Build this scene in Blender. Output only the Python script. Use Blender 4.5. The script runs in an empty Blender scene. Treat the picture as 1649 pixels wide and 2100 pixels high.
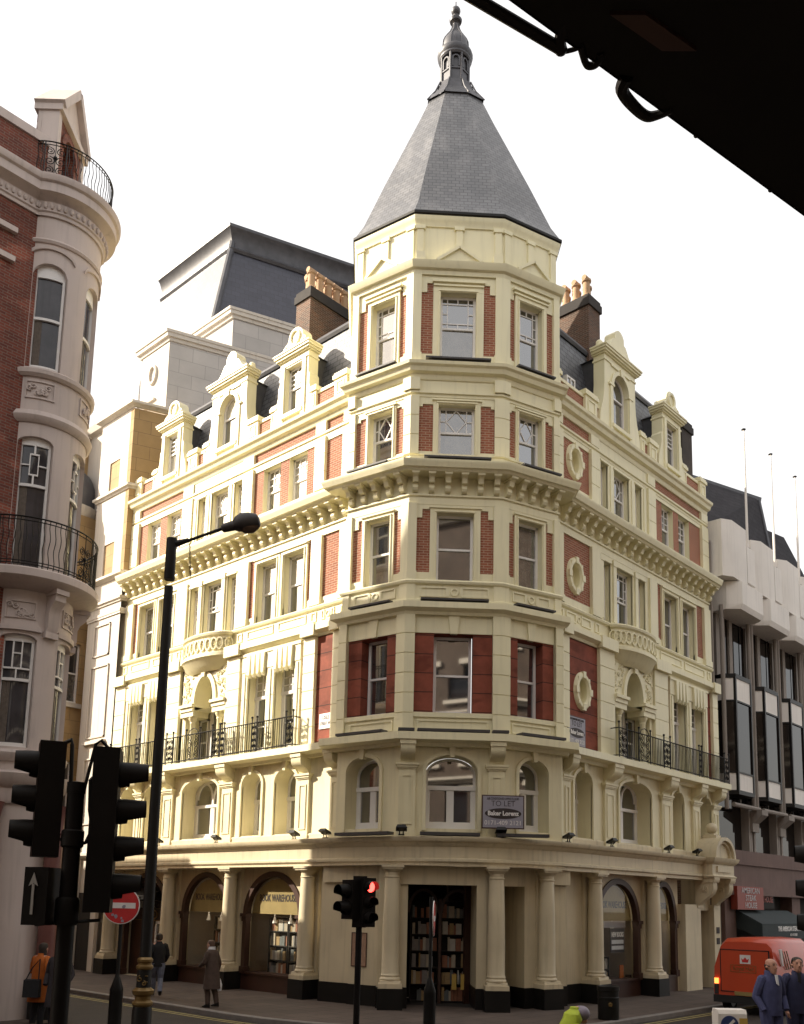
import bpy, bmesh, math, random
from math import sin, cos, pi, radians, sqrt, atan2
from mathutils import Vector, Matrix, noise as mnoise
random.seed(11)
sc = bpy.context.scene
COL = sc.collection

# ---------------------------------------------------------------- camera, sky, sun, exposure
CAM = Vector((-18.35, -15.1, 2.87))
def make_camera():
    yaw, pitch, roll = radians(42.2558), radians(8.7505), radians(1.1377)
    fw = Vector((cos(yaw), sin(yaw), 0)); r = Vector((sin(yaw), -cos(yaw), 0)); u = Vector((0, 0, 1))
    f2 = fw*cos(pitch) + u*sin(pitch); u2 = -fw*sin(pitch) + u*cos(pitch)
    r3 = r*cos(roll) + u2*sin(roll); u3 = -r*sin(roll) + u2*cos(roll)
    cd = bpy.data.cameras.new('camera'); co = bpy.data.objects.new('camera', cd); COL.objects.link(co)
    m = Matrix((r3, u3, -f2)).transposed().to_4x4(); m.translation = CAM
    co.matrix_world = m
    cd.sensor_fit = 'HORIZONTAL'; cd.sensor_width = 36.0
    cd.lens = 1911.76/1649*36.0
    cd.shift_x = -(864.05-824.5)/1649; cd.shift_y = (1557.37-1050.0)/1649
    cd.clip_start = 0.1; cd.clip_end = 2000
    sc.camera = co
make_camera()

SUN_AZ = (-0.64, 0.77); SUN_EL = radians(32)
def make_light():
    w = bpy.data.worlds.new('World'); sc.world = w; w.use_nodes = True
    nt = w.node_tree; nt.nodes.clear()
    out = nt.nodes.new('ShaderNodeOutputWorld'); bg = nt.nodes.new('ShaderNodeBackground')
    sky = nt.nodes.new('ShaderNodeTexSky'); sky.sky_type = 'NISHITA'; sky.sun_disc = False
    sky.sun_elevation = SUN_EL; sky.sun_rotation = atan2(SUN_AZ[0], SUN_AZ[1])
    sky.air_density = 1.0; sky.dust_density = 7.0; sky.ozone_density = 0.6
    mix = nt.nodes.new('ShaderNodeMix'); mix.data_type = 'RGBA'
    mix.inputs[0].default_value = 0.55
    mix.inputs[7].default_value = (7.6, 7.2, 6.6, 1)      # thin bright haze over the blue
    nt.links.new(sky.outputs[0], mix.inputs[6]); nt.links.new(mix.outputs[2], bg.inputs[0])
    bg.inputs[1].default_value = 0.095
    nt.links.new(bg.outputs[0], out.inputs[0])
    ld = bpy.data.lights.new('sun', 'SUN'); lo = bpy.data.objects.new('sun', ld); COL.objects.link(lo)
    ld.energy = 4.0; ld.angle = radians(0.5); ld.color = (1.0, 0.90, 0.74)
    d = Vector((SUN_AZ[0]*cos(SUN_EL), SUN_AZ[1]*cos(SUN_EL), sin(SUN_EL)))
    lo.rotation_euler = d.to_track_quat('Z', 'Y').to_euler(); lo.location = (-30, 40, 60)
make_light()
sc.view_settings.view_transform = 'Standard'; sc.view_settings.look = 'None'
sc.view_settings.exposure = 1.35; sc.view_settings.gamma = 1.0
sc.render.engine = 'CYCLES'
sc.cycles.max_bounces = 8; sc.cycles.diffuse_bounces = 4; sc.cycles.transparent_max_bounces = 12

# ---------------------------------------------------------------- materials
MATS = {}
def mat(name, col, rough=.6, var=.10, scale=1.3, streak=0., bump=0., spec=.5, metal=0., bscale=60., emit=None, ior=None):
    m = bpy.data.materials.new(name); m.use_nodes = True; MATS[name] = m
    nt = m.node_tree; N = nt.nodes; Lk = nt.links; b = N['Principled BSDF']
    b.inputs['Roughness'].default_value = rough; b.inputs['Metallic'].default_value = metal
    b.inputs['Specular IOR Level'].default_value = spec
    if ior: b.inputs['IOR'].default_value = ior
    if emit:
        b.inputs['Emission Color'].default_value = (*emit[0], 1); b.inputs['Emission Strength'].default_value = emit[1]
    geo = N.new('ShaderNodeNewGeometry')
    n1 = N.new('ShaderNodeTexNoise'); n1.inputs['Scale'].default_value = scale; n1.inputs['Detail'].default_value = 6
    Lk.new(geo.outputs['Position'], n1.inputs['Vector'])
    mr = N.new('ShaderNodeMapRange'); mr.inputs[1].default_value = .25; mr.inputs[2].default_value = .75
    mr.inputs[3].default_value = 1-var; mr.inputs[4].default_value = 1+var*.6
    Lk.new(n1.outputs[0], mr.inputs[0]); fac = mr.outputs[0]
    if streak:
        mp = N.new('ShaderNodeMapping'); mp.inputs['Scale'].default_value = (5, 5, .35)
        Lk.new(geo.outputs['Position'], mp.inputs[0])
        n2 = N.new('ShaderNodeTexNoise'); n2.inputs['Scale'].default_value = 1.5; n2.inputs['Detail'].default_value = 5
        Lk.new(mp.outputs[0], n2.inputs['Vector'])
        m2 = N.new('ShaderNodeMapRange'); m2.inputs[1].default_value = .52; m2.inputs[2].default_value = .8
        m2.inputs[3].default_value = 1; m2.inputs[4].default_value = 1-streak
        Lk.new(n2.outputs[0], m2.inputs[0])
        mm = N.new('ShaderNodeMath'); mm.operation = 'MULTIPLY'; Lk.new(fac, mm.inputs[0]); Lk.new(m2.outputs[0], mm.inputs[1]); fac = mm.outputs[0]
    vm = N.new('ShaderNodeVectorMath'); vm.operation = 'SCALE'; vm.inputs[0].default_value = col
    Lk.new(fac, vm.inputs['Scale']); Lk.new(vm.outputs[0], b.inputs['Base Color'])
    if bump:
        n3 = N.new('ShaderNodeTexNoise'); n3.inputs['Scale'].default_value = bscale; n3.inputs['Detail'].default_value = 4
        Lk.new(geo.outputs['Position'], n3.inputs['Vector'])
        bp = N.new('ShaderNodeBump'); bp.inputs['Strength'].default_value = bump; bp.inputs['Distance'].default_value = .02
        Lk.new(n3.outputs[0], bp.inputs['Height']); Lk.new(bp.outputs[0], b.inputs['Normal'])
    return m
def brick(name, c1, c2, mortar, bw=.225, bh=.075, ms=.010, rough=.8, var=.25, off=.5, bump=.25, streak=0., vscale=.8, spec=.3, patch=None):
    m = bpy.data.materials.new(name); m.use_nodes = True; MATS[name] = m
    nt = m.node_tree; N = nt.nodes; Lk = nt.links; b = N['Principled BSDF']
    b.inputs['Roughness'].default_value = rough; b.inputs['Specular IOR Level'].default_value = spec
    uv = N.new('ShaderNodeUVMap'); uv.uv_map = 'uv'
    t = N.new('ShaderNodeTexBrick'); t.offset = off; t.inputs['Scale'].default_value = 1
    t.inputs['Brick Width'].default_value = bw; t.inputs['Row Height'].default_value = bh
    t.inputs['Mortar Size'].default_value = ms; t.inputs['Mortar Smooth'].default_value = .15; t.inputs['Bias'].default_value = -.1
    t.inputs['Color1'].default_value = (*c1, 1); t.inputs['Color2'].default_value = (*c2, 1); t.inputs['Mortar'].default_value = (*mortar, 1)
    Lk.new(uv.outputs[0], t.inputs['Vector'])
    geo = N.new('ShaderNodeNewGeometry')
    n1 = N.new('ShaderNodeTexNoise'); n1.inputs['Scale'].default_value = vscale; n1.inputs['Detail'].default_value = 7; n1.inputs['Roughness'].default_value = .65
    Lk.new(geo.outputs['Position'], n1.inputs['Vector'])
    mr = N.new('ShaderNodeMapRange'); mr.inputs[1].default_value = .25; mr.inputs[2].default_value = .75
    mr.inputs[3].default_value = 1-var; mr.inputs[4].default_value = 1+var*.7
    Lk.new(n1.outputs[0], mr.inputs[0])
    col = t.outputs['Color']
    if streak:
        mp = N.new('ShaderNodeMapping'); mp.inputs['Scale'].default_value = (2.2, 2.2, .12); Lk.new(geo.outputs['Position'], mp.inputs[0])
        n5 = N.new('ShaderNodeTexNoise'); n5.inputs['Scale'].default_value = 1.2; n5.inputs['Detail'].default_value = 5; Lk.new(mp.outputs[0], n5.inputs['Vector'])
        m5 = N.new('ShaderNodeMapRange'); m5.inputs[1].default_value = .52; m5.inputs[2].default_value = .78; m5.inputs[4].default_value = streak; Lk.new(n5.outputs[0], m5.inputs[0])
        mx5 = N.new('ShaderNodeMix'); mx5.data_type = 'RGBA'; Lk.new(m5.outputs[0], mx5.inputs[0]); Lk.new(col, mx5.inputs[6]); mx5.inputs[7].default_value = (.34, .33, .33, 1); col = mx5.outputs[2]
    if patch:
        n4 = N.new('ShaderNodeTexNoise'); n4.inputs['Scale'].default_value = .9; n4.inputs['Detail'].default_value = 3
        mp = N.new('ShaderNodeMapping'); mp.inputs['Scale'].default_value = (1, 1, 2.2); Lk.new(geo.outputs['Position'], mp.inputs[0]); Lk.new(mp.outputs[0], n4.inputs['Vector'])
        m4 = N.new('ShaderNodeMapRange'); m4.inputs[1].default_value = .56; m4.inputs[2].default_value = .62; Lk.new(n4.outputs[0], m4.inputs[0])
        mx = N.new('ShaderNodeMix'); mx.data_type = 'RGBA'; mx.blend_type = 'MULTIPLY'; Lk.new(m4.outputs[0], mx.inputs[0]); Lk.new(col, mx.inputs[6])
        mx.inputs[7].default_value = (*patch, 1); col = mx.outputs[2]
    vm = N.new('ShaderNodeVectorMath'); vm.operation = 'SCALE'; Lk.new(col, vm.inputs[0]); Lk.new(mr.outputs[0], vm.inputs['Scale'])
    Lk.new(vm.outputs[0], b.inputs['Base Color'])
    bp = N.new('ShaderNodeBump'); bp.inputs['Strength'].default_value = bump; bp.inputs['Distance'].default_value = .008; bp.invert = True
    Lk.new(t.outputs['Fac'], bp.inputs['Height']); Lk.new(bp.outputs[0], b.inputs['Normal'])
    return m
def clear_glass(name, tint=(.97, .98, .97)):
    m = bpy.data.materials.new(name); m.use_nodes = True; MATS[name] = m
    nt = m.node_tree; N = nt.nodes; Lk = nt.links; N.remove(N['Principled BSDF'])
    tr = N.new('ShaderNodeBsdfTransparent'); tr.inputs[0].default_value = (*tint, 1)
    gl = N.new('ShaderNodeBsdfGlossy'); gl.inputs['Roughness'].default_value = .02; gl.inputs[0].default_value = (.9, .9, .9, 1)
    fr = N.new('ShaderNodeFresnel'); fr.inputs[0].default_value = 1.5
    gb = N.new('ShaderNodeNewGeometry'); sb = N.new('ShaderNodeMath'); sb.operation = 'SUBTRACT'; sb.inputs[0].default_value = 1; Lk.new(gb.outputs['Backfacing'], sb.inputs[1])
    ml = N.new('ShaderNodeMath'); ml.operation = 'MULTIPLY'; Lk.new(fr.outputs[0], ml.inputs[0]); Lk.new(sb.outputs[0], ml.inputs[1])
    mx = N.new('ShaderNodeMixShader'); Lk.new(ml.outputs[0], mx.inputs[0]); Lk.new(tr.outputs[0], mx.inputs[1]); Lk.new(gl.outputs[0], mx.inputs[2])
    Lk.new(mx.outputs[0], N['Material Output'].inputs[0]); return m

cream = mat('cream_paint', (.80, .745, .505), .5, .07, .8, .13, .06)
creamshademid = mat('cream_paint_mezzanine_shade', (.74, .675, .45), .5, .09, .9, .18, .06)  # same cream, slightly darkened: mezzanine shade put into the colour
creamshadelow = mat('cream_paint_street_shade', (.60, .515, .35), .5, .14, .9, .28, .06)  # same cream again, with the shade of the street put into its colour
redbrick = brick('red_brick', (.34, .115, .065), (.25, .078, .046), (.42, .29, .20), .23, .075, .011, var=.25)
redpaint = brick('red_painted_ashlar', (.24, .066, .04), (.20, .055, .034), (.07, .026, .018), 40, .54, .016, var=.38, vscale=1.9, patch=(.72, .68, .66))
slate = brick('slate', (.125, .13, .145), (.08, .084, .098), (.018, .018, .02), .34, .21, .018, rough=.5, var=.25, bump=.5, spec=.6, vscale=.6)
slatepale = brick('slate_pale', (.125, .126, .134), (.078, .08, .09), (.018, .018, .02), .24, .15, .012, rough=.38, var=.3, bump=.5, spec=.85, vscale=.7, streak=.30)
slatedark = brick('slate_dark', (.040, .037, .042), (.03, .028, .033), (.015, .014, .015), .42, .26, .010, rough=.75, var=.25, bump=.4, spec=.15)
slateblue = brick('slate_blue', (.055, .057, .080), (.045, .047, .066), (.03, .03, .04), .42, .26, .010, rough=.46, var=.2, bump=.35, spec=.55)
lead = mat('lead', (.075, .075, .085), .45, .3, 3, .2, .1, .6, .25)
terra = mat('terracotta', (.45, .29, .17), .8, .2, 4, 0, .1)
stockbrick = brick('stock_brick', (.13, .06, .035), (.065, .04, .03), (.17, .13, .10), .23, .075, .012, var=.45)
sootbrick = brick('sooty_brick', (.06, .045, .035), (.045, .035, .03), (.05, .04, .035), .23, .075, .012, var=.4)
addedlight = mat('added_shop_light', (.8, .75, .65), .5, 0, 1, emit=((1, .80, .56), 1.7))  # glow added to brighten the dark shop windows
white = mat('white_paint', (.78, .76, .74), .4, .06, 2)
glass = mat('window_glass', (.026, .028, .032), .03, .35, .9, 0, 0, 1.0, ior=2.2)
bayglass = mat('old_bay_glass', (.05, .048, .055), .04, .4, 2.2, .3, 0, .5, ior=1.5)
skyglass = mat('window_glass_painted_sky', (.40, .385, .35), .04, .25, 1.1, .2, 0, 1.0, ior=2.0)  # pale base colour paints a bright sky reflection into the pane
curtainglass = mat('window_glass_over_curtain', (.12, .11, .095), .04, .5, 5, .5, 0, 1.0, ior=2.0)
shopglass = clear_glass('shop_glass')
iron = mat('black_iron', (.012, .011, .010), .5, .2, 6, spec=.25)
blackgloss = mat('black_plinth', (.010, .009, .008), .45, .3, 2, spec=.25)
sigblack = mat('signal_black', (.007, .0055, .005), .55, .3, 4, spec=.18)
darkwood = mat('brown_wood', (.052, .022, .014), .45, .25, 2, 0, .1)
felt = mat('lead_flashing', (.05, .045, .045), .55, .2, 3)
stone = mat('portland_stone', (.60, .55, .48), .75, .10, .5, .25, .12)
stonegrey = brick('grey_ashlar', (.50, .475, .45), (.43, .41, .39), (.34, .32, .31), 1.1, .62, .012, rough=.8, var=.12, bump=.2)
oppb = brick('dark_stock_brick', (.11, .075, .055), (.08, .055, .042), (.12, .10, .085), .23, .075, .011, var=.4)
tan = brick('tan_ashlar', (.40, .27, .13), (.35, .235, .11), (.24, .165, .09), 1.0, .55, .012, rough=.8, var=.22, bump=.2)
baypaint = mat('pink_grey_stucco', (.56, .475, .435), .6, .10, .8, .22, .12)
baybrick = brick('orange_red_brick', (.21, .055, .035), (.12, .034, .026), (.19, .13, .10), .23, .076, .010, var=.4, patch=(1.5, 1.5, 1.45))
concrete = mat('pale_concrete', (.80, .755, .70), .8, .08, .8, .14, .10)
concgrey = mat('grey_concrete', (.27, .235, .205), .8, .14, 1.0, .3, .1)
purple = mat('purple_brown_render', (.15, .09, .075), .75, .18, 1.2, .3, .1)
darkglass = mat('dark_tinted_glass', (.012, .009, .008), .05, .3, 1, 0, 0, .35)
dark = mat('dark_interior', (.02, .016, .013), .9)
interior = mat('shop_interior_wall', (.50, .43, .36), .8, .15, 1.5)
asphalt = mat('asphalt', (.042, .034, .029), .8, .25, 1.2, 0, .5, .3, bscale=90)
flag = brick('paving_flags', (.105, .080, .066), (.082, .063, .052), (.035, .027, .022), .75, .6, .012, rough=.75, var=.28, bump=.2)
kerbm = mat('granite_kerb', (.19, .17, .155), .7, .2, 4)
yellowline = mat('yellow_road_paint', (.30, .25, .09), .7, .3, 6)
whiteline = mat('white_road_paint', (.6, .58, .54), .7, .25, 6)
signred = mat('sign_red', (.52, .03, .03), .45, .15, 6)
signwhite = mat('sign_white', (.75, .72, .70), .45, .08, 6)
boardgrey = mat('board_grey', (.29, .28, .33), .5, .08, 4)
boardbrown = mat('board_brown', (.06, .025, .018), .5)
ink = mat('sign_ink', (.03, .02, .02), .6)
gold = mat('gold_paint', (.20, .125, .04), .35, .1, 5, 0, 0, .5, .4)
yellow = mat('yellow_board', (.30, .215, .075), .6, .15, 3)
steakred = mat('sign_dull_red', (.24, .035, .02), .5, .12, 4)
green = mat('green_canvas', (.022, .032, .034), .75, .15, 3, 0, .1)
vanred = mat('van_red', (.48, .055, .018), .3, .06, 2, 0, 0, .5)
tyre = mat('tyre_rubber', (.012, .012, .012), .8)
chrome = mat('dull_metal', (.45, .44, .43), .35, .1, 4, 0, 0, .5, .7)
skin = mat('skin', (.50, .26, .18), .55, .08, 20)
hairm = mat('dark_hair', (.03, .02, .014), .7, .2, 40)
overall = mat('blue_overalls', (.060, .068, .16), .85, .25, 9, 0, .3, bscale=30)
overalld = mat('navy_overalls', (.032, .036, .085), .85, .25, 9, 0, .3, bscale=30)
blackcloth = mat('black_cloth', (.012, .012, .014), .85, .3, 9, 0, .2, bscale=30)
browncoat = mat('brown_wool', (.075, .048, .036), .9, .25, 9, 0, .3, bscale=40)
denim = mat('pale_denim', (.13, .145, .20), .85, .25, 12)
orange = mat('orange_cloth', (.45, .11, .010), .8, .2, 9, 0, .3, bscale=30)
greycloth = mat('dark_grey_cloth', (.04, .034, .038), .9, .3, 9, 0, .3, bscale=30)
lime = mat('lime_jacket', (.42, .52, .035), .7, .2, 9)
lilac = mat('lilac_grey', (.22, .19, .24), .5, .15, 8)
bagwhite = mat('white_polythene', (.68, .68, .70), .4, .1, 9)
redlamp = mat('lit_red_lamp', (.5, .02, .01), .4, 0, 1, emit=((1, .04, .03), 4.0))
amberlens = mat('amber_lens', (.6, .16, .02), .3, 0, 1)
taillit = mat('lit_tail_lamp', (.6, .1, .02), .3, 0, 1, emit=((1, .25, .05), 1.4))
bluepaint = mat('blue_sign', (.03, .05, .16), .5, .1, 6)
bollyellow = mat('bollard_yellow', (.55, .36, .08), .5, .1, 6)
BK = [mat('book_cover_cloth_%s' % n, c, .6, .15, 9) for n, c in (('cream', (.40, .34, .26)), ('rust', (.27, .11, .06)), ('ochre', (.33, .22, .10)), ('grey', (.24, .22, .21)), ('teal', (.12, .13, .13)), ('white', (.46, .43, .38)))]

# ---------------------------------------------------------------- mesh helpers
WLOC = {}
class Fr:
    def __init__(s, o, S, N):
        s.o = Vector((o[0], o[1], 0)); s.S = Vector((S[0], S[1], 0)).normalized(); s.N = Vector((N[0], N[1], 0)).normalized()
    def p(s, a, d, z): return s.o + s.S*a + s.N*d + Vector((0, 0, z))
def fr2(P, Q):                           # frame along P->Q, outward on the right-hand side (dy,-dx)
    d = Vector((Q[0]-P[0], Q[1]-P[1])); d.normalize(); return Fr(P, d, (d.y, -d.x))
UP = Vector((0, 0, 1))
class MB:
    def __init__(s): s.v = []; s.f = []
    def face(s, pts):
        i = len(s.v); s.v += [Vector(p) for p in pts]; s.f.append(list(range(i, i+len(pts))))
    def hexa(s, a, b):                   # a,b : two loops of equal length, joined and capped
        n = len(a); i = len(s.v); s.v += [Vector(p) for p in a]+[Vector(p) for p in b]
        s.f.append([i+k for k in range(n)][::-1]); s.f.append([i+n+k for k in range(n)])
        for k in range(n): s.f.append([i+k, i+(k+1) % n, i+n+(k+1) % n, i+n+k])
    def box(s, fr, s0, s1, d0, d1, z0, z1):
        q = lambda z: [fr.p(s0, d0, z), fr.p(s1, d0, z), fr.p(s1, d1, z), fr.p(s0, d1, z)]
        s.hexa(q(z0), q(z1))
    def abox(s, x0, x1, y0, y1, z0, z1): s.box(WF, x0, x1, y0, y1, z0, z1)
    def prof(s, fr, s0, s1, poly): s.hexa([fr.p(s0, d, z) for d, z in poly], [fr.p(s1, d, z) for d, z in poly])
    def plate(s, fr, poly, d0, d1): s.hexa([fr.p(a, d0, z) for a, z in poly], [fr.p(a, d1, z) for a, z in poly])
    def bar(s, fr, a0, z0, a1, z1, w, d0, d1):
        l = sqrt((a1-a0)**2+(z1-z0)**2) or 1; nx, nz = -(z1-z0)/l*w/2, (a1-a0)/l*w/2
        s.plate(fr, [(a0+nx, z0+nz), (a1+nx, z1+nz), (a1-nx, z1-nz), (a0-nx, z0-nz)], d0, d1)
    def grid(s, rows, closed=False, cap=False):
        n = len(rows[0]); i = len(s.v)
        for r in rows: s.v += [Vector(p) for p in r]
        for k in range(len(rows)-1):
            for j in range(n if closed else n-1):
                a = i+k*n+j; b = i+k*n+(j+1) % n; s.f.append([a, b, b+n, a+n])
        if cap:
            s.f.append([i+j for j in range(n)][::-1]); k = i+(len(rows)-1)*n; s.f.append([k+j for j in range(n)])
    def sweep(s, path, prof, closed=False, cap=True):
        P = [Vector((p[0], p[1])) for p in path]; n = len(P); offs = []
        def nrm(a, b):
            d = (b-a).normalized(); return Vector((d.y, -d.x))
        for i in range(n):
            a = nrm(P[i-1], P[i]) if (i or closed) else None
            b = nrm(P[i], P[(i+1) % n]) if (i < n-1 or closed) else None
            a = a or b; b = b or a
            k = max(1+a.dot(b), .35); offs.append((a+b)/k)
        rows = [[(P[i].x+offs[i].x*d, P[i].y+offs[i].y*d, z) for d, z in prof] for i in range(n)]
        if closed: rows.append(rows[0])
        s.grid(rows, True, cap and not closed)
    def lathe(s, c, prof, n=20, sx=1, sy=1, a0=0, a1=2*pi):
        full = abs(a1-a0-2*pi) < 1e-6; m = n if full else n+1
        rows = [[(c[0]+r*sx*cos(a0+(a1-a0)*k/n), c[1]+r*sy*sin(a0+(a1-a0)*k/n), c[2]+z) for k in range(m)] for r, z in prof]
        s.grid(rows, full, full)
    def tube(s, pts, r, n=6, r2=None):
        P = [Vector(p) for p in pts]; rows = []; last = None
        for i, p in enumerate(P):
            t = (P[min(i+1, len(P)-1)]-P[max(i-1, 0)]).normalized()
            if last is None: last = Vector((0, 0, 1)) if abs(t.z) < .9 else Vector((1, 0, 0))
            u = t.cross(last)
            u = u.normalized() if u.length > 1e-4 else t.orthogonal().normalized()
            w = u.cross(t); last = w
            rr = r[i] if isinstance(r, (list, tuple)) else (r if r2 is None else r+(r2-r)*i/(len(P)-1))
            rows.append([p+(u*cos(2*pi*k/n)+w*sin(2*pi*k/n))*rr for k in range(n)])
        s.grid(rows, True, True)
    def ell(s, fr, a, z, rx, rz, prof, n=24):     # ring: prof list of (radial offset, d) around an ellipse
        rows = []
        for k in range(n):
            t = 2*pi*k/n; rows.append([fr.p(a+(rx+o)*cos(t), d, z+(rz+o)*sin(t)) for o, d in prof])
        rows.append(rows[0]); s.grid(rows, False)
    def sphere(s, c, r, n=12, sx=1, sy=1, sz=1):
        s.lathe(c, [(max(r*sin(pi*k/n), .001)*1, -r*cos(pi*k/n)*sz) for k in range(n+1)], n*2, sx, sy)
    def build(s, name, m, parent=None, loc=None, smooth=32):
        me = bpy.data.meshes.new(name)
        o = bpy.data.objects.new(name, me); COL.objects.link(o)
        base = Vector((0, 0, 0))
        if parent is not None:
            o.parent = parent; base = WLOC[parent]; WLOC[o] = base
        else:
            base = Vector(loc) if loc is not None else base
            o.location = base; WLOC[o] = base
        me.from_pydata([tuple(v-base) for v in s.v], [], s.f)
        bm = bmesh.new(); bm.from_mesh(me)
        bmesh.ops.remove_doubles(bm, verts=bm.verts, dist=2e-4)
        bmesh.ops.recalc_face_normals(bm, faces=bm.faces)
        uv = bm.loops.layers.uv.new('uv')
        for f in bm.faces:
            nn = f.normal
            if abs(nn.z) > .93: tu, tv = Vector((1, 0, 0)), Vector((0, 1, 0))
            else:
                tu = Vector((-nn.y, nn.x, 0)).normalized(); tv = nn.cross(tu)
            for l in f.loops:
                p = l.vert.co+base; l[uv].uv = (tu.dot(p), tv.dot(p))
        for f in bm.faces: f.smooth = False
        for e in bm.edges:
            a = e.calc_face_angle(9) if len(e.link_faces) == 2 and e.is_contiguous else 9
            if a > radians(smooth): e.smooth = False
            elif a > .01:
                for f in e.link_faces: f.smooth = True
        bm.to_mesh(me); bm.free()
        for q in (m if isinstance(m, (list, tuple)) else [m]): me.materials.append(q)
        return o
WF = Fr((0, 0), (1, 0), (0, 1))
def tag(o, label=None, cat=None, group=None, kind=None):
    if label: o['label'] = label
    if cat: o['category'] = cat
    if group: o['group'] = group
    if kind: o['kind'] = kind
    return o
def thing(name, label, cat, loc=(0, 0, 0), group=None):
    o = bpy.data.objects.new(name, None); COL.objects.link(o); o.location = loc; WLOC[o] = Vector(loc); o.empty_display_size = .3
    return tag(o, label, cat, group)
def dup(o, delta, parent=None, rotz=None):        # a copy of a thing or part with copies of its children
    c = o.copy(); COL.objects.link(c)
    if parent is not None: c.parent = parent
    if delta is not None: c.location = Vector(o.location)+Vector(delta)
    if rotz is not None: c.rotation_euler = (0, 0, rotz)
    for ch in list(o.children): dup(ch, None, c)
    return c
def text(body, size, fr, a, z, d, m, parent, name='lettering', xs=1., align='CENTER', bold=0., ext=.004):
    cu = bpy.data.curves.new('t', 'FONT'); cu.body = body; cu.size = size; cu.align_x = align; cu.align_y = 'CENTER'
    cu.extrude = ext; cu.offset = bold; cu.resolution_u = 3
    o = bpy.data.objects.new('t', cu); COL.objects.link(o)
    dg = bpy.context.evaluated_depsgraph_get(); me = bpy.data.meshes.new_from_object(o.evaluated_get(dg))
    bpy.data.objects.remove(o); bpy.data.curves.remove(cu)
    R = UP.cross(fr.N); q = fr.p(a, d, z)-WLOC[parent]
    for v in me.vertices:
        c = v.co.copy(); v.co = q+R*(c.x*xs)+UP*c.y+fr.N*c.z
    me.materials.clear(); me.materials.append(m); me.name = name
    t = bpy.data.objects.new(name, me); COL.objects.link(t); t.parent = parent; WLOC[t] = WLOC[parent]
    return t
def build_split(name, mb, m, parent, gap=.012):
    # one part per touching group of pieces
    n = len(mb.v); par = list(range(n))
    def find(i):
        while par[i] != i: par[i] = par[par[i]]; i = par[i]
        return i
    for f in mb.f:
        r = find(f[0])
        for k in f[1:]: par[find(k)] = r
    comp = {}
    for fi, f in enumerate(mb.f): comp.setdefault(find(f[0]), []).append(fi)
    cs = list(comp.values()); bb = []
    for c in cs:
        P = [mb.v[i] for fi in c for i in mb.f[fi]]
        # bounding box in axes turned 45 degrees as well, so facets do not merge across corners
        A = [(p.x, p.y, p.z, p.x+p.y, p.x-p.y) for p in P]
        bb.append([(min(a[k] for a in A)-gap, max(a[k] for a in A)+gap) for k in range(5)])
    g = list(range(len(cs)))
    def fg(i):
        while g[i] != i: g[i] = g[g[i]]; i = g[i]
        return i
    for i in range(len(cs)):
        for j in range(i):
            if all(bb[i][k][0] <= bb[j][k][1] and bb[j][k][0] <= bb[i][k][1] for k in range(5)): g[fg(i)] = fg(j)
    groups = {}
    for i in range(len(cs)): groups.setdefault(fg(i), []).extend(cs[i])
    out = []
    for fs in groups.values():
        q = MB()
        for fi in fs: q.face([mb.v[k] for k in mb.f[fi]])
        out.append(q.build(name, m, parent))
    return out
def arcz(op, s):
    a, b, zb, zs, zt = op; c, h = (a+b)/2, (b-a)/2
    return zs+(zt-zs)*sqrt(max(0, 1-((s-c)/h)**2))
def arcpts(a, b, zs, zt, n=12):
    c, h = (a+b)/2, (b-a)/2
    return [(c-h*cos(pi*k/n), zs+(zt-zs)*sin(pi*k/n)) for k in range(n+1)]
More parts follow.
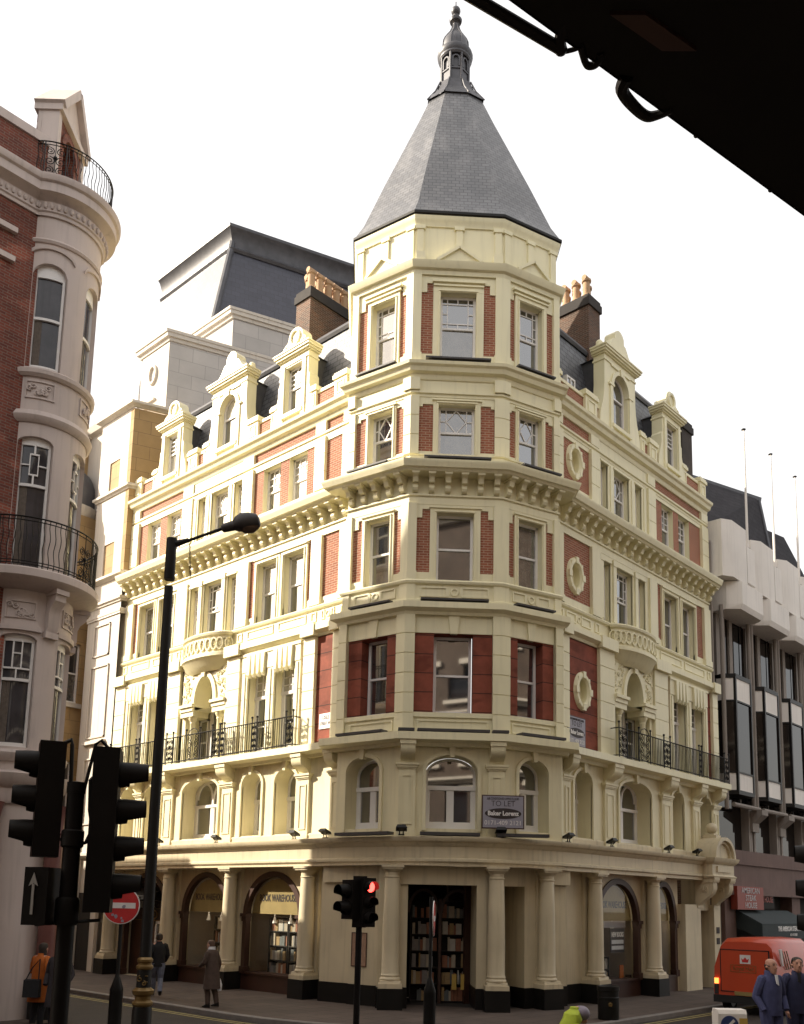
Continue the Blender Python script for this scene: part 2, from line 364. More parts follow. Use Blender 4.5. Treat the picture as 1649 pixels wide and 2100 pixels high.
def wall(mb, fr, s0, s1, z0, z1, d, ops, rev=.2, top=None, th=0., rmb=None):
    rmb = rmb or mb
    top = top or [(s0, z1), (s1, z1)]
    low = {(o[0], o[2]): o[5] for o in ops if len(o) == 6}
    ops = [tuple(o[:5]) if len(o) >= 5 else (o[0], o[1], o[2], o[3], o[3]) for o in ops]
    def bot(o, s):
        l = low.get((o[0], o[2]))
        return o[2] if l is None else o[2]-(o[2]-l)*sqrt(max(0, 1-((s-(o[0]+o[1])/2)/((o[1]-o[0])/2))**2))
    br = {s0, s1} | {p[0] for p in top}
    for o in ops:
        br |= {o[0], o[1]}
        if o[4] > o[3]: br |= {p[0] for p in arcpts(o[0], o[1], o[3], o[4])}
    br = sorted(b for b in br if s0-1e-6 <= b <= s1+1e-6)
    def topz(m, s):
        for (a, za), (b, zb) in zip(top, top[1:]):
            if a <= m <= b and b > a: return za+(zb-za)*(s-a)/(b-a)
        return z1
    for u, v in zip(br, br[1:]):
        if v-u < 1e-6: continue
        m = (u+v)/2; tu, tv = topz(m, u), topz(m, v)
        op = next((o for o in ops if o[0] < m < o[1]), None)
        if op:
            if op[2] > z0+1e-6: mb.face([fr.p(u, d, z0), fr.p(v, d, z0), fr.p(v, d, bot(op, v)), fr.p(u, d, bot(op, u))])
            mb.face([fr.p(u, d, arcz(op, u)), fr.p(v, d, arcz(op, v)), fr.p(v, d, tv), fr.p(u, d, tu)])
        else: mb.face([fr.p(u, d, z0), fr.p(v, d, z0), fr.p(v, d, tv), fr.p(u, d, tu)])
        if th: mb.face([fr.p(u, d-th, z0), fr.p(v, d-th, z0), fr.p(v, d-th, tv), fr.p(u, d-th, tu)])
    if th:
        q = [(s0, z0)]+list(top)+[(s1, z0)]
        for (a, za), (b, zb) in zip(q, q[1:]): mb.face([fr.p(a, d, za), fr.p(b, d, zb), fr.p(b, d-th, zb), fr.p(a, d-th, za)])
    for o in ops:
        a, b, zb, zs, zt = o
        q = [(a, zb)]+(arcpts(a, b, zs, zt) if zt > zs else [(a, zs), (b, zs)])+([(x, bot(o, x)) for x, _ in arcpts(a, b, zs, zt)[::-1]] if (a, zb) in low else [(b, zb), (a, zb)])
        for (x, za), (y, zc) in zip(q, q[1:]): rmb.face([fr.p(x, d, za), fr.p(y, d, zc), fr.p(y, d-rev, zc), fr.p(x, d-rev, za)])
def arch_band(mb, fr, a, b, zs, zt, w, d0, d1, n=14, w2=None):   # band of width w outside the arch a..b
    w2 = w if w2 is None else w2
    i = arcpts(a, b, zs, zt, n); o = arcpts(a-w, b+w, zs, zt+w2, n)
    rows = [[fr.p(*k(p)) for k in (lambda p: (i[p][0], d0, i[p][1]), lambda p: (i[p][0], d1, i[p][1]), lambda p: (o[p][0], d1, o[p][1]), lambda p: (o[p][0], d0, o[p][1]))] for p in range(n+1)]
    mb.grid(rows, True, True)
def spiral(c, fr, r, turns=1.4, ph=0., sgn=1, n=14):
    return [fr.p(c[0]+sgn*r*(1-.8*k/n)*cos(ph+2*pi*turns*k/n), c[1], c[2]+r*(1-.8*k/n)*sin(ph+2*pi*turns*k/n)) for k in range(n+1)]

# ---------------------------------------------------------------- the corner building
P0, P1, P2, P3 = (-.33, 4.35), (-.01, 2.21), (1.85, .35), (3.74, -.28)
LEND, REND = 17.3, 14.42
FL = Fr((0, 0), (0, 1), (-1, 0)); FR_ = Fr((0, 0), (1, 0), (0, -1))
FC = Fr(((P1[0]+P2[0])/2, (P1[1]+P2[1])/2), (1, -1), (-1, -1))
TL = fr2(P1, P0); TL.N = -TL.N; TR = fr2(P2, P3)
CW, LW, RW = 1.315, 2.163, 1.992
B = thing('corner_building', 'cream and red brick corner block with slate spire over its polygonal corner tower', 'building', (0, 0, 0))
PATH = [(0, LEND), (0, 4.42), P0, P1, P2, P3, (4.02, 0), (REND, 0)]
def part(name, mb, m, parent=B): return mb.build(name, m, parent)
def ground_path(n=9):
    ctl = [(0, 7.8), (0, 6.6), (0, 5.4), (.06, 4.1), (.38, 2.5), (1.02, 1.3), (2.0, .54), (3.4, .13), (4.7, 0), (6.0, 0), (7.3, 0)]
    out = [(0, LEND)]
    for i in range(1, len(ctl)-2):
        p0, p1, p2, p3 = ctl[i-1], ctl[i], ctl[i+1], ctl[i+2]
        if i == 1: out.append(p1)
        for k in range(1, n+1):
            t = k/n
            out.append(tuple(.5*((2*p1[j])+(-p0[j]+p2[j])*t+(2*p0[j]-5*p1[j]+4*p2[j]-p3[j])*t*t+(-p0[j]+3*p1[j]-3*p2[j]+p3[j])*t**3) for j in (0, 1)))
    out.append((12.3, 0)); return out
GP = ground_path()
def glass_pane(fr, poly, d, tilt, parent, m=None):
    mb = MB(); cx = sum(p[0] for p in poly)/len(poly); cz = sum(p[1] for p in poly)/len(poly)
    g = lambda a, z, o: fr.p(a, d+o+(a-cx)*tilt[0]+(z-cz)*tilt[1], z)
    mb.hexa([g(a, z, -.012) for a, z in poly], [g(a, z, 0) for a, z in poly])
    return mb.build('pane', m or glass, parent, smooth=10)
def window(fr, a, b, z0, z1, d, style='sash', zt=None, parent=B, zm=None, m=None):
    f = MB(); w = min(.075, (b-a)*.14); zm = zm or (z0+z1)/2; top = zt or z1
    rt = lambda s: random.uniform(-s, s)
    f.box(fr, a, a+w, d-.09, d, z0, z1); f.box(fr, b-w, b, d-.09, d, z0, z1); f.box(fr, a, b, d-.09, d+.02, z0, z0+w*1.3)
    up = [(a+w, zm), (b-w, zm), (b-w, z1-w), (a+w, z1-w)]
    lo = [(a+w, z0+w), (b-w, z0+w), (b-w, zm), (a+w, zm)]
    if zt:
        arch_band(f, fr, a+w, b-w, z1, zt-w, w, d-.09, d)
        up = [(a+w, zm), (b-w, zm)]+arcpts(a+w, b-w, z1, zt-w)[::-1]
    else: f.box(fr, a, b, d-.09, d, z1-w, z1)
    bar = lambda *q, t=.032, dd=0: f.bar(fr, *q, t, d-.05+dd, d-.012+dd)
    W, iw = b-a, b-a-2*w; x0, x1 = a+w, b-w; ztop = top-w
    if style in ('sash', 'grid', 'diamond', 'narrow', 'side'):
        f.box(fr, a+w, b-w, d-.085, d-.01, zm-.03, zm+.03)
    h = ztop-zm
    if style == 'grid':
        e, g = iw*.16, h*.17
        for s in (x0+e, x1-e): bar(s, zm, s, ztop)
        bar(x0, ztop-g, x1, ztop-g); bar(x0, zm+g, x1, zm+g); bar((x0+x1)/2, ztop-g, (x0+x1)/2, ztop); bar((x0+x1)/2, zm, (x0+x1)/2, zm+g)
        for s0, s1 in ((x0, x0+e), (x1-e, x1)): bar(s0, zm+h/2, s1, zm+h/2)
    elif style == 'diamond':
        e = iw*.17; c = (x0+x1)/2; zc = zm+h/2
        for s in (x0+e, x1-e): bar(s, zm, s, ztop)
        for s0, s1 in ((x0, x0+e), (x1-e, x1)): bar(s0, zc, s1, zc)
        r = iw*.33-.01
        for q in ((c-r, zc, c, ztop), (c, ztop, c+r, zc), (c+r, zc, c, zm), (c, zm, c-r, zc)): bar(*q, t=.028)
    elif style == 'narrow':
        c = (x0+x1)/2; bar(c, zm, c, ztop)
        for k in (1, 2, 3): bar(x0, zm+h*k/4, x1, zm+h*k/4)
    elif style == 'side':
        for k in (1, 2): bar(x0+iw*k/3, zm, x0+iw*k/3, ztop); bar(x0, zm+h*k/3, x1, zm+h*k/3)
    elif style == 'door':             # tall casement with a glazed fanlight over a transom
        f.box(fr, a, b, d-.09, d+.03, zm-.05, zm+.05); c = (x0+x1)/2
        for k in (1, 2): bar(x0+iw*k/3, zm, x0+iw*k/3, ztop); bar(x0, zm+h*k/3, x1, zm+h*k/3)
        f.box(fr, x0, x0+.06, d-.07, d-.005, z0, zm); f.box(fr, x1-.06, x1, d-.07, d-.005, z0, zm); f.box(fr, x0, x1, d-.07, d-.005, z0, z0+.22); bar(x0, z0+.9, x1, z0+.9)
    elif style == 'casement':         # two leaves under an arched light
        c = (x0+x1)/2
        f.box(fr, a, b, d-.09, d+.03, zm-.06, zm+.06); f.box(fr, c-.045, c+.045, d-.08, d+.005, z0, zm)
        for s in (x0, x1-.06, c-.1, c+.04): f.box(fr, s, s+.06, d-.075, d-.002, z0, zm)
        f.box(fr, x0, x1, d-.075, d-.003, z0, z0+.2)
    elif style == 'twin':             # two leaves under a pair of round-headed lights
        c = (x0+x1)/2
        f.box(fr, a, b, d-.09, d+.03, zm-.05, zm+.05); f.box(fr, c-.05, c+.05, d-.08, d+.005, z0, zm+.3)
        for s in (x0, x1-.07, c-.11, c+.04): f.box(fr, s, s+.07, d-.075, d-.002, z0, zm)
        f.box(fr, x0, x1, d-.075, d-.003, z0, z0+.17)
        for s0, s1 in ((x0+.05, c-.02), (c+.02, x1-.05)): arch_band(f, fr, s0+.05, s1-.05, zm+.25, min(zm+.25+h*.62, ztop-.03), .07, d-.08, d+.002)
    o = f.build('window', m or white, parent)
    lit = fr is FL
    r1 = random.random(); gu = skyglass if r1 < (.6 if lit else .0) and z0 > 7 else (curtainglass if r1 > .9 and z0 > 7 else glass)  # sunlit facade: painted sky reflection, mostly in the upper panes
    gl = skyglass if random.random() < (.12 if lit else .0) and z0 > 7 else (curtainglass if r1 > .7 and z0 > 7 else glass)
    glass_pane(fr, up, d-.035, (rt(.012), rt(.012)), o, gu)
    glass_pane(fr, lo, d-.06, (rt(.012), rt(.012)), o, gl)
    return o
def banded(mb, fr, a, b, d0, d1, z0, z1, h=.52):
    n = max(1, round((z1-z0)/h)); hh = (z1-z0)/n
    for k in range(n):
        mb.box(fr, a, b, d0, d1, z0+k*hh+.012, z0+(k+1)*hh-.012)
    mb.box(fr, a+.015, b-.015, d0, d1-.025, z0, z1)
def corner_pier(mb, a, P, b, w, d, z0, z1, block=0):
    va = (Vector(a)-Vector(P)).normalized()*w; vb = (Vector(b)-Vector(P)).normalized()*w; P = Vector(P)
    path = [P+va, P, P+vb]
    if block:
        n = max(1, round((z1-z0)/block)); hh = (z1-z0)/n
        for k in range(n): mb.sweep(path, [(-.08, z0+k*hh+.012), (d, z0+k*hh+.012), (d, z0+(k+1)*hh-.012), (-.08, z0+(k+1)*hh-.012)])
        mb.sweep(path, [(-.1, z0), (d-.025, z0), (d-.025, z1), (-.1, z1)])
    else: mb.sweep(path, [(-.08, z0), (d, z0), (d, z1), (-.08, z1)])

# --- wall openings, floor by floor (along-facade spans)
L2 = [(6.70, 7.70), (8.06, 9.06), (10.25, 10.78), (11.10, 12.15), (12.46, 13.0), (13.95, 14.92), (15.30, 16.28)]
L3 = [(6.80, 7.70), (8.14, 9.04), (10.18, 10.66), (10.99, 12.0), (12.34, 12.82), (13.98, 14.88), (15.33, 16.23)]
L1 = [(6.74, 7.74), (8.10, 9.10), (14.0, 14.98), (15.32, 16.28)]
R2 = [(6.75, 7.22), (7.60, 8.64), (9.02, 9.5), (10.78, 11.78), (12.17, 13.17)]
R3 = [(6.66, 7.12), (7.50, 8.5), (8.90, 9.36), (10.86, 11.72), (12.14, 13.0)]
R1 = [(11.03, 12.03), (12.38, 13.38)]
LM = [(6.5, 7.55), (8.19, 9.2), (10.48, 12.55), (13.92, 14.95), (15.55, 16.55)]
RM = [(4.8, 5.8), (7.38, 9.44), (10.86, 11.75), (12.95, 13.9)]
b2, b3, b1, m0 = MB(), MB(), MB(), MB()
rv = MB()
for fr, s0, s1, o2, o3 in ((FL, 4.42, LEND, L2, L3), (FR_, 4.02, REND, R2, R3)):
    oc_ = (lambda z, x=0: [(4.87+x, 5.41+x, z, z, z+.4, z-.4)] if fr is FR_ else [])
    wall(b2, fr, s0, s1, 11.2, 15.2, 0, [(a, b, 11.9, 13.9) for a, b in o2]+oc_(12.91), .2, rmb=rv)
    wall(b3, fr, s0, s1, 15.2, 18.2, 0, [(a, b, 15.66, 17.28) for a, b in o3]+oc_(16.66), .2, rmb=rv)
for fr, s0, s1, o1, c0, c1, om in ((FL, 4.42, LEND, L1, 10.2, 12.95, LM), (FR_, 4.02, REND, R1, 7.0, 9.6, RM)):
    wall(b1, fr, s0, s1, 7.2, 11.2, .15, [(a, b, 7.5, 10.2) for a, b in o1]+[(c0, c1, 7.46, 10.75)]+([(4.99, 5.53, 9.28, 9.28, 9.68, 8.88)] if fr is FR_ else []), .3, rmb=rv)
    wall(m0, fr, s0, s1, 4.5, 7.3, .13, [(a, b, 4.86, 6.5, 6.88) for a, b in om], .55)
# tower facets
TW = ((FC, -CW, CW, -.53, .53), (TL, 0, LW, .64, 1.50), (TR, 0, RW, .58, 1.42))
TM = ((FC, -CW, CW, -.70, .70), (TL, 0, LW, .68, 1.85), (TR, 0, RW, .54, 1.56))
for fr, s0, s1, a, b in TW:
    wall(b2, fr, s0, s1, 11.2, 15.2, 0, [(a, b, 11.85, 13.88)], .2, rmb=rv)
    wall(b3, fr, s0, s1, 15.2, 18.2, 0, [(a, b, 15.65, 17.22)], .2, rmb=rv)
    wall(b3, fr, s0, s1, 18.2, 21.4, 0, [(a, b, 18.72, 20.78)], .2, rmb=rv)
    wall(b1, fr, s0, s1, 7.2, 11.2, .05, [(a-.02, b+.02, 8.06, 10.3)], .35)
    wall(rv, fr, s0, s1, 21.3, 23.4, .0, [])
for fr, s0, s1, a, b in TM: wall(m0, fr, s0, s1, 4.5, 7.3, .13, [(a, b, 4.86, 6.42, 6.86)], .5)
for q in ((P0, (0, 4.42)), ((4.02, 0), P3)):    # short return of the tower beside each facade
    f = fr2(*q); l = (Vector(q[1])-Vector(q[0])).length; f.N = Vector((f.N.x, f.N.y, 0)); f.S = f.S
    wall(rv, Fr(q[0], f.S.xy, f.N.xy), 0, l, 7.2, 23.4, 0, [])
build_split('brick_wall', b2, redbrick, B); build_split('brick_wall', b3, redbrick, B); build_split('painted_brick_wall', b1, redpaint, B)
for a, P, b in (((0, 4.7), P0, P1), (P0, P1, P2), (P1, P2, P3), (P2, P3, (4.3, 0))): corner_pier(m0, a, P, b, .30, .128, 4.5, 7.3)
m0.box(FL, 4.3, 4.75, -.2, .127, 4.5, 7.3); m0.box(FR_, 3.9, 4.35, -.2, .127, 4.5, 7.3)
part('mezzanine_wall', m0, creamshademid); build_split('window_reveal', rv, cream, B)

# --- windows
for fr, o2, o3, o1, om, wide in ((FL, L2, L3, L1, LM, (10.48,)), (FR_, R2, R3, R1, RM, (7.38,))):
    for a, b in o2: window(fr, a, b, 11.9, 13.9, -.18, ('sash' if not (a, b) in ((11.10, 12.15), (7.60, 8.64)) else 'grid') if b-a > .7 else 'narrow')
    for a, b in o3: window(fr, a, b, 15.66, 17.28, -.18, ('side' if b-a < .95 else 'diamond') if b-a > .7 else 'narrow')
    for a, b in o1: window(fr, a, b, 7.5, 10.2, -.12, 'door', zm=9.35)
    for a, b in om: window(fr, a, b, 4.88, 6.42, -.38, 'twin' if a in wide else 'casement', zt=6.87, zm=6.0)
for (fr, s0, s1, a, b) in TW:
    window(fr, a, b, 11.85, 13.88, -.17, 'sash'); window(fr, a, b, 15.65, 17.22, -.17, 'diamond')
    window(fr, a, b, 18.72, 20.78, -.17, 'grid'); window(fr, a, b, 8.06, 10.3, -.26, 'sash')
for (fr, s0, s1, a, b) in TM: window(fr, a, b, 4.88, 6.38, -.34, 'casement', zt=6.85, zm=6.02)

# --- continuous mouldings
def mould(name, prof, m=cream, path=PATH):
    mb = MB(); mb.sweep(path, prof); return part(name, mb, m)
mould('second_floor_course', [(-.05, 11.2), (.14, 11.2), (.14, 11.27), (.09, 11.3), (.09, 11.70), (.16, 11.74), (.18, 11.80), (.12, 11.86), (-.05, 11.88)])
mould('first_floor_cornice', [(-.05, 10.82), (.19, 10.82), (.22, 10.9), (.28, 10.93), (.36, 10.98), (.36, 11.15), (.16, 11.21), (-.05, 11.21)])
mould('bracket_frieze', [(-.05, 14.12), (.05, 14.12), (.05, 14.34), (.10, 14.36), (.10, 14.41), (.04, 14.44), (.04, 14.96), (-.05, 14.96)])
mould('bracket_cornice', [(-.05, 14.93), (.5, 14.93), (.54, 14.99), (.60, 15.01), (.64, 15.12), (.66, 15.17), (.66, 15.21), (.05, 15.27), (-.05, 15.27)])
mould('third_floor_sill_band', [(-.05, 15.27), (.05, 15.27), (.05, 15.60), (.08, 15.61), (.08, 15.66), (-.05, 15.66)])
mould('third_floor_string', [(-.05, 17.42), (.05, 17.42), (.05, 17.5), (.10, 17.52), (.10, 17.58), (-.05, 17.6)])
mould('upper_cornice', [(-.05, 17.95), (.06, 17.95), (.10, 18.03), (.10, 18.10), (.22, 18.14), (.26, 18.26), (.33, 18.31), (.35, 18.40), (.05, 18.47), (-.05, 18.47)])
mould('balcony_slab', [(-.05, 7.08), (.30, 7.08), (.34, 7.17), (.56, 7.20), (.62, 7.22), (.62, 7.42), (-.05, 7.46)],
      path=[(0, LEND), (0, 6.3), (0, 4.6), P0, P1, P2, P3, (4.2, 0), (6.6, 0), (REND+.25, 0)])
tow = [(0, 4.42), P0, P1, P2, P3, (4.02, 0)]
mould('tower_frieze', [(-.05, 17.22), (.03, 17.22), (.03, 17.96), (-.05, 17.96)], path=tow)
TWP = [P0, P1, P2, P3]
cc = (3.04, 3.40); mir = lambda p: (2*cc[0]-p[0], 2*cc[1]-p[1])
OCT = TWP+[mir(p) for p in TWP]
def off_ring(z, k, o=0): return [(cc[0]+(p[0]-cc[0])*k, cc[1]+(p[1]-cc[1])*k, z) for p in OCT]
mb = MB(); mb.sweep(OCT, [(-.05, 21.3), (.10, 21.3), (.12, 21.42), (.2, 21.46), (.26, 21.58), (.28, 21.66), (.06, 21.74), (-.05, 21.74)], closed=True); part('tower_cornice', mb, cream)
mb = MB(); mb.sweep(OCT, [(-.02, 22.92), (.04, 22.92), (.06, 23.02), (.09, 23.08), (.12, 23.16), (.13, 23.24), (-.1, 23.26)], closed=True); part('eaves_moulding', mb, cream)
mb = MB(); mb.sweep(OCT, [(-.1, 23.22), (.13, 23.25), (.17, 23.28), (.17, 23.36), (.1, 23.37), (-.1, 23.36)], closed=True); part('gutter', mb, iron)
mb = MB(); mb.grid([(off_ring(z, 1)[3:]+off_ring(z, 1)[:1]) for z in (18.2, 23.3)]); part('tower_back_wall', mb, cream)
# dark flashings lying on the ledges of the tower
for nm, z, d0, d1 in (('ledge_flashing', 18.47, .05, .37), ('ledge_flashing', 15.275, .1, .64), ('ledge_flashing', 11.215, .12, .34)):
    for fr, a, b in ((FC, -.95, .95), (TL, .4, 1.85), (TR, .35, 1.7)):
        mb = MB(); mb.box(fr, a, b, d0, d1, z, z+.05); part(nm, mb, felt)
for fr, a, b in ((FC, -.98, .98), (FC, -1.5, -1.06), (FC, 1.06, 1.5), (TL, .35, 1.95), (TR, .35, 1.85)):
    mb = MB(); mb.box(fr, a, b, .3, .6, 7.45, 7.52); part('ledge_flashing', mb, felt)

# --- modillion brackets under the cornice: one shape, copied
def bracket_mb(fr, a):
    mb = MB()
    mb.prof(fr, a-.075, a+.075, [(.03, 14.45), (.10, 14.44), (.18, 14.48), (.22, 14.55), (.20, 14.63), (.17, 14.68), (.30, 14.69), (.31, 14.74), (.36, 14.82), (.46, 14.86), (.46, 14.94), (.03, 14.94)])
    mb.prof(fr, a-.105, a+.105, [(.03, 14.87), (.48, 14.87), (.48, 14.94), (.03, 14.94)]); return mb
def row(fr, s0, s1, n, mk, name, m=cream):
    first = None
    for k in range(n):
        s = s0+(s1-s0)*k/(n-1) if n > 1 else s0
        if first is None: first = part(name, mk(fr, s), m); a0 = s
        else: dup(first, fr.S*(s-a0))
row(FL, 4.78, LEND-.12, 26, bracket_mb, 'cornice_bracket'); row(FR_, 4.4, REND-.12, 21, bracket_mb, 'cornice_bracket')
row(FC, -1.17, 1.17, 6, bracket_mb, 'cornice_bracket'); row(TL, .16, 2.0, 5, bracket_mb, 'cornice_bracket'); row(TR, .16, 1.84, 5, bracket_mb, 'cornice_bracket')

# --- piers, surrounds and panels of the two facades
pil, sur, pan = MB(), MB(), MB()
def surround(fr, a, b, z0, z1, w=.16, hd=.2, d=.07):
    sur.box(fr, a-w, a, -.02, d, z0, z1); sur.box(fr, b, b+w, -.02, d, z0, z1); sur.box(fr, a-w, b+w, -.02, d+.004, z1, z1+hd)
    sur.box(fr, a-w-.03, b+w+.03, 0, d+.05, z1+hd-.05, z1+hd); sur.box(fr, a-.06, a-.025, 0, d+.03, z0, z1); sur.box(fr, b+.025, b+.06, 0, d+.03, z0, z1); sur.box(fr, a-.06, b+.06, 0, d+.034, z1+.02, z1+.06)
def panel(fr, a, b, z0, z1, d, w=.045, e=.03):
    for q in ((a, b, z0, z0+w), (a, b, z1-w, z1), (a, a+w, z0+w, z1-w), (b-w, b, z0+w, z1-w)): pan.box(fr, q[0], q[1], d-.02, d+e, q[2], q[3])
FAC = ((FL, 4.42, LEND, [(5.85, 6.32), (9.52, 10.08), (13.1, 13.72), (16.74, LEND)], L2, L3, [(6.32, 9.52), (13.72, 16.74)], (10.08, 13.1), (4.45, 5.02)),
       (FR_, 4.02, REND, [(6.0, 6.5), (9.72, 10.24), (13.9, REND)], R2, R3, [(10.24, 13.9)], (6.5, 9.72), (4.03, 4.38)))
for fr, s0, s1, piers, o2, o3, twos, cen, tp in FAC:
    for a, b in piers+[tp]:
        pil.box(fr, a, b, -.03, .11, 11.88, 14.13); pil.box(fr, a-.02, b+.02, -.03, .14, 11.88, 12.1)
        banded(pil, fr, a, b, -.03, .115, 15.66, 17.43); banded(pil, fr, a, b, -.03, .10, 17.6, 17.96, .4)
        w = (b-a)/2; panel(fr, a+w-.13, a+w+.13, 11.35, 11.66, .09)
    sur.box(fr, s0, s1, -.03, .035, 11.86, 11.90)
    for a, b in [(tp[1], piers[0][0])]+twos:             # brick bays : plain cream band under and over the brick
        x = a
        for oa, ob in [o for o in o2 if a < o[0] < b]+[(b, b)]:
            if oa > x+.02: sur.box(fr, x, oa, -.03, .03, 11.88, 12.12)
            x = ob
        x = a
        for oa, ob in [o for o in o3 if a < o[0] < b]+[(b, b)]:
            if oa > x+.02 and (a, b) == (tp[1], piers[0][0]): sur.box(fr, x, oa, -.03, .03, 15.6, 15.82)
            x = ob
        sur.box(fr, a, b, -.03, .035, 17.28, 17.43)
        n = 2 if b-a > 2 else 1
        for k in range(n):
            u, v = a+(b-a)*k/n+.12, a+(b-a)*(k+1)/n-.12
            if n == 2: panel(fr, u, v, 11.36, 11.66, .09)
            else: panel(fr, u, (u+v)/2-.14, 11.36, 11.66, .09); panel(fr, (u+v)/2+.14, v, 11.36, 11.66, .09); pan.ell(fr, (u+v)/2, 11.51, .09, .09, [(-.03, .09), (-.02, .12), (.01, .12), (.02, .09)], 14)
        ws = [o for o in o2 if a < o[0] < b]
        for o in ws: surround(fr, o[0], o[1], 11.9, 13.9, .15, .2)
        for o in [o for o in o3 if a < o[0] < b]:
            sur.box(fr, o[0]-.05, o[1]+.05, -.02, .09, 15.56, 15.665)
    a, b = cen                                           # centre bay : all cream between piers
    oo = [o for o in o2 if a-.1 < o[0] < b]; x = a
    for oa, ob in oo+[(b, b)]:
        sur.box(fr, x, oa, -.03, .04, 11.88, 14.14)
        if oa-x > .24: pil.box(fr, (x+oa)/2-.09, (x+oa)/2+.09, 0, .09, 11.95, 14.0); pil.box(fr, (x+oa)/2-.115, (x+oa)/2+.115, 0, .11, 13.86, 14.05)
        x = ob
    for oa, ob in oo:
        sur.box(fr, oa, ob, -.03, .04, 13.9, 14.14); sur.box(fr, oa-.03, ob+.03, 0, .075, 13.91, 13.99)
    oo = [o for o in o3 if a-.1 < o[0] < b]; x = a
    for oa, ob in oo+[(b, b)]:
        sur.box(fr, x, oa, -.03, .04, 15.66, 17.43)
        if oa-x > .24: pil.box(fr, (x+oa)/2-.07, (x+oa)/2+.07, 0, .07, 15.68, 17.3)
        x = ob
    for oa, ob in oo: sur.box(fr, oa, ob, -.03, .04, 17.28, 17.43); sur.box(fr, oa-.04, ob+.04, 0, .075, 17.29, 17.35)
    sur.box(fr, a, b, -.03, .045, 17.6, 17.96)
# tower facets : surrounds, toothed piers, panels
for fr, s0, s1, a, b in TW:
    w_ = 1 if fr is FC else .72
    surround(fr, a, b, 11.85, 13.88, .19*w_, .18, .06); surround(fr, a, b, 15.65, 17.22, .16*w_, .14, .06); surround(fr, a, b, 18.6, 20.78, .22*w_, .36, .07)
    sur.box(fr, a-.22, b+.22, 0, .12, 20.95, 21.0); sur.box(fr, a-.25, b+.25, 0, .15, 21.06, 21.14)
    for z0, z1 in ((11.86, 12.1), (15.6, 15.74), (18.44, 18.78)):
        sur.box(fr, s0+.1, a, -.03, .036, z0, z1); sur.box(fr, b, s1-.1, -.03, .036, z0, z1)
    sur.box(fr, a, b, -.03, .036, 18.44, 18.6)
    for z0, z1 in ((13.98, 14.14), (17.2, 17.3), (21.06, 21.35)): sur.box(fr, s0+.05, s1-.05, -.03, .04, z0, z1)
    for side, q in ((s0, 1), (s1, -1)):               # the stepped brick edge
        e = side+q*.22
        for z0, z1, w in ((13.72, 14.0, .15), (20.76, 21.1, .16), (17.12, 17.24, .1)):
            pil.box(fr, min(e-q*.1, e+q*w), max(e-q*.1, e+q*w), -.03, .042, z0, z1)
    sur.box(fr, s0+.1, s1-.1, 0, .085, 10.32, 10.83)    # plain frieze with a keystone
    c = (a+b)/2
    sur.plate(fr, [(c-.1, 10.3), (c+.1, 10.3), (c+.16, 10.82), (c-.16, 10.82)], 0, .14)
    sur.box(fr, s0+.1, s1-.1, 0, .10, 7.46, 7.98); sur.box(fr, s0+.1, s1-.1, 0, .15, 7.92, 8.05)
    panel(fr, s0+.33, s1-.33, 7.55, 7.85, .10); h = .09
    u, v = s0+.34, s1-.34
    panel(fr, u, c-.2, 11.36, 11.66, .09); panel(fr, c+.2, v, 11.36, 11.66, .09); pan.ell(fr, c, 11.51, .1, .1, [(-.03, .09), (-.02, .12), (.015, .12), (.025, .09)], 16)
    for s in (c-.2, c+.16): pan.box(fr, s, s+.04, .07, .115, 11.38, 11.64)
    # attic : pilaster strips and pediment over the window
    for s in (s0+.14, c, s1-.14):
        sur.box(fr, s-.10, s+.10, 0, .055, 21.7, 22.95); sur.box(fr, s-.15, s+.15, 0, .085, 22.82, 22.94)
    pw = .62 if fr is FC else .55
    sur.plate(fr, [(c-pw, 21.70), (c+pw, 21.70), (c, 22.13)], .05, .20)
    for q in (-1, 1): sur.bar(fr, c+q*(pw+.05), 21.68, c, 22.15, .09, .06, .27)
    sur.box(fr, s0+.02, s0+.3, -.05, .24, 21.66, 21.96) if fr is FC else None
    sur.box(fr, s1-.3, s1-.02, -.05, .24, 21.66, 21.96) if fr is FC else None
CORN = ((( 0, 4.6), P0, P1), (P0, P1, P2), (P1, P2, P3), (P2, P3, (4.2, 0)))
for a, P, b in CORN:
    w = .215 if P in (P1, P2) else .16
    corner_pier(pil, a, P, b, w, .10, 11.86, 14.14); corner_pier(pil, a, P, b, w+.02, .12, 11.86, 12.1)
    corner_pier(pil, a, P, b, w, .10, 15.62, 17.43, .55); corner_pier(pil, a, P, b, w, .10, 18.44, 21.32); corner_pier(pil, a, P, b, w+.03, .13, 18.44, 18.78)
    corner_pier(pil, a, P, b, w+.01, .19, 7.46, 10.84, .55); corner_pier(pil, a, P, b, w, .125, 11.24, 11.74)
    corner_pier(pil, a, P, b, w+.01, .15, 17.6, 17.98)
build_split('pilaster', pil, cream, B); build_split('window_surround', sur, cream, B); build_split('relief_panel', pan, cream, B)

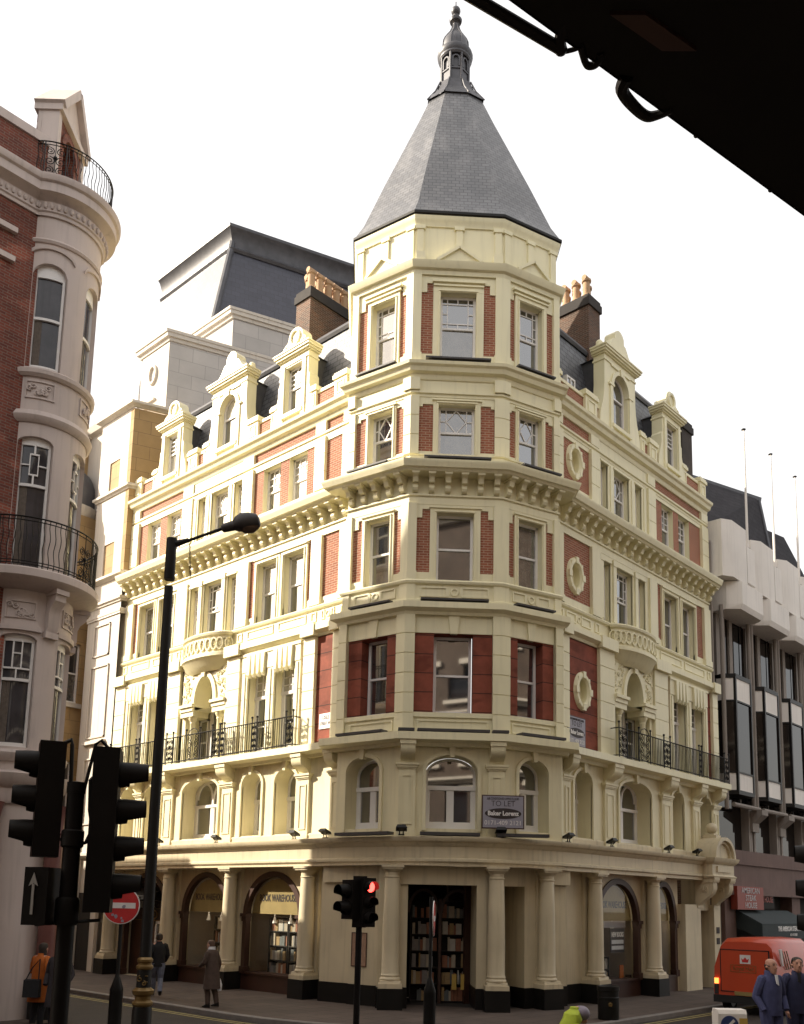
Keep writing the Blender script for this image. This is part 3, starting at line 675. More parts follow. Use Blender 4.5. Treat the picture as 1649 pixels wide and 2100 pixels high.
# --- first floor : banded piers, flat arches, balcony niches
for fr, piers, o1, c in ((FL, [(4.45, 4.98), (5.78, 6.3), (9.5, 10.2), (12.95, 13.72), (16.62, LEND)], L1, 11.5), (FR_, [(4.03, 4.42), (6.14, 7.0), (9.62, 10.55), (14.05, REND+.05)], R1, 8.3)):
    mb = MB()
    for a, b in piers:
        banded(mb, fr, a, b, .1, .27, 7.46, 10.83, .52); mb.box(fr, a-.05, b+.05, .1, .40, 10.83, 11.2)
    build_split('banded_pier', mb, cream, B)
    pairs = [o1[i:i+2] for i in range(0, len(o1), 2)]
    for (a0, e0), (a1, e1) in pairs:
        mb = MB(); x0, x1 = a0-.28, e1+.28
        mb.box(fr, x0, x1, .12, .25, 10.2, 10.83); mb.box(fr, x0-.03, x1+.03, .12, .28, 10.72, 10.8)
        for u, v in ((x0, a0), (e0, a1), (e1, x1)):
            banded(mb, fr, u, v, .12, .23, 7.46, 10.2, .9)
            mb.box(fr, (u+v)/2-.05, (u+v)/2+.05, .2, .26, 7.46, 10.15)
        for u, v in ((a0, e0), (a1, e1)):
            for k in range(4):
                s = u+.14+(v-u-.28)*k/3
                mb.plate(fr, [(s-.055, 10.06), (s+.055, 10.06), (s+.10, 10.72), (s-.10, 10.72)], .14, .33)
                mb.prof(fr, s-.055, s+.055, [(.2, 9.95), (.28, 9.97), (.33, 10.06), (.2, 10.1)])
        part('window_lintel', mb, cream)
    # arched niche with columns under the bowed balcony
    mb = MB(); w = 1.3
    nb = Fr(fr.p(c, 0, 0), fr.S.xy, fr.N.xy)
    wall(mb, nb, -w, w, 9.3, 10.85, .2, [(-.55, .55, 9.3, 9.55, 10.45)], .6)
    arch_band(mb, nb, -.55, .55, 9.55, 10.45, .17, .2, .26); mb.plate(nb, [(-.09, 10.4), (.09, 10.4), (.14, 10.84), (-.14, 10.84)], .2, .33)
    for q in (-1, 1):
        mb.box(nb, min(q*.55, q*w), max(q*.55, q*w), -.4, .30, 9.28, 9.42); mb.box(nb, min(q*.5, q*w), max(q*.5, q*w), -.4, .36, 9.42, 9.52); mb.box(nb, min(q*.55, q*w), max(q*.55, q*w), -.38, .26, 9.10, 9.28)
        mb.box(nb, min(q*1.12, q*w), max(q*1.12, q*w), -.4, .16, 7.46, 9.1)
    mb.box(nb, -w, w, -.62, -.55, 7.46, 10.8)
    build_split('balcony_niche', mb, cream, B)
    rel = MB()                                          # carved foliage in the two spandrels
    for q in (-1, 1):
        for k in range(46):
            s, z = random.uniform(.62, 1.26), random.uniform(9.6, 10.75)
            if sqrt((s/.80)**2+((z-9.55)/1.12)**2) < 1.02: continue
            r = random.uniform(.03, .075); pts = spiral((q*s, .215, z), nb, r, 1.1, random.uniform(0, 6), q)
            rel.tube(pts, .018, 5)
    build_split('spandrel_relief', rel, cream, B, .05)
    col = MB()
    for q in (-1, 1):
        for d in (.08,):
            o = nb.p(q*.78, d, 0); col.lathe(o, [(.15, 7.46), (.15, 7.56), (.12, 7.6), (.105, 7.66), (.092, 8.85), (.11, 8.88), (.10, 8.92), (.14, 9.0), (.16, 9.04), (.16, 9.1)], 14)
            col.box(nb, q*.78-.17, q*.78+.17, d-.17, d+.17, 7.46, 7.54)
    build_split('niche_column', col, cream, B)
    window(nb, -.48, .48, 7.46, 9.6, -.42, 'casement', zt=10.35, zm=9.4); window(nb, -1.1, -.6, 7.46, 9.1, -.42, 'sash'); window(nb, .6, 1.1, 7.46, 9.1, -.42, 'sash')
    # bowed solid balcony with a ring frieze above the niche
    rows, mb, R = [], MB(), 1.32
    arc = [(R*cos(pi-pi*k/20), .14+.48*sin(pi*k/20)) for k in range(21)]
    wp = [nb.p(s, d, 0) for s, d in arc]
    if fr is FL: wp = wp[::-1]
    prof = [(-.3, 10.55), (-.1, 10.72), (.0, 10.93), (.06, 10.97), (.06, 11.08), (-.02, 11.12), (-.02, 11.66), (.05, 11.70), (.07, 11.77), (.02, 11.82), (-.5, 11.84)]
    mb.sweep([(p.x, p.y) for p in wp], prof); part('bowed_balcony', mb, cream)
    rg = MB()
    for k in range(1, 14):
        t = pi*k/14; s, d = -R*cos(t), .14+.48*sin(t); n = Vector((-cos(t)/R, sin(t)/.48)); n.normalize()
        o = nb.p(s, d-.02, 0); N2 = nb.S*n.x+nb.N*n.y; rf = Fr((o.x, o.y), N2.cross(UP).xy, N2.xy)
        rg.ell(rf, 0, 11.39, .12, .20, [(-.035, 0), (-.025, .045), (.02, .045), (.03, 0)], 16)
        rg.ell(rf, 0, 11.39, .035, .06, [(-.03, .0), (-.0, .03), (.02, 0)], 10)
    part('ring_frieze', rg, cream)

# --- oval blind windows on the right side
for zc, d in ((9.28, .15), (12.91, 0), (16.66, 0)):
    mb = MB(); F = Fr(FR_.p(5.14, 0, 0), (1, 0), (0, -1)); x = .12 if d else 0
    mb.ell(F, x, zc, .27, .40, [(-.02, d-.02), (-.02, d+.03), (.03, d+.10), (.12, d+.10), (.17, d+.06), (.20, d-.02)], 32)
    for t in (0, pi/2, pi, 3*pi/2):
        mb.box(F, x+.37*cos(t)-.075, x+.37*cos(t)+.075, d, d+.12, zc+.5*sin(t)-.1, zc+.5*sin(t)+.1)
    for t in (pi/4, 3*pi/4, 5*pi/4, 7*pi/4): mb.box(F, x+.37*cos(t)-.05, x+.37*cos(t)+.05, d, d+.108, zc+.5*sin(t)-.06, zc+.5*sin(t)+.06)
    o = part('oculus', mb, cream)
    ins = MB(); ins.plate(F, [(x+.27*cos(2*pi*k/28), zc+.4*sin(2*pi*k/28)) for k in range(28)], d-.22, d-.18); ins.build('recess', cream, o)

# --- mezzanine : panelled pilasters with scroll corbels, arch mouldings and keystones
def corbel_mb(fr, a, w, d0=.13):
    mb = MB()
    mb.prof(fr, a-w/2, a+w/2, [(d0-.1, 6.62), (d0+.06, 6.62), (d0+.09, 6.7), (d0+.17, 6.76), (d0+.30, 6.80), (d0+.39, 6.88), (d0+.42, 6.98), (d0+.42, 7.2), (d0-.1, 7.2)])
    mb.prof(fr, a-w/2-.02, a+w/2+.02, [(d0-.1, 7.09), (d0+.45, 7.09), (d0+.45, 7.2), (d0-.1, 7.2)]); return mb
def mezz_pilaster(fr, a, w, d0=.13):
    mb = MB()
    mb.box(fr, a-w/2, a+w/2, d0-.1, d0+.09, 4.62, 6.46)
    for z0, z1, e in ((6.46, 6.5, .03), (6.5, 6.56, .06), (6.56, 6.62, .09), (4.62, 4.8, .03)): mb.box(fr, a-w/2-e, a+w/2+e, d0-.1, d0+.09+e, z0, z1)
    u = w/2-.09
    for q in ((a-u, a+u, 6.26, 6.3), (a-u, a+u, 4.95, 4.99), (a-u, a-u+.035, 4.99, 6.26), (a+u-.035, a+u, 4.99, 6.26)): mb.box(fr, q[0], q[1], d0, d0+.115, q[2], q[3])
    part('mezzanine_pilaster', mb, creamshademid); part('corbel', corbel_mb(fr, a, w*.86, d0), creamshademid)
for a, w in ((4.72, .42), (6.13, .5), (9.9, .58), (13.35, .58), (15.27, .42), (17.0, .42)): mezz_pilaster(FL, a, w)
for a, w in ((4.32, .4), (6.72, .58), (10.38, .62), (12.6, .5), (14.18, .46)): mezz_pilaster(FR_, a, w)
mezz_pilaster(FC, -1.22, .46); mezz_pilaster(FC, 1.22, .46)
am = MB()
for fr, ops in ((FL, LM), (FR_, RM), (FC, [TM[0][3:]]), (TL, [TM[1][3:]]), (TR, [TM[2][3:]])):
    for a, b in ops:
        arch_band(am, fr, a, b, 6.46, 6.87, .10, .10, .19); c = (a+b)/2
        am.plate(fr, [(c-.055, 6.8), (c+.055, 6.8), (c+.09, 7.1), (c-.09, 7.1)], .1, .26)
        am.box(fr, a-.10, a, .10, .19, 4.8, 6.46); am.box(fr, b, b+.1, .10, .19, 4.8, 6.46)
build_split('arch_moulding', am, creamshademid, B)

# --- portico : columns, entablature, plinths, shop arches
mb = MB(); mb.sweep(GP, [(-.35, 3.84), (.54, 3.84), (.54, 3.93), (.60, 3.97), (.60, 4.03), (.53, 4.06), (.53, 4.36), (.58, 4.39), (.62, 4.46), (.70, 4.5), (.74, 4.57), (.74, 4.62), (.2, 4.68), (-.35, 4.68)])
part('portico_entablature', mb, creamshadelow)
mb = MB(); mb.sweep(GP, [(-.1, 4.66), (.20, 4.66), (.20, 4.80), (.16, 4.84), (-.1, 4.84)]); part('mezzanine_plinth', mb, creamshadelow)
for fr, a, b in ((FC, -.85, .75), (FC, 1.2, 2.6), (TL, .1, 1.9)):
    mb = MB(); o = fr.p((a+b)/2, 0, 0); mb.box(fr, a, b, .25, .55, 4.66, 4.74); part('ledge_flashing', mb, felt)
G0 = .12                                              # pavement level
def column(fr, a, d=.34):
    o = fr.p(a, d, 0); s, k, pl = MB(), MB(), MB()
    pl.box(fr, a-.33, a+.33, -.25, d+.33, G0-.02, .66)
    s.box(fr, a-.31, a+.31, d-.31, d+.31, .66, .78)
    s.prof(fr, a-.27, a+.27, [(d-.27, .78), (d+.27, .78), (d+.25, .86), (d-.25, .86)])
    s.lathe(o, [(.27, .86), (.28, .89), (.27, .92), (.245, .94), (.245, .97), (.255, .99), (.245, 1.01), (.232, 1.05), (.232, 1.7), (.222, 2.5), (.198, 3.50), (.195, 3.52), (.215, 3.53), (.215, 3.555), (.195, 3.57), (.195, 3.66), (.215, 3.68), (.25, 3.74)], 24)
    s.box(fr, a-.27, a+.27, d-.27, d+.27, 3.74, 3.84); s.box(fr, a-.30, a+.30, d-.30, d+.30, 3.79, 3.845)
    s.box(fr, a-.24, a+.24, -.12, .12, .66, 3.84)
    c = part('column', s, creamshadelow); pl.build('plinth', blackgloss, c); return c
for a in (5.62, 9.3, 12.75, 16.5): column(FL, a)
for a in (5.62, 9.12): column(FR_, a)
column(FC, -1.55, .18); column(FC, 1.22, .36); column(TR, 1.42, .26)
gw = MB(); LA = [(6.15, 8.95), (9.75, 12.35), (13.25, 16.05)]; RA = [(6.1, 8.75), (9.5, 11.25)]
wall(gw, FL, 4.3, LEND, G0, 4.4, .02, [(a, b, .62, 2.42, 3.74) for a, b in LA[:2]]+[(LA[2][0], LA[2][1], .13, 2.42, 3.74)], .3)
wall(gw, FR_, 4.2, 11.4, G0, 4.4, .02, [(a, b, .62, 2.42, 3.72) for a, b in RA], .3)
build_split('shopfront_wall', gw, creamshadelow, B)
pl = MB()
for fr, sp in ((FL, [(4.35, 6.15), (8.95, 9.75), (12.35, 13.25), (16.05, LEND)]), (FR_, [(4.2, 6.1), (8.75, 9.5)])):
    for a, b in sp: pl.box(fr, a, b, -.05, .05, G0-.02, .66)
build_split('black_skirting', pl, blackgloss, B)
def shop_arch(fr, a, b, low=.62):
    mb = MB(); w = .17
    arch_band(mb, fr, a+w, b-w, 2.42, 3.74-w, w, -.12, .07, 20)
    for q in ((a, a+w), (b-w, b)):
        mb.box(fr, q[0], q[1], -.12, .07, low, 2.2); mb.box(fr, q[0]-.05, q[1]+.05, -.12, .14, 2.34, 2.44); mb.box(fr, q[0]-.02, q[1]+.02, -.12, .10, 2.2, 2.34); mb.box(fr, q[0]-.03, q[1]+.03, -.12, .11, low, low+.2)
    if low > .5: mb.box(fr, a, b, -.15, .04, G0, .60); mb.box(fr, a-.03, b+.03, -.15, .09, .60, .66)
    o = part('shop_arch', mb, darkwood)
    if low > .5:
        poly = [(a+w, .66), (b-w, .66)]+arcpts(a+w, b-w, 2.42, 3.57, 16)[::-1]
        glass_pane(fr, poly, -.06, (0, 0), o, shopglass)
    return o
for a, b in LA[:2]: shop_arch(FL, a, b)
shop_arch(FL, *LA[2], .13)
for a, b in RA: shop_arch(FR_, a, b)
# solid angled piers round the corner entrance, lintels and soffit
pr = MB(); pk = MB()
def pier(fr, a, b, d0, d1, top=3.84):
    pr.box(fr, a, b, d0, d1, .66, top); pk.box(fr, a-.02, b+.02, d0-.02, d1+.025, G0-.02, .66)
pier(TL, .55, 1.62, -.5, .10); pier(TL, 1.62, 2.7, -.5, .02)
pr.box(FC, -1.9, -1.12, -1.6, .02, .66, 3.84); pk.box(FC, -1.92, -1.10, -1.62, .05, G0-.02, .66)
pr.box(FC, .72, 1.3, -1.4, .12, .66, 3.84); pk.box(FC, .70, 1.32, -1.42, .15, G0-.02, .66)
pr.box(TR, .82, 1.5, -1.3, .06, .66, 3.84); pk.box(TR, .80, 1.52, -1.3, .09, G0-.02, .66)
pr.box(TR, 1.5, 2.4, -.5, -.12, .66, 3.84); pr.box(FR_, 4.05, 4.4, -.4, .1, .66, 3.84); pk.box(TR, 1.52, 2.4, -.5, -.09, G0-.02, .66)
pr.box(FC, -1.7, 1.4, -.35, .10, 3.36, 3.86); pr.box(TR, -.1, .82, -.3, .055, 3.36, 3.86); pr.box(TL, .2, 2.6, -.3, .12, 3.40, 3.86)
pr.box(TR, 1.5, 2.4, -.3, .055, 3.44, 3.86)
build_split('entrance_pier', pr, creamshadelow, B); build_split('entrance_plinth', pk, blackgloss, B)
mb = MB(); mb.plate(TL, [(1.02, 1.15), (1.50, 1.15), (1.50, 2.02), (1.02, 2.02)], .10, .115)
notice = thing('notice', 'small faded reddish notice pinned to the cream pier left of the corner entrance', 'notice', TL.p(1.26, .1, 1.15))
mb.build('sheet', mat('faded_paper', (.33, .20, .13), .7, .2, 12), notice)
nf = MB()
for q in ((1.0, 1.02, 1.13, 2.04), (1.5, 1.52, 1.13, 2.04), (1.02, 1.5, 1.13, 1.15), (1.02, 1.5, 2.02, 2.04)): nf.box(TL, q[0], q[1], .1, .125, q[2], q[3])
nf.build('frame', darkwood, notice)
# --- shop interior
it = MB()
it.face([(.35, 5.0, G0+.02), (4.6, 5.0, G0+.02), (4.6, 17.2, G0+.02), (.35, 17.2, G0+.02)])
for pts in (((3.2, 5.2), (3.2, 12.9)), ((.02, 12.9), (3.2, 12.9)), ((4.4, 3.4), (11.3, 3.4)), ((11.3, 0), (11.3, 3.4)), ((4.4, 3.4), (3.2, 5.2))):
    (x0, y0), (x1, y1) = pts; it.face([(x0, y0, G0), (x1, y1, G0), (x1, y1, 3.9), (x0, y0, 3.9)])
part('shop_inner_walls', it, interior)
it = MB(); it.face([(-.6, 17.2, 3.85), (12, 17.2, 3.85), (12, -.5, 3.85), (2.0, -.5, 3.85), (-.6, 2.2, 3.85)]); part('shop_ceiling', it, interior)
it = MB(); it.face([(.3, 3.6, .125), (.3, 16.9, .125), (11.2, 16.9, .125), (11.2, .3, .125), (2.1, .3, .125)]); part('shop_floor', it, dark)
for (fr, a, b, txt) in ((FL, 6.15, 8.95, 1), (FL, 9.75, 12.35, 1), (FR_, 6.1, 8.75, 1), (FR_, 9.5, 11.25, 1)):
    mb = MB(); mb.plate(fr, [(a+.2, 2.44), (b-.2, 2.44)]+arcpts(a+.2, b-.2, 2.46, 3.52)[::-1], -.2, -.16)
    o = part('fanlight_board', mb, yellow)
    text('BOOK WAREHOUSE', .30, fr, (a+b)/2, 2.92, -.155, ink, o, xs=.62*(b-a)/2.7, bold=.006)
    mb = MB(); mb.box(fr, a+.1, b-.1, -1.0, -.12, .5, .66); part('window_bed', mb, darkwood)
    for s in ((a*.62+b*.38), (a*.35+b*.65)):
        mb = MB(); o = fr.p(s, -.42, 0); mb.tube([o+UP*2.44, o+UP*2.33], .015, 6); mb.lathe(o+UP*2.16, [(.075, 0), (.05, .08), (.035, .17), (.02, .18)], 10); part('spot_lamp', mb, white)
for fr, a, b, d in ((FL, 6.3, 8.8, -.30), (FL, 9.9, 12.2, -.30), (FR_, 6.3, 8.6, -.30), (FR_, 9.6, 11.1, -.30)):
    mb = MB(); z = 2.46 if fr is not FC else 3.3
    mb.box(fr, a, b, d-.08, d, z, z+.03); part('added_shop_light', mb, addedlight)  # unseen glowing strips added to light the window displays
# --- roofs behind the parapets
rf = MB()
pf = [(-.42, 18.3), (-.42, 18.75), (-1.10, 22.0), (-1.4, 22.25), (-4.5, 22.5)]
for path in ([(0, LEND), (0, 4.0)], [(3.6, 0), (REND, 0)]):
    mb = MB(); mb.sweep(path, [(d, z) for d, z in pf]+[(-4.5, 18.3)]); part('mansard_roof', mb, slate)
    mb = MB(); mb.sweep(path, [(-1.02, 21.86), (-.97, 21.96), (-1.05, 22.12), (-1.42, 22.32), (-1.42, 22.2)]); part('lead_roll', mb, lead)
# parapet with brick panels and pedestals
PAR = ((FL, LEND, [(5.0, 5.55), (6.45, 6.72), (8.45, 8.72), (9.45, 10.0), (12.3, 12.62), (13.05, 13.6), (15.72, 16.0), (16.85, LEND)], [(6.55, 8.6, 0), (9.9, 12.45, 1), (13.75, 15.8, 0)]),
       (FR_, REND, [(4.02, 4.3), (5.75, 6.45), (9.3, 9.62), (9.95, 10.5), (12.5, 12.8), (13.95, REND)], [(6.62, 9.22, 1), (10.58, 12.66, 0)]))
WG = []
def gable(fr, a, b, big):
    c = (a+b)/2; mb = MB(); d = .08
    if big:
        h = 1.02
        half = [(-1.32, 18.46), (-1.30, 18.95), (-1.24, 19.15), (-1.12, 19.5), (-1.05, 19.85), (-1.02, 20.2), (-h, 21.2), (-h+.0001, 21.5), (-.88, 21.55), (-.80, 21.62), (-.60, 21.80), (-.42, 22.06), (-.30, 22.1), (-.29, 22.3), (-.2, 22.42), (-.1, 22.48), (0, 22.5)]
        op = [(c-.5, c+.5, 18.85, 20.25, 20.78)]
    else:
        h = .72
        half = [(-1.03, 18.46), (-1.02, 18.85), (-.97, 19.1), (-.86, 19.35), (-.79, 19.6), (-.80, 19.95), (-.74, 20.02), (-.7199, 20.05), (-h, 20.8), (-h+.0001, 21.15), (-.58, 21.2), (-.52, 21.3), (-.5, 21.42), (-.40, 21.46), (-.36, 21.55), (-.345, 21.66), (-.24, 21.80), (-.12, 21.87), (0, 21.9)]
        op = [(c-.42, c+.42, 18.85, 20.55)]
    half = sorted(half, key=lambda p: p[0]) if False else half
    top = []
    for x, z in half:
        if top and x <= top[-1][0]: x = top[-1][0]+1e-4
        top.append((x, z))
    full = [(c+x, z) for x, z in top]+[(c-x, z) for x, z in top[::-1][1:]]
    wall(mb, fr, full[0][0], full[-1][0], 18.44, 99, d, op, .22, top=full, th=.42)
    cz = 21.22 if big else 20.82
    for e, z0, z1 in ((.03, cz-.22, cz-.16), (.06, cz, cz+.05), (.12, cz+.05, cz+.12), (.17, cz+.12, cz+.2), (.20, cz+.2, cz+.25)):
        mb.box(fr, c-h-e, c+h+e, d-.45, d+e, z0, z1)
    for q in (-1, 1):
        mb.box(fr, c+q*(op[0][1]-c+.12)-.08, c+q*(op[0][1]-c+.12)+.08, 0, d+.05, 18.5, op[0][3] if big else cz-.2)
    if big:
        arch_band(mb, fr, op[0][0], op[0][1], 20.25, 20.78, .14, 0, d+.06); mb.plate(fr, [(c-.07, 20.74), (c+.07, 20.74), (c+.11, 21.0), (c-.11, 21.0)], 0, d+.1)
        for q in (-1, 1): mb.box(fr, c+q*.62-.16, c+q*.62+.16, 0, d+.07, 20.2, 20.28); mb.lathe(fr.p(c+q*1.0, d-.2, 21.48), [(.001, 0), (.12, .02), (.12, .2), (.08, .26), (.001, .27)], 10)
        mb.box(fr, c-.62, c+.62, 0, d+.045, 20.93, 20.99)
        for q in (-1, 1): mb.tube(spiral(fr.p(c+q*.82, d+.02, 21.62)-fr.p(0, 0, 0)+fr.p(0, 0, 0), Fr((0, 0), fr.S.xy, fr.N.xy), .001), .001, 4) if False else None
    else:
        mb.ell(fr, c, 21.52, .20, .24, [(-.02, d-.02), (-.02, d+.05), (.02, d+.07), (.06, d+.07), (.08, d-.02)], 20)
        for q in (-1, 1): mb.tube(spiral((c+q*.42, d+.02, 21.22), fr, .13, 1.3, 0, q), .035, 6); mb.lathe(fr.p(c+q*.50, d-.2, 21.14), [(.001, 0), (.11, .02), (.11, .16), (.001, .2)], 10)
    mb.box(fr, op[0][0]-.12, op[0][1]+.12, 0, d+.09, 18.72, 18.85)
    g = part('dormer_gable', mb, cream)
    if big: window(fr, c-.5, c+.5, 18.85, 20.25, d-.16, 'sash', zt=20.78, parent=g, zm=20.0)
    else: window(fr, c-.42, c+.42, 18.85, 20.55, d-.16, 'narrow', parent=g, zm=19.8)
    bd = MB(); hh = h-.22; bd.box(fr, c-hh, c+hh, -2.2, d-.42, 18.5, cz+.05)
    bd.hexa([fr.p(c-hh-.08, d-.42, cz+.05), fr.p(c+hh+.08, d-.42, cz+.05), fr.p(c, d-.42, cz+.45)], [fr.p(c-hh-.08, -2.2, cz+.05), fr.p(c+hh+.08, -2.2, cz+.05), fr.p(c, -2.2, cz+.45)])
    bd.build('dormer_cheeks', lead, g)
for fr, end, peds, gabs in PAR:
    bk, cp = MB(), MB(); s0 = 4.42 if fr is FL else 4.02
    cuts = [(a+.35, b-.35) for a, b, g_ in gabs]; x = s0
    for a, b in cuts+[(end, end)]:
        if a > x: bk.box(fr, x, a, -.30, -.04, 18.42, 19.12); cp.box(fr, x, a, -.33, -.0, 19.12, 19.22); cp.box(fr, x, a, -.31, -.02, 18.44, 18.58)
        x = b
    for a, b in peds:
        cp.box(fr, a, b, -.36, .06, 18.44, 19.22); cp.box(fr, a-.05, b+.05, -.4, .11, 19.22, 19.34); cp.box(fr, a-.02, b+.02, -.38, .08, 19.34, 19.42); cp.box(fr, a-.03, b+.03, -.36, .09, 18.44, 18.56)
        panelw = (b-a)/2; u = panelw*.62; m_ = (a+b)/2
        for q in ((m_-u, m_+u, 18.7, 18.735), (m_-u, m_+u, 19.08, 19.115), (m_-u, m_-u+.035, 18.735, 19.08), (m_+u-.035, m_+u, 18.735, 19.08)): cp.box(fr, q[0], q[1], .05, .085, q[2], q[3])
    build_split('parapet', bk, redbrick, B); build_split('parapet_coping', cp, cream, B)
    for a, b, big in gabs: gable(fr, a, b, big)
# ball-free end walls and small rooflight
mb = MB(); mb.hexa([(.05, LEND, 3.8), (.05, LEND, 18.4), (1.5, LEND, 21.3), (6, LEND, 21.6), (6, LEND, 0)], [(.05, LEND+.12, 3.8), (.05, LEND+.12, 18.4), (1.5, LEND+.12, 21.3), (6, LEND+.12, 21.6), (6, LEND+.12, 0)]); part('end_wall', mb, stockbrick)
mb = MB(); mb.hexa([(REND-.1, .05, 0), (REND-.1, .05, 18.4), (REND-.1, 1.5, 21.3), (REND-.1, 6, 21.6), (REND-.1, 6, 0)], [(REND, .05, 0), (REND, .05, 18.4), (REND, 1.5, 21.3), (REND, 6, 21.6), (REND, 6, 0)]); part('end_wall', mb, stockbrick)
mb = MB(); F = FR_
for a, b, z0, z1 in ((5.55, 5.6, 19.3, 20.05), (6.0, 6.05, 19.3, 20.05), (5.6, 6.0, 19.3, 19.36), (5.6, 6.0, 19.99, 20.05), (5.78, 5.82, 19.36, 19.99), (5.6, 6.0, 19.66, 19.69)): mb.box(F, a, b, -1.0, -.52, z0, z1)
o = part('rooflight', mb, white); mb = MB(); mb.box(F, 5.6, 6.0, -1.0, -.55, 19.36, 19.99); mb.build('pane', glass, o)
mb = MB(); mb.tube([(5.3, .05, 18.4), (5.3, .05, 14.2)], .01, 4) if False else None
# chimneys with terracotta pots
def chimney(x0, x1, y0, y1, z0, z1, pots, m=stockbrick):
    mb = MB(); mb.abox(x0, x1, y0, y1, z0, z1-.42); c = part('chimney', mb, m)
    mb = MB(); mb.abox(x0-.06, x1+.06, y0-.06, y1+.06, z1-.42, z1-.14); mb.abox(x0-.02, x1+.02, y0-.02, y1+.02, z1-.14, z1); mb.build('chimney_cap', mat('soot_cement', (.035, .03, .028), .9, .2, 3), c)
    for px, py in pots:
        mb = MB(); mb.lathe((px, py, z1-.04), [(.16, 0), (.17, .12), (.13, .17), (.125, .62), (.17, .66), (.17, .74), (.12, .76)], 12)
        mb.tube([(px-.17, py, z1+.74), (px+.17, py, z1+.74)], .10, 10); mb.build('chimney_pot', terra, c)
chimney(.85, 3.4, 8.0, 8.75, 20.3, 24.15, [(1.02+.40*k, 8.2, ) for k in range(6)]+[(1.25+.45*k, 8.58) for k in range(5)])
chimney(7.6, 8.35, .95, 3.4, 20.3, 24.25, [(7.8, 1.15+.43*k) for k in range(5)]+[(8.18, 1.35+.45*k) for k in range(4)])
chimney(13.55, REND-.02, .45, 2.6, 18.6, 21.9, [], sootbrick)
# --- spire
def ring_at(z, k, b=1.0): return off_ring(z, k)
mb = MB(); ks = [(23.34, 1.045), (23.9, .955), (24.6, .875), (25.6, .762), (27.2, .572), (28.6, .405), (29.75, .275)]
mb.grid([off_ring(z, k) for z, k in ks], True); sp = part('spire', mb, slatepale, B)
mb = MB()
for a, P in enumerate(OCT[:4]):
    pass
mb.grid([off_ring(z, k) for z, k in ((29.66, .305), (29.9, .272), (29.92, .255), (30.12, .225), (30.14, .21), (30.4, .185), (30.42, .175), (30.6, .165))], True)
for P in OCT:
    q = lambda z, k: (cc[0]+(P[0]-cc[0])*k, cc[1]+(P[1]-cc[1])*k, z)
    mb.tube([q(29.66, .31), q(30.14, .222), q(30.6, .168)], .028, 5)
mb.build('lead_collar', lead, sp)
mb = MB(); c0 = (cc[0], cc[1], 0); ph = radians(-22.5+0)
def lat(prof, n=8, rot=0.): 
    rows = [[(cc[0]+r*cos(2*pi*(k+.5)/n+rot), cc[1]+r*sin(2*pi*(k+.5)/n+rot), z) for k in range(n)] for r, z in prof]; mb.grid(rows, True, True)
lat([(.49, 30.5), (.51, 30.6), (.51, 30.66), (.485, 30.68), (.485, 31.0), (.52, 31.02), (.52, 31.07), (.46, 31.09), (.46, 31.62), (.52, 31.66)], 8, pi/4)
mb.lathe(c0, [(.52, 31.6), (.56, 31.66), (.56, 31.72), (.60, 31.78), (.62, 31.88), (.60, 31.94), (.52, 31.96), (.49, 32.0)], 24)
for k in range(8):
    t = 2*pi*(k+.5)/8+pi/4; x, y = cc[0]+.50*cos(t), cc[1]+.50*sin(t); mb.tube([(x, y, 30.55), (x, y, 31.66)], .045, 6)
    t = 2*pi*k/8+pi/4; N2 = (cos(t), sin(t)); F = Fr((cc[0]+.437*cos(t), cc[1]+.437*sin(t)), (-sin(t), cos(t)), N2)
    arch_band(mb, F, -.09, .09, 31.4, 31.5, .045, 0, .05, 8); mb.box(F, -.135, -.09, 0, .05, 31.1, 31.4); mb.box(F, .09, .135, 0, .05, 31.1, 31.4)
mb.build('lantern', lead, sp)
mb = MB()
mb.lathe(c0, [(.48, 31.98), (.47, 32.2), (.45, 32.36), (.39, 32.52), (.29, 32.68), (.20, 32.82), (.15, 32.95), (.11, 33.1), (.10, 33.22), (.13, 33.25), (.20, 33.28), (.225, 33.36), (.17, 33.43), (.10, 33.47), (.08, 33.54), (.10, 33.58)], 24)
for k in range(8):
    t = 2*pi*k/8+pi/8; mb.tube([(cc[0]+r*cos(t), cc[1]+r*sin(t), z) for r, z in ((.49, 32.0), (.46, 32.36), (.40, 32.52), (.30, 32.69), (.21, 32.83), (.15, 32.97), (.11, 33.15))], .022, 5)
mb.lathe((cc[0], cc[1], 33.74), [(max(.001, .165*sin(pi*k/10)), -.165*cos(pi*k/10)) for k in range(11)], 16)
mb.tube([(cc[0], cc[1], 33.88), (cc[0], cc[1], 34.12)], .02, 5)
mb.build('finial', lead, sp)
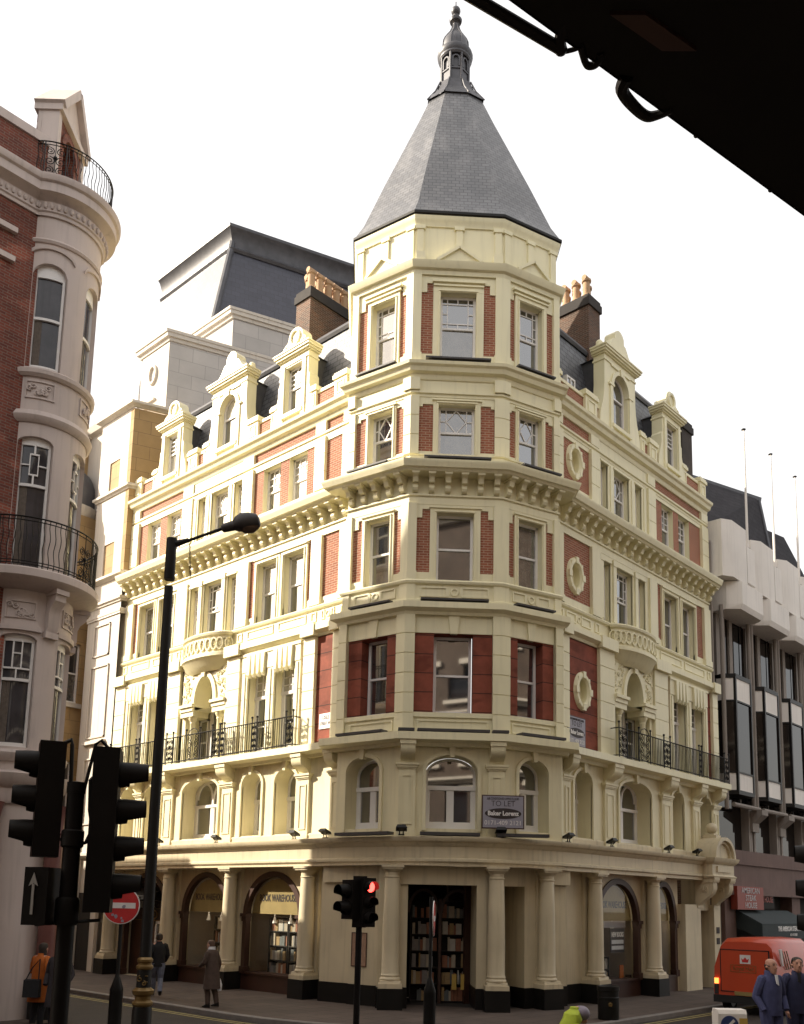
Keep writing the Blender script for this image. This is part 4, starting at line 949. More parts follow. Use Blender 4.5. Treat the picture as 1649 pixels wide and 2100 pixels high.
# --- iron railings of the long balconies
def scroll_panel(mb, fr, a, b, d, z0, z1):
    w = b-a; c = (a+b)/2; h = z1-z0
    for q in (-1, 1):
        for zc, r, tn in ((z0+h*.14, w*.2, 1), (z0+h*.36, w*.22, -1), (z0+h*.6, w*.22, 1), (z0+h*.84, w*.2, -1)):
            mb.tube(spiral((c+q*w*.24, d, zc), fr, min(r, .14), 1.5, pi/2*tn, q), .016, 4)
    mb.tube([fr.p(c, d, z0), fr.p(c, d, z1)], .012, 4)
def rail(fr, s0, s1, d, z0, z1, step, panels, raised=(), parent=B, name='balcony_railing'):
    mb = MB()
    for z in (z0+.06, z1): mb.tube([fr.p(s0, d, z), fr.p(s1, d, z)], .021, 4)
    n = int((s1-s0)/step)
    for k in range(n+1):
        s = s0+(s1-s0)*k/n
        if any(a-.02 < s < b+.02 for a, b in panels): continue
        mb.tube([fr.p(s, d, z0+.02), fr.p(s, d, z1)], .0135, 4)
    for a, b in panels:
        for s in (a, b): mb.tube([fr.p(s, d, z0), fr.p(s, d, z1+.14)], .022, 5); mb.sphere(fr.p(s, d, z1+.18), .04, 6)
        scroll_panel(mb, fr, a, b, d, z0+.07, z1)
        if (a, b) in raised:
            m_ = (a+b)/2; mb.tube([fr.p(m_-.3, d, z1), fr.p(m_-.2, d, z1+.14), fr.p(m_, d, z1+.2), fr.p(m_+.2, d, z1+.14), fr.p(m_+.3, d, z1)], .016, 5)
    return mb.build(name, iron, parent)
LP = [(6.3, 6.62), (8.05, 8.3), (9.75, 9.95), (10.0, 10.4), (11.1, 11.9), (12.7, 13.1), (14.9, 15.1), (16.9, 17.2)]
RP = [(6.72, 7.2), (7.95, 8.7), (9.62, 10.05), (12.2, 12.38), (14.25, 14.62)]
rail(FL, 6.3, LEND, .56, 7.44, 8.36, .105, LP, ((11.1, 11.9),)); rail(FR_, 6.72, REND+.2, .56, 7.44, 8.36, .105, RP, ((7.95, 8.7),))
mb = MB()
for fr, s in ((FL, 6.3), (FR_, 6.72)):
    for z in (7.5, 8.36): mb.tube([fr.p(s, .56, z), fr.p(s, .25, z)], .017, 4)
build_split('railing_return', mb, iron, B)
# --- doorway with a hooded console canopy at the far right
pt = MB(); X = 13.15
for a, b in ((11.4, 12.55), (13.6, 14.1)): pt.box(FR_, a, b, -.4, .30, G0, 3.0)
pt.box(FR_, 12.3, 12.7, -.4, .34, 2.9, 3.0); pt.box(FR_, 13.55, 14.0, -.4, .34, 2.9, 3.0)
pt.box(FR_, 12.5, 13.7, -.4, .12, 2.8, 3.9); pt.box(FR_, 12.5, 13.7, -.5, -.3, G0, 2.8)
for a, b in ((12.34, 12.66), (13.64, 13.96)):
    pt.prof(FR_, a, b, [(.2, 2.98), (.36, 2.98), (.42, 3.08), (.55, 3.18), (.80, 3.36), (.88, 3.55), (.88, 3.80), (.2, 3.80)])
    pt.prof(FR_, a-.04, b+.04, [(.2, 3.76), (.92, 3.76), (.96, 3.84), (.96, 3.94), (.2, 3.94)])
pt.sweep([(12.28, -.3), (12.28, -.92), (14.02, -.92), (14.02, -.3)], [(-.5, 3.92), (.03, 3.92), (.06, 3.98), (-.02, 4.04), (-.06, 4.14), (-.05, 4.36), (.06, 4.44), (.12, 4.52), (.14, 4.62), (-.5, 4.66)])
pt.box(FR_, 12.28, 14.02, -.1, .9, 3.96, 4.6)
pt.box(FR_, 12.6, 13.7, .86, .95, 4.13, 4.34)
pt.plate(FR_, arcpts(12.42, 13.88, 4.62, 5.28, 16), 0, .84)
arch_band(pt, FR_, 12.46, 13.84, 4.62, 5.24, .12, .0, 1.02, 16); arch_band(pt, FR_, 12.56, 13.74, 4.62, 5.14, .08, .7, .92, 16)
pt.box(FR_, X-.2, X+.2, .2, .75, 5.28, 5.44); pt.box(FR_, X-.15, X+.15, .3, .65, 5.44, 5.5)
pt.sphere(FR_.p(X, .5, 5.69), .20, 10)
po = part('portal', pt, creamshadelow)
mb = MB(); mb.box(FR_, 12.55, 13.6, -.28, -.24, G0, 2.8); dr = mb.build('door', darkwood, po); 
mb = MB(); mb.sphere(FR_.p(12.75, -.2, 1.15), .05, 6); mb.build('door_knob', gold, po)
for a in (12.34, 13.64):
    F = Fr((a-.001, 0), (0, -1), (-1, 0)); text('40', .26, F, .56, 3.52, .012, creamshadelow, po, 'numerals', ext=.02)
for z in (2.0, 1.62):
    mb = MB(); mb.box(FR_, 13.75, 13.98, .30, .32, z, z+.22); mb.build('name_plate', ink, po)

# ---------------------------------------------------------------- things fixed to the corner building
def tolet(fr, a, b, z0, z1, d, tiltz, label):
    t = thing('letting_board', label, 'sign', fr.p((a+b)/2, d, z0), 'letting boards on the corner building')
    mb = MB(); mb.box(fr, a, b, d-.05, d, z0, z1); mb.build('frame', boardbrown, t)
    mb = MB(); e = .03; mb.box(fr, a+e, b-e, d-.02, d+.006, z0+e, z1-e); mb.build('face', boardgrey, t)
    c, h = (a+b)/2, z1-z0; w = b-a
    mb = MB(); mb.plate(fr, [(c+w*.43*cos(2*pi*k/36), z0+h*.45+h*.16*sin(2*pi*k/36)) for k in range(36)], d, d+.010); mb.build('oval', ink, t)
    text('AIR CONDITIONED OFFICE FLOORS', h*.105, fr, c, z1-h*.11, d+.008, ink, t, xs=w*.86/(h*.105*15.9)*.86)
    text('TO LET', h*.235, fr, c, z1-h*.26, d+.008, ink, t, xs=w/h*.74, bold=-.002)
    text('Baker Lorenz', h*.185, fr, c, z0+h*.45, d+.013, signwhite, t, xs=w/h*.72, bold=.006)
    text('0171-409 2121', h*.185, fr, c, z0+h*.17, d+.008, signwhite, t, xs=w/h*.78)
    return t
tolet(FC, .78, 1.92, 4.86, 5.76, .56, 0, 'grey TO LET board with brown frame standing on the ledge above the corner columns')
tolet(FR_, 4.32, 5.28, 7.52, 8.42, .26, 0, 'grey TO LET board on the red wall under the lowest oval window')
sg = thing('street_name_plate', 'white street name plate on the red brick panel beside the balcony railing', 'sign', FL.p(5.26, .17, 7.95))
mb = MB(); mb.box(FL, 4.98, 5.56, .15, .18, 7.92, 8.38); mb.build('plate', signwhite, sg)
text('LISLE', .15, FL, 5.27, 8.25, .182, ink, sg, xs=.9); text('STREET W1', .13, FL, 5.27, 8.07, .182, ink, sg, xs=.75)
wires = []
def flood(p, N, label):
    fr = Fr((p[0], p[1]), Vector((-N[1], N[0])), N)
    t = thing('floodlight', label, 'floodlight', p, 'floodlights along the portico ledge')
    z = p[2]; mb = MB(); mb.tube([fr.p(-.05, 0, z), fr.p(-.05, .02, z+.1), fr.p(-.12, .05, z+.14)], .018, 5); mb.tube([fr.p(.05, 0, z), fr.p(.05, .02, z+.1), fr.p(.12, .05, z+.14)], .018, 5); mb.box(fr, -.08, .08, -.05, .05, z-.01, z+.02); mb.build('bracket', iron, t)
    mb = MB(); mb.hexa([fr.p(-.15, -.1, z+.10), fr.p(.15, -.1, z+.10), fr.p(.15, .16, z+.19), fr.p(-.15, .16, z+.19)], [fr.p(-.11, -.12, z+.17), fr.p(.11, -.12, z+.17), fr.p(.11, .10, z+.27), fr.p(-.11, .10, z+.27)]); mb.build('lamp_head', blackgloss, t)
for (fr, s, lab) in ((FL, 13.3, 'small black floodlight on the ledge farthest left, beyond the wide arched window'), (FL, 9.95, 'small black floodlight on the ledge below the panelled pilaster right of the wide left arch'), (FL, 6.1, 'small black floodlight on the ledge below the pilaster right of two narrow arches'), (FL, 4.75, 'small black upturned floodlight on the ledge at the left edge of the corner tower'),
                     (FC, -1.35, 'black floodlight on the ledge left of the central arched window'), (FC, 1.3, 'black floodlight half hidden under the TO LET board'),
                     (FR_, 3.95, 'black floodlight on the ledge just right of the corner tower'), (FR_, 6.3, 'black floodlight on the ledge left of the wide right arch'), (FR_, 9.9, 'black floodlight on the ledge right of the wide right arch'), (FR_, 11.95, 'black floodlight tangled in cable beside the doorway hood')):
    q = fr.p(s, .5, 4.64); flood(q, fr.N.xy, lab)

# ---------------------------------------------------------------- ground
def sheet(name, pts, m, z):
    mb = MB(); mb.face([(x, y, z) for x, y in pts]); return tag(mb.build(name, m), kind='structure')
sheet('road', [(-400, -400), (400, -400), (400, 400), (-400, 400)], asphalt, 0)
kerb = [(-4.15, 60), (-4.15, 4.0)]+[(-4.15+5.6*(1-cos(radians(t))), 4.0-7.0*sin(radians(t))) for t in range(10, 90, 10)]+[(1.5, -3.0), (60, -3.0)]
mb = MB(); mb.v = []; inner = [(60, 60)]
mb.face([(x, y, .12) for x, y in kerb+inner]); tag(mb.build('pavement', flag), kind='structure')
mb = MB(); mb.sweep(kerb, [(-.14, -.05), (.02, -.05), (.02, .11), (0, .128), (-.14, .128)]); tag(mb.build('kerb', kerbm), kind='structure')
def line_strip(name, path, d0, d1, m, z=.004):
    mb = MB(); P = [Vector(p) for p in path]; rows = []
    for i, p in enumerate(P):
        t = (P[min(i+1, len(P)-1)]-P[max(i-1, 0)]).normalized(); n = Vector((t.y, -t.x)); rows.append([(p.x+n.x*d, p.y+n.y*d, z) for d in (d0, d1)])
    mb.grid(rows); return tag(mb.build(name, m), kind='structure')
line_strip('yellow_line', kerb, .22, .30, yellowline); line_strip('yellow_line', kerb, .40, .48, yellowline)
sheet('pavement_left', [(-8.0, 5.0), (-8.0, 60), (-60, 60), (-60, 5.0)], flag, .12)
sheet('pavement_near', [(-60, -13.2), (-15.6, -13.4), (14, -22.0), (60, -36), (60, -80), (-60, -80)], flag, .12)
mb = MB(); isl = [(-5.2, -8.0), (-4.3, -7.5), (-.6, -8.0), (.1, -8.5), (-.6, -9.0), (-4.3, -9.3), (-5.2, -8.9)]
mb.hexa([(x, y, -.02) for x, y in isl], [(x, y, .16) for x, y in isl]); tag(mb.build('refuge_island', flag), kind='structure')
for k in range(7):
    x = 3.2+k*2.6; line_strip('lane_marking', [(x, -8.6-.0*k), (x+1.3, -8.6)], -.05, .05, whiteline)

# ---------------------------------------------------------------- left : stucco bay and red brick building
BC = (-8.62, 7.0); BR = 1.13
H = thing('bay_building', 'red brick building at far left with rounded grey-pink bay, balconies and stone gable', 'building', (BC[0], BC[1], 0))
bp = lambda n, mb, m: mb.build(n, m, H)
AB = [radians(t) for t in range(-205, 100, 5)]
cpath = lambda r, a0=-200, a1=96, st=6: [(BC[0]+r*cos(radians(t)), BC[1]+r*sin(radians(t))) for t in range(a0, a1, st)]
bayp = cpath(BR)
XW, YW = -9.35, 6.25
wl = MB(); wl.abox(-30, XW, YW, 15.1, 0, 20.3); bp('brick_wall', wl, baybrick)
wl = MB(); wl.abox(-30, -8.66, 6.6, 15.1, .0, 20.35); bp('side_wall', wl, baybrick)
ROT = radians(-47)                                     # window axis of the bay, facing the camera side
def bay_open(mb, z0, z1, ops, th=.24):
    # cylinder wall with openings given as (centre angle, half angle, zb, zs, zt)
    ang = sorted(set([radians(t) for t in range(-200, 97, 4)]+[o[0]+o[1]*k for o in ops for k in (-1, -.75, -.5, -.25, 0, .25, .5, .75, 1)]))
    P = lambda t, z, r=BR: (BC[0]+r*cos(t), BC[1]+r*sin(t), z)
    for u, v in zip(ang, ang[1:]):
        m = (u+v)/2; o = next((q for q in ops if abs(m-q[0]) < q[1]), None)
        if not o: mb.face([P(u, z0), P(v, z0), P(v, z1), P(u, z1)]); continue
        az = lambda t: o[3]+(o[4]-o[3])*sqrt(max(0, 1-((t-o[0])/o[1])**2))
        mb.face([P(u, z0), P(v, z0), P(v, o[2]), P(u, o[2])]); mb.face([P(u, az(u)), P(v, az(v)), P(v, z1), P(u, z1)])
        mb.face([P(u, az(u)), P(v, az(v)), P(v, az(v), BR-th), P(u, az(u), BR-th)]); mb.face([P(u, o[2]), P(v, o[2]), P(v, o[2], BR-th), P(u, o[2], BR-th)])
        for t, w in ((u, o[0]-o[1]), (v, o[0]+o[1])):
            if abs(t-w) < 1e-6: mb.face([P(t, o[2]), P(t, az(t)), P(t, az(t), BR-th), P(t, o[2], BR-th)])
AX = [radians(-117), radians(-47), radians(20)]
hw = radians(21)
mb = MB()
bay_open(mb, 16.0, 20.9, [(a, hw, 16.05, 18.65, 18.95) for a in AX]); bay_open(mb, 10.6, 16.0, [(a, hw, 10.75, 14.05, 14.2) for a in AX]); bay_open(mb, 5.6, 10.6, [(a, hw, 6.35, 9.0, 9.12) for a in AX])
bp('bay_wall', mb, baypaint)
def curved_window(a, z0, z1, zt, mid, style):
    f = MB(); r = BR-.13; h = hw*.96; P = lambda t, z, q=0: (BC[0]+(r+q)*cos(a+t), BC[1]+(r+q)*sin(a+t), z)
    def bx(t0, t1, za, zb, q0=-.05, q1=.02):
        n = 5; rows = [[P(t0+(t1-t0)*k/n, z, q) for z, q in ((za, q0), (za, q1), (zb, q1), (zb, q0))] for k in range(n+1)]; f.grid(rows, True, True)
    e = h*.17
    bx(-h, -h+e, z0, zt); bx(h-e, h, z0, zt); bx(-h, h, z0, z0+.11); bx(-h, h, z1-.05, zt); bx(-h+e, h-e, mid-.035, mid+.035, -.03, .03)
    if style == 1:
        zc = (mid+z1)/2; bx(-h*.3, -h*.24, zc-.28, zc+.28); bx(h*.24, h*.3, zc-.28, zc+.28); bx(-h*.3, h*.3, zc+.25, zc+.29); bx(-h*.3, h*.3, zc-.29, zc-.25)
        bx(-.02, .02, zc+.28, z1); bx(-.02, .02, mid, zc-.28); bx(-h+e, -h*.3, zc-.03, zc+.0); bx(h*.3, h-e, zc-.03, zc)
    if style == 2:
        for t in (-h*.27, h*.27): bx(t-.015, t+.015, mid+.28, z1)
        bx(-h+e, h-e, mid+.26, mid+.3); bx(-.015, .015, mid, mid+.28); bx(-h*.27, h*.27, z1-.36, z1-.33)
    o = f.build('window', white, H)
    g = MB(); n = 6; g.grid([[P(-h+2*h*k/n, z, -.03) for z in (z0, zt)] for k in range(n+1)]); g.build('pane', bayglass, o)
    cu = MB(); n = 10
    cu.grid([[P(-h*.8+h*.5*k/n, z, -.022+.006*(k % 2)) for z in (z0+.1, mid)] for k in range(n+1)]); cu.build('curtain', mat('net_curtain', (.13, .105, .085), .85, .3, 14), o)
for a in AX:
    curved_window(a, 16.05, 18.65, 18.95, 17.45, 0); curved_window(a, 10.75, 14.05, 14.2, 12.95, 1); curved_window(a, 6.35, 9.0, 9.12, 8.0, 2)
def ringm(name, prof, m=baypaint, r=0):
    mb = MB(); mb.sweep([(XW-12, YW), (XW-.12, YW)]+cpath(BR+r, -152, 96)[0:] if name.endswith('cornice') else cpath(BR+r, -196, 96), prof); bp(name, mb, m)
ringm('main_cornice', [(-.1, 20.25), (.05, 20.25), (.06, 20.33), (.10, 20.36), (.10, 20.62), (.16, 20.66), (.28, 20.72), (.34, 20.75), (.34, 20.98), (.40, 21.02), (.44, 21.12), (.44, 21.18), (-.3, 21.24)])
eg = MB()
for k in range(34):
    t = radians(-150+k*7.2); r = BR+.11; eg.sphere((BC[0]+r*cos(t), BC[1]+r*sin(t), 20.49), .055, 5, 1, 1, 1.7)
for k in range(30): eg.sphere((XW-.2-k*.15, YW-.11, 20.49), .05, 5, 1, 1, 1.7)
bp('egg_moulding', eg, baypaint)
ringm('string_course', [(-.05, 19.5), (.04, 19.5), (.07, 19.56), (.04, 19.62), (-.05, 19.62)])
ringm('sill_course', [(-.05, 15.78), (.05, 15.78), (.11, 15.85), (.12, 15.95), (.06, 16.0), (-.05, 16.02)])
ringm('string_course', [(-.05, 14.55), (.03, 14.55), (.10, 14.62), (.13, 14.72), (.07, 14.86), (-.05, 14.9)])
ringm('sill_course', [(-.05, 6.0), (.05, 6.0), (.12, 6.08), (.14, 6.2), (.08, 6.28), (-.05, 6.3)])
ringm('entablature', [(-.05, 5.0), (.06, 5.0), (.10, 5.1), (.10, 5.35), (.16, 5.4), (.26, 5.55), (.30, 5.7), (-.05, 5.8)])
hd = MB()
for a in AX:
    P = lambda t, z, r: (BC[0]+r*cos(a+t), BC[1]+r*sin(a+t), z)
    rows = []
    for k in range(13):
        t = -hw*1.35+2.7*hw*k/12; z = 19.05+.28*sqrt(max(0, 1-(t/(hw*1.36))**2)); rows.append([P(t, z, BR-.02), P(t, z, BR+.05), P(t, z+.09, BR+.06), P(t, z+.09, BR-.02)])
    hd.grid(rows, True, True)
    rows = [[P(-hw*1.15+2.3*hw*k/8, z, r) for z, r in ((9.2, BR-.02), (9.2, BR+.07), (9.32, BR+.07), (9.32, BR-.02))] for k in range(9)]; hd.grid(rows, True, True)
    for z0, z1 in ((15.2, 15.68), (9.5, 9.95)):
        for q in ((-.3, .3, z0, z0+.04), (-.3, .3, z1-.04, z1), (-.3, -.27, z0, z1), (.27, .3, z0, z1)):
            rows = [[P((q[0]+(q[1]-q[0])*k/6), z, r) for z, r in ((q[2], BR-.02), (q[2], BR+.03), (q[3], BR+.03), (q[3], BR-.02))] for k in range(7)]; hd.grid(rows, True, True)
        for k in range(9):
            t = random.uniform(-.22, .22); z = random.uniform(z0+.1, z1-.1); F = Fr(P(t, 0, BR+.01)[:2], (-sin(a+t), cos(a+t)), (cos(a+t), sin(a+t))); hd.tube(spiral((0, .02, z), F, .08, 1.2, random.uniform(0, 6), random.choice((-1, 1))), .02, 5)
build_split('carved_panel', hd, baypaint, H)
mb = MB()
for t in (-82, -12, 55, -150):
    a = radians(t); F = Fr((BC[0]+BR*cos(a), BC[1]+BR*sin(a)), (-sin(a), cos(a)), (cos(a), sin(a)))
    mb.prof(F, -.14, .14, [(-.1, 9.25), (.08, 9.25), (.14, 9.4), (.14, 9.7), (.2, 9.85), (.34, 10.0), (.36, 10.2), (-.1, 10.2)]); mb.prof(F, -.17, .17, [(-.1, 10.16), (.42, 10.16), (.42, 10.28), (-.1, 10.28)]); mb.box(F, -.17, .17, -.1, .12, 9.1, 9.25)
build_split('console', mb, baypaint, H)
mb = MB(); mb.sweep(cpath(BR, -200, 96), [(-.1, 10.2), (.25, 10.26), (.50, 10.36), (.56, 10.42), (.56, 10.6), (.52, 10.64), (-.1, 10.68)]); bp('balcony_floor', mb, baypaint)
def bay_rail(r, z0, z1, a0, a1, panels):
    mb = MB(); P = lambda t, z, o=0: (BC[0]+(r+o)*cos(t), BC[1]+(r+o)*sin(t), z)
    A = [radians(t) for t in range(a0, a1+1, 4)]
    for z in (z0+.08, z0+.15, z1-.09, z1): mb.tube([P(t, z) for t in A], .014 if z < z1 else .022, 4)
    n = int((a1-a0)/4.6)
    for k in range(n+1):
        t = radians(a0+(a1-a0)*k/n)
        if any(abs(t-p) < .24 for p in panels): continue
        mb.tube([P(t+.018*sin((z-z0)/(z1-z0)*4*pi)/r*1.0, z) for z in [z0+(z1-z0)*j/12 for j in range(13)]], .011, 4)
    for p in panels:
        F = Fr(P(p, 0)[:2], (-sin(p), cos(p)), (cos(p), sin(p)))
        for q in (-1, 1): mb.tube([P(p+q*.2, z0), P(p+q*.2, z1)], .016, 4)
        for q in (-1, 1):
            for zc, rr in ((z0+.25, .12), (z0+.52, .13), (z0+.8, .11)): mb.tube(spiral((q*.13, 0, zc), F, rr, 1.6, 1.5, q), .013, 4)
        mb.tube([F.p(0, 0, z0), F.p(0, 0, z1)], .012, 4); mb.sphere(F.p(0, 0, z0+.62), .05, 6)
    return mb.build('balcony_railing', iron, H)
bay_rail(BR+.46, 10.64, 11.9, -196, 92, [radians(-62), radians(20), radians(-150)])
bay_rail(BR+.16, 21.22, 22.3, -150, 92, [radians(-122), radians(30)])
mb = MB(); mb.abox(-30, XW-.02, YW-.05, YW+.3, 20.3, 22.3); bp('brick_parapet', mb, baybrick)
mb = MB(); mb.abox(-30, XW, YW-.1, YW+.36, 22.3, 22.55); bp('coping', mb, baypaint)
for z in (18.6, 19.4):
    mb = MB(); mb.abox(-12.5, -9.95, YW-.12, YW, z, z+.14); bp('hood_mould', mb, baypaint)
gf = Fr((-8.42, 7.12), (.73, .68), (.68, -.73)); mb = MB()        # gable on the corner axis of the bay
wall(mb, gf, -.78, .78, 20.90, 24.15, 0, [(-.38, .38, 21.6, 23.15, 23.55)], .35); mb.box(gf, -.74, .74, -.6, -.36, 20.90, 24.15); bp('gable_wall', mb, baybrick)
mb = MB(); mb.box(gf, -.38, .38, -.38, -.34, 21.4, 23.7); bp('gable_opening', mb, darkwood)
mb = MB(); arch_band(mb, gf, -.40, .40, 23.15, 23.55, .18, -.02, .05); bp('gable_arch', mb, baybrick)
mb = MB(); mb.plate(gf, [(-.82, 23.95), (.82, 23.95), (0, 25.05)], -.5, .04)
for q in (-1, 1): mb.bar(gf, q*.95, 23.97, 0, 25.22, .20, -.6, .20)
mb.box(gf, -.96, .96, -.6, .14, 23.80, 23.98)
for q in (-1, 1):
    c_ = q*.82; mb.box(gf, c_-.09, c_+.09, -.5, .05, 20.95, 23.85)
    mb.prof(gf, c_-.10, c_+.10, [(-.4, 23.50), (-.52, 23.40), (-.48, 23.15), (-.54, 22.85), (-.70, 22.80), (-.75, 22.45), (-.4, 22.35)])
bp('gable_pediment', mb, baypaint)
mb = MB(); mb.hexa([(-30, 7.2, 21), (-9.9, 7.2, 21), (-9.9, 15, 21), (-30, 15, 21)], [(-30, 8.2, 25.2), (-10.2, 8.2, 25.2), (-10.2, 14, 25.2), (-30, 14, 25.2)]); bp('mansard_roof', mb, slateblue)
mb = MB(); mb.hexa([(-30, 6.9, 21.5), (-10.6, 6.9, 21.5), (-10.6, 8.2, 21.5), (-30, 8.2, 21.5)], [(-30, 7.2, 24.4), (-10.7, 7.2, 24.4), (-10.7, 8.2, 24.4), (-30, 8.2, 24.4)]); bp('roof_dormer', mb, lead)
# ground floor of the bay
mb = MB(); mb.sweep(cpath(BR, -200, 96), [(-.25, .12), (.0, .12), (.0, 5.0), (-.25, 5.0)]); bp('ground_floor_wall', mb, baypaint)
for t in (-128, -62, 0):
    a = radians(t); o = Vector((BC[0]+(BR+.24)*cos(a), BC[1]+(BR+.24)*sin(a), 0))
    mb = MB(); mb.lathe(o, [(.24, .9), (.25, 1.0), (.21, 1.05), (.20, 4.2), (.19, 4.3), (.24, 4.35), (.2, 4.5), (.26, 4.85), (.30, 5.0)], 16); c = bp('column', mb, mat('dark_red_stone', (.16, .06, .05), .4, .2, 3))
    mb = MB(); mb.lathe(o, [(.30, .1), (.30, .75), (.26, .8), (.26, .9)], 16); mb.build('column_base', blackgloss, c)

def rescale(o, k=.9625, c=2.87):
    for ch in o.children:
        if ch.type == 'MESH':
            for v in ch.data.vertices:
                if v.co.z > c: v.co.z = c+(v.co.z-c)*k
        rescale(ch, k, c)
rescale(H)
# ---------------------------------------------------------------- lower terrace along the side street, beyond the bay building
T = thing('side_street_terrace', 'low terrace of buildings behind the bay building along the side street', 'building', (-9.5, 30, 0))
mb = MB(); mb.abox(-24, -9.2, 15.3, 21.5, 0, 10.3); mb.abox(-24, -9.2, 21.6, 50, 0, 12.2); mb.build('wall', tan, T)
mb = MB(); mb.abox(-24.2, -9.0, 15.25, 21.5, 10.3, 10.55); mb.abox(-24.2, -9.0, 21.6, 50, 12.2, 12.45); mb.build('cornice', stone, T)

# ---------------------------------------------------------------- pale stone block with the great slate mansard
S = thing('stone_mansard_block', 'pale stone block with oval niche under a huge dark slate mansard roof', 'building', (0, 22, 0))
sp_ = lambda n, mb, m: mb.build(n, m, S)
PF = Fr((-.3, 0), (0, 1), (-1, 0)); hd_ = Vector((.93, -.37)); hs = hd_.normalized()
mb = MB()
wall(mb, PF, 17.35, 19.85, 0, 14.5, 0, []); wall(mb, PF, 17.35, 19.85, 14.5, 18.5, 0, [(18.2, 19.0, 15.64, 17.0)], .22); wall(mb, PF, 17.35, 19.85, 18.5, 22.5, 0, [(18.2, 19.0, 19.26, 20.56)], .22)
mb.box(PF, 17.35, 19.85, -6, -.25, 0, 22.5); sp_('pavilion_wall', mb, stone)
mb = MB()
for z0, z1 in ((15.64, 17.0), (19.26, 20.56)): mb.box(PF, 18.2, 19.0, -.24, -.15, z0, z1)
build_split('window', mb, glass, S)
mb = MB()
for a, b, z0, z1 in ((17.9, 19.25, 9.0, 11.9), (17.9, 19.25, 5.6, 8.2), (18.0, 19.2, 12.3, 13.6)):
    for q in ((a, b, z0, z0+.05), (a, b, z1-.05, z1), (a, a+.05, z0, z1), (b-.05, b, z0, z1)): mb.box(PF, q[0], q[1], -.02, .05, q[2], q[3])
mb.box(PF, 17.8, 19.4, 0, .14, 8.75, 8.88); build_split('blind_panel', mb, stone, S)
pp = [(3, 19.85), (-.3, 19.85), (-.3, 17.35), (-.3+hs.x*5, 17.35+hs.y*5)]
for z, e in ((14.35, .12), (15.35, .2), (19.0, .15), (22.5, .22), (4.3, .2), (13.85, .05)):
    mb = MB(); mb.sweep(pp, [(-.05, z), (.05, z), (e*.5, z+.06), (e, z+.1), (e, z+.2), (-.05, z+.25)]); sp_('string_course', mb, stone)
tn = MB(); tn.hexa([(-.31, 17.33, 15), (-.31+hs.x*3.2, 17.33+hs.y*3.2, 15), (2.5, 19, 15), (-.25, 19, 15)], [(-.31, 17.33, 22.45), (-.31+hs.x*3.2, 17.33+hs.y*3.2, 22.45), (2.5, 19, 22.45), (-.25, 19, 22.45)]); sp_('return_wall', tn, tan)
def skew_block(name, x, y, l, wy, z0, z1, m, ov=.2):
    q = lambda e, z: [(x-e, y-e*.3, z), (x+hs.x*l, y+hs.y*l-e*.6, z), (x+hs.x*l, y+wy, z), (x-e, y+wy+e, z)]
    mb = MB(); mb.hexa(q(0, z0), q(0, z1)); o = sp_(name, mb, m)
    mb = MB(); mb.hexa(q(ov*.4, z1-.32), q(ov*.5, z1-.16)); mb.hexa(q(ov, z1-.16), q(ov, z1+.02)); mb.hexa(q(ov*1.25, z1+.02), q(ov*1.3, z1+.14)); sp_('block_cornice', mb, stone); return o
skew_block('upper_block', 1.15, 17.4, 7.0, 2.2, 20.0, 26.45, stonegrey)
skew_block('upper_block', 3.5, 16.35, 8.5, 2.6, 20.0, 28.25, stonegrey)
mb = MB(); mb.box(Fr((1.15, 0), (0, 1), (-1, 0)), 17.42, 19.5, -.02, .03, 22.0, 26.1); sp_('block_front', mb, stone)
mb = MB(); F = Fr((1.11, 0), (0, 1), (-1, 0)); mb.ell(F, 18.55, 25.0, .26, .40, [(-.06, 0), (-.05, .09), (.05, .09), (.07, 0)], 28); mb.box(F, 18.25, 19.05, 0, .1, 23.75, 23.85); mb.box(F, 18.95, 19.05, 0, .08, 22.7, 23.75); build_split('niche_moulding', mb, stone, S)
A = Vector((5.25, 19.25)); top = [A+Vector((0, 5.9)), A, A+hs*15, A+hs*15+Vector((0, 14))]
bot = [Vector((2.95, 33.3)), Vector((3.5, 18.0)), Vector((3.5, 18.0))+hs*18, Vector((24, 30))]
lowb = [Vector((1.6, 26.6)), Vector((2.0, 17.9)), Vector((2.0, 17.9))+hs*18, Vector((24, 30))]
mb = MB(); mb.hexa([(p.x, p.y, 20.0) for p in lowb], [(p.x, p.y, 34.2) for p in top]); sp_('mansard_roof', mb, slateblue)
mb = MB(); mb.sweep([(p.x, p.y) for p in top[:3]], [(-.3, 33.5), (.18, 33.5), (.26, 33.62), (.18, 33.75), (.10, 33.8), (.14, 34.1), (.30, 34.5), (.42, 34.62), (.44, 34.75), (-.3, 34.9)]); sp_('roof_cornice', mb, lead)
mb = MB(); mb.tube([(lowb[1].x, lowb[1].y, 20.0), (top[1].x, top[1].y, 34.1)], .16, 8); sp_('hip_roll', mb, lead)
mb = MB(); mb.lathe((2.6, 21.6, 0), [(.55, 23.5), (.55, 26.0), (.45, 26.4), (.2, 26.6), (.01, 26.65)], 12); sp_('roof_dormer', mb, lead)
mb = MB(); mb.abox(.05, 3.5, 19.9, 27, 0, 22.9); sp_('rear_wall', mb, stone)
mb = MB(); mb.sweep([(.05, 27), (.05, 19.9)], [(-.05, 22.6), (.2, 22.7), (.3, 22.95), (-.05, 23.0)]); sp_('rear_cornice', mb, stone)
pl_ = MB(); 
for y0, y1 in ((17.4, 17.75), (18.9, 19.2), (19.6, 19.85)): pl_.abox(-.42, -.28, y0, y1, .12, 4.3)
build_split('ground_pier', pl_, stone, S)
mb = MB(); mb.abox(-.32, -.28, 17.75, 18.9, .12, 3.0); mb.abox(-.32, -.28, 19.2, 19.6, .12, 3.0); build_split('doorway', mb, dark, S)
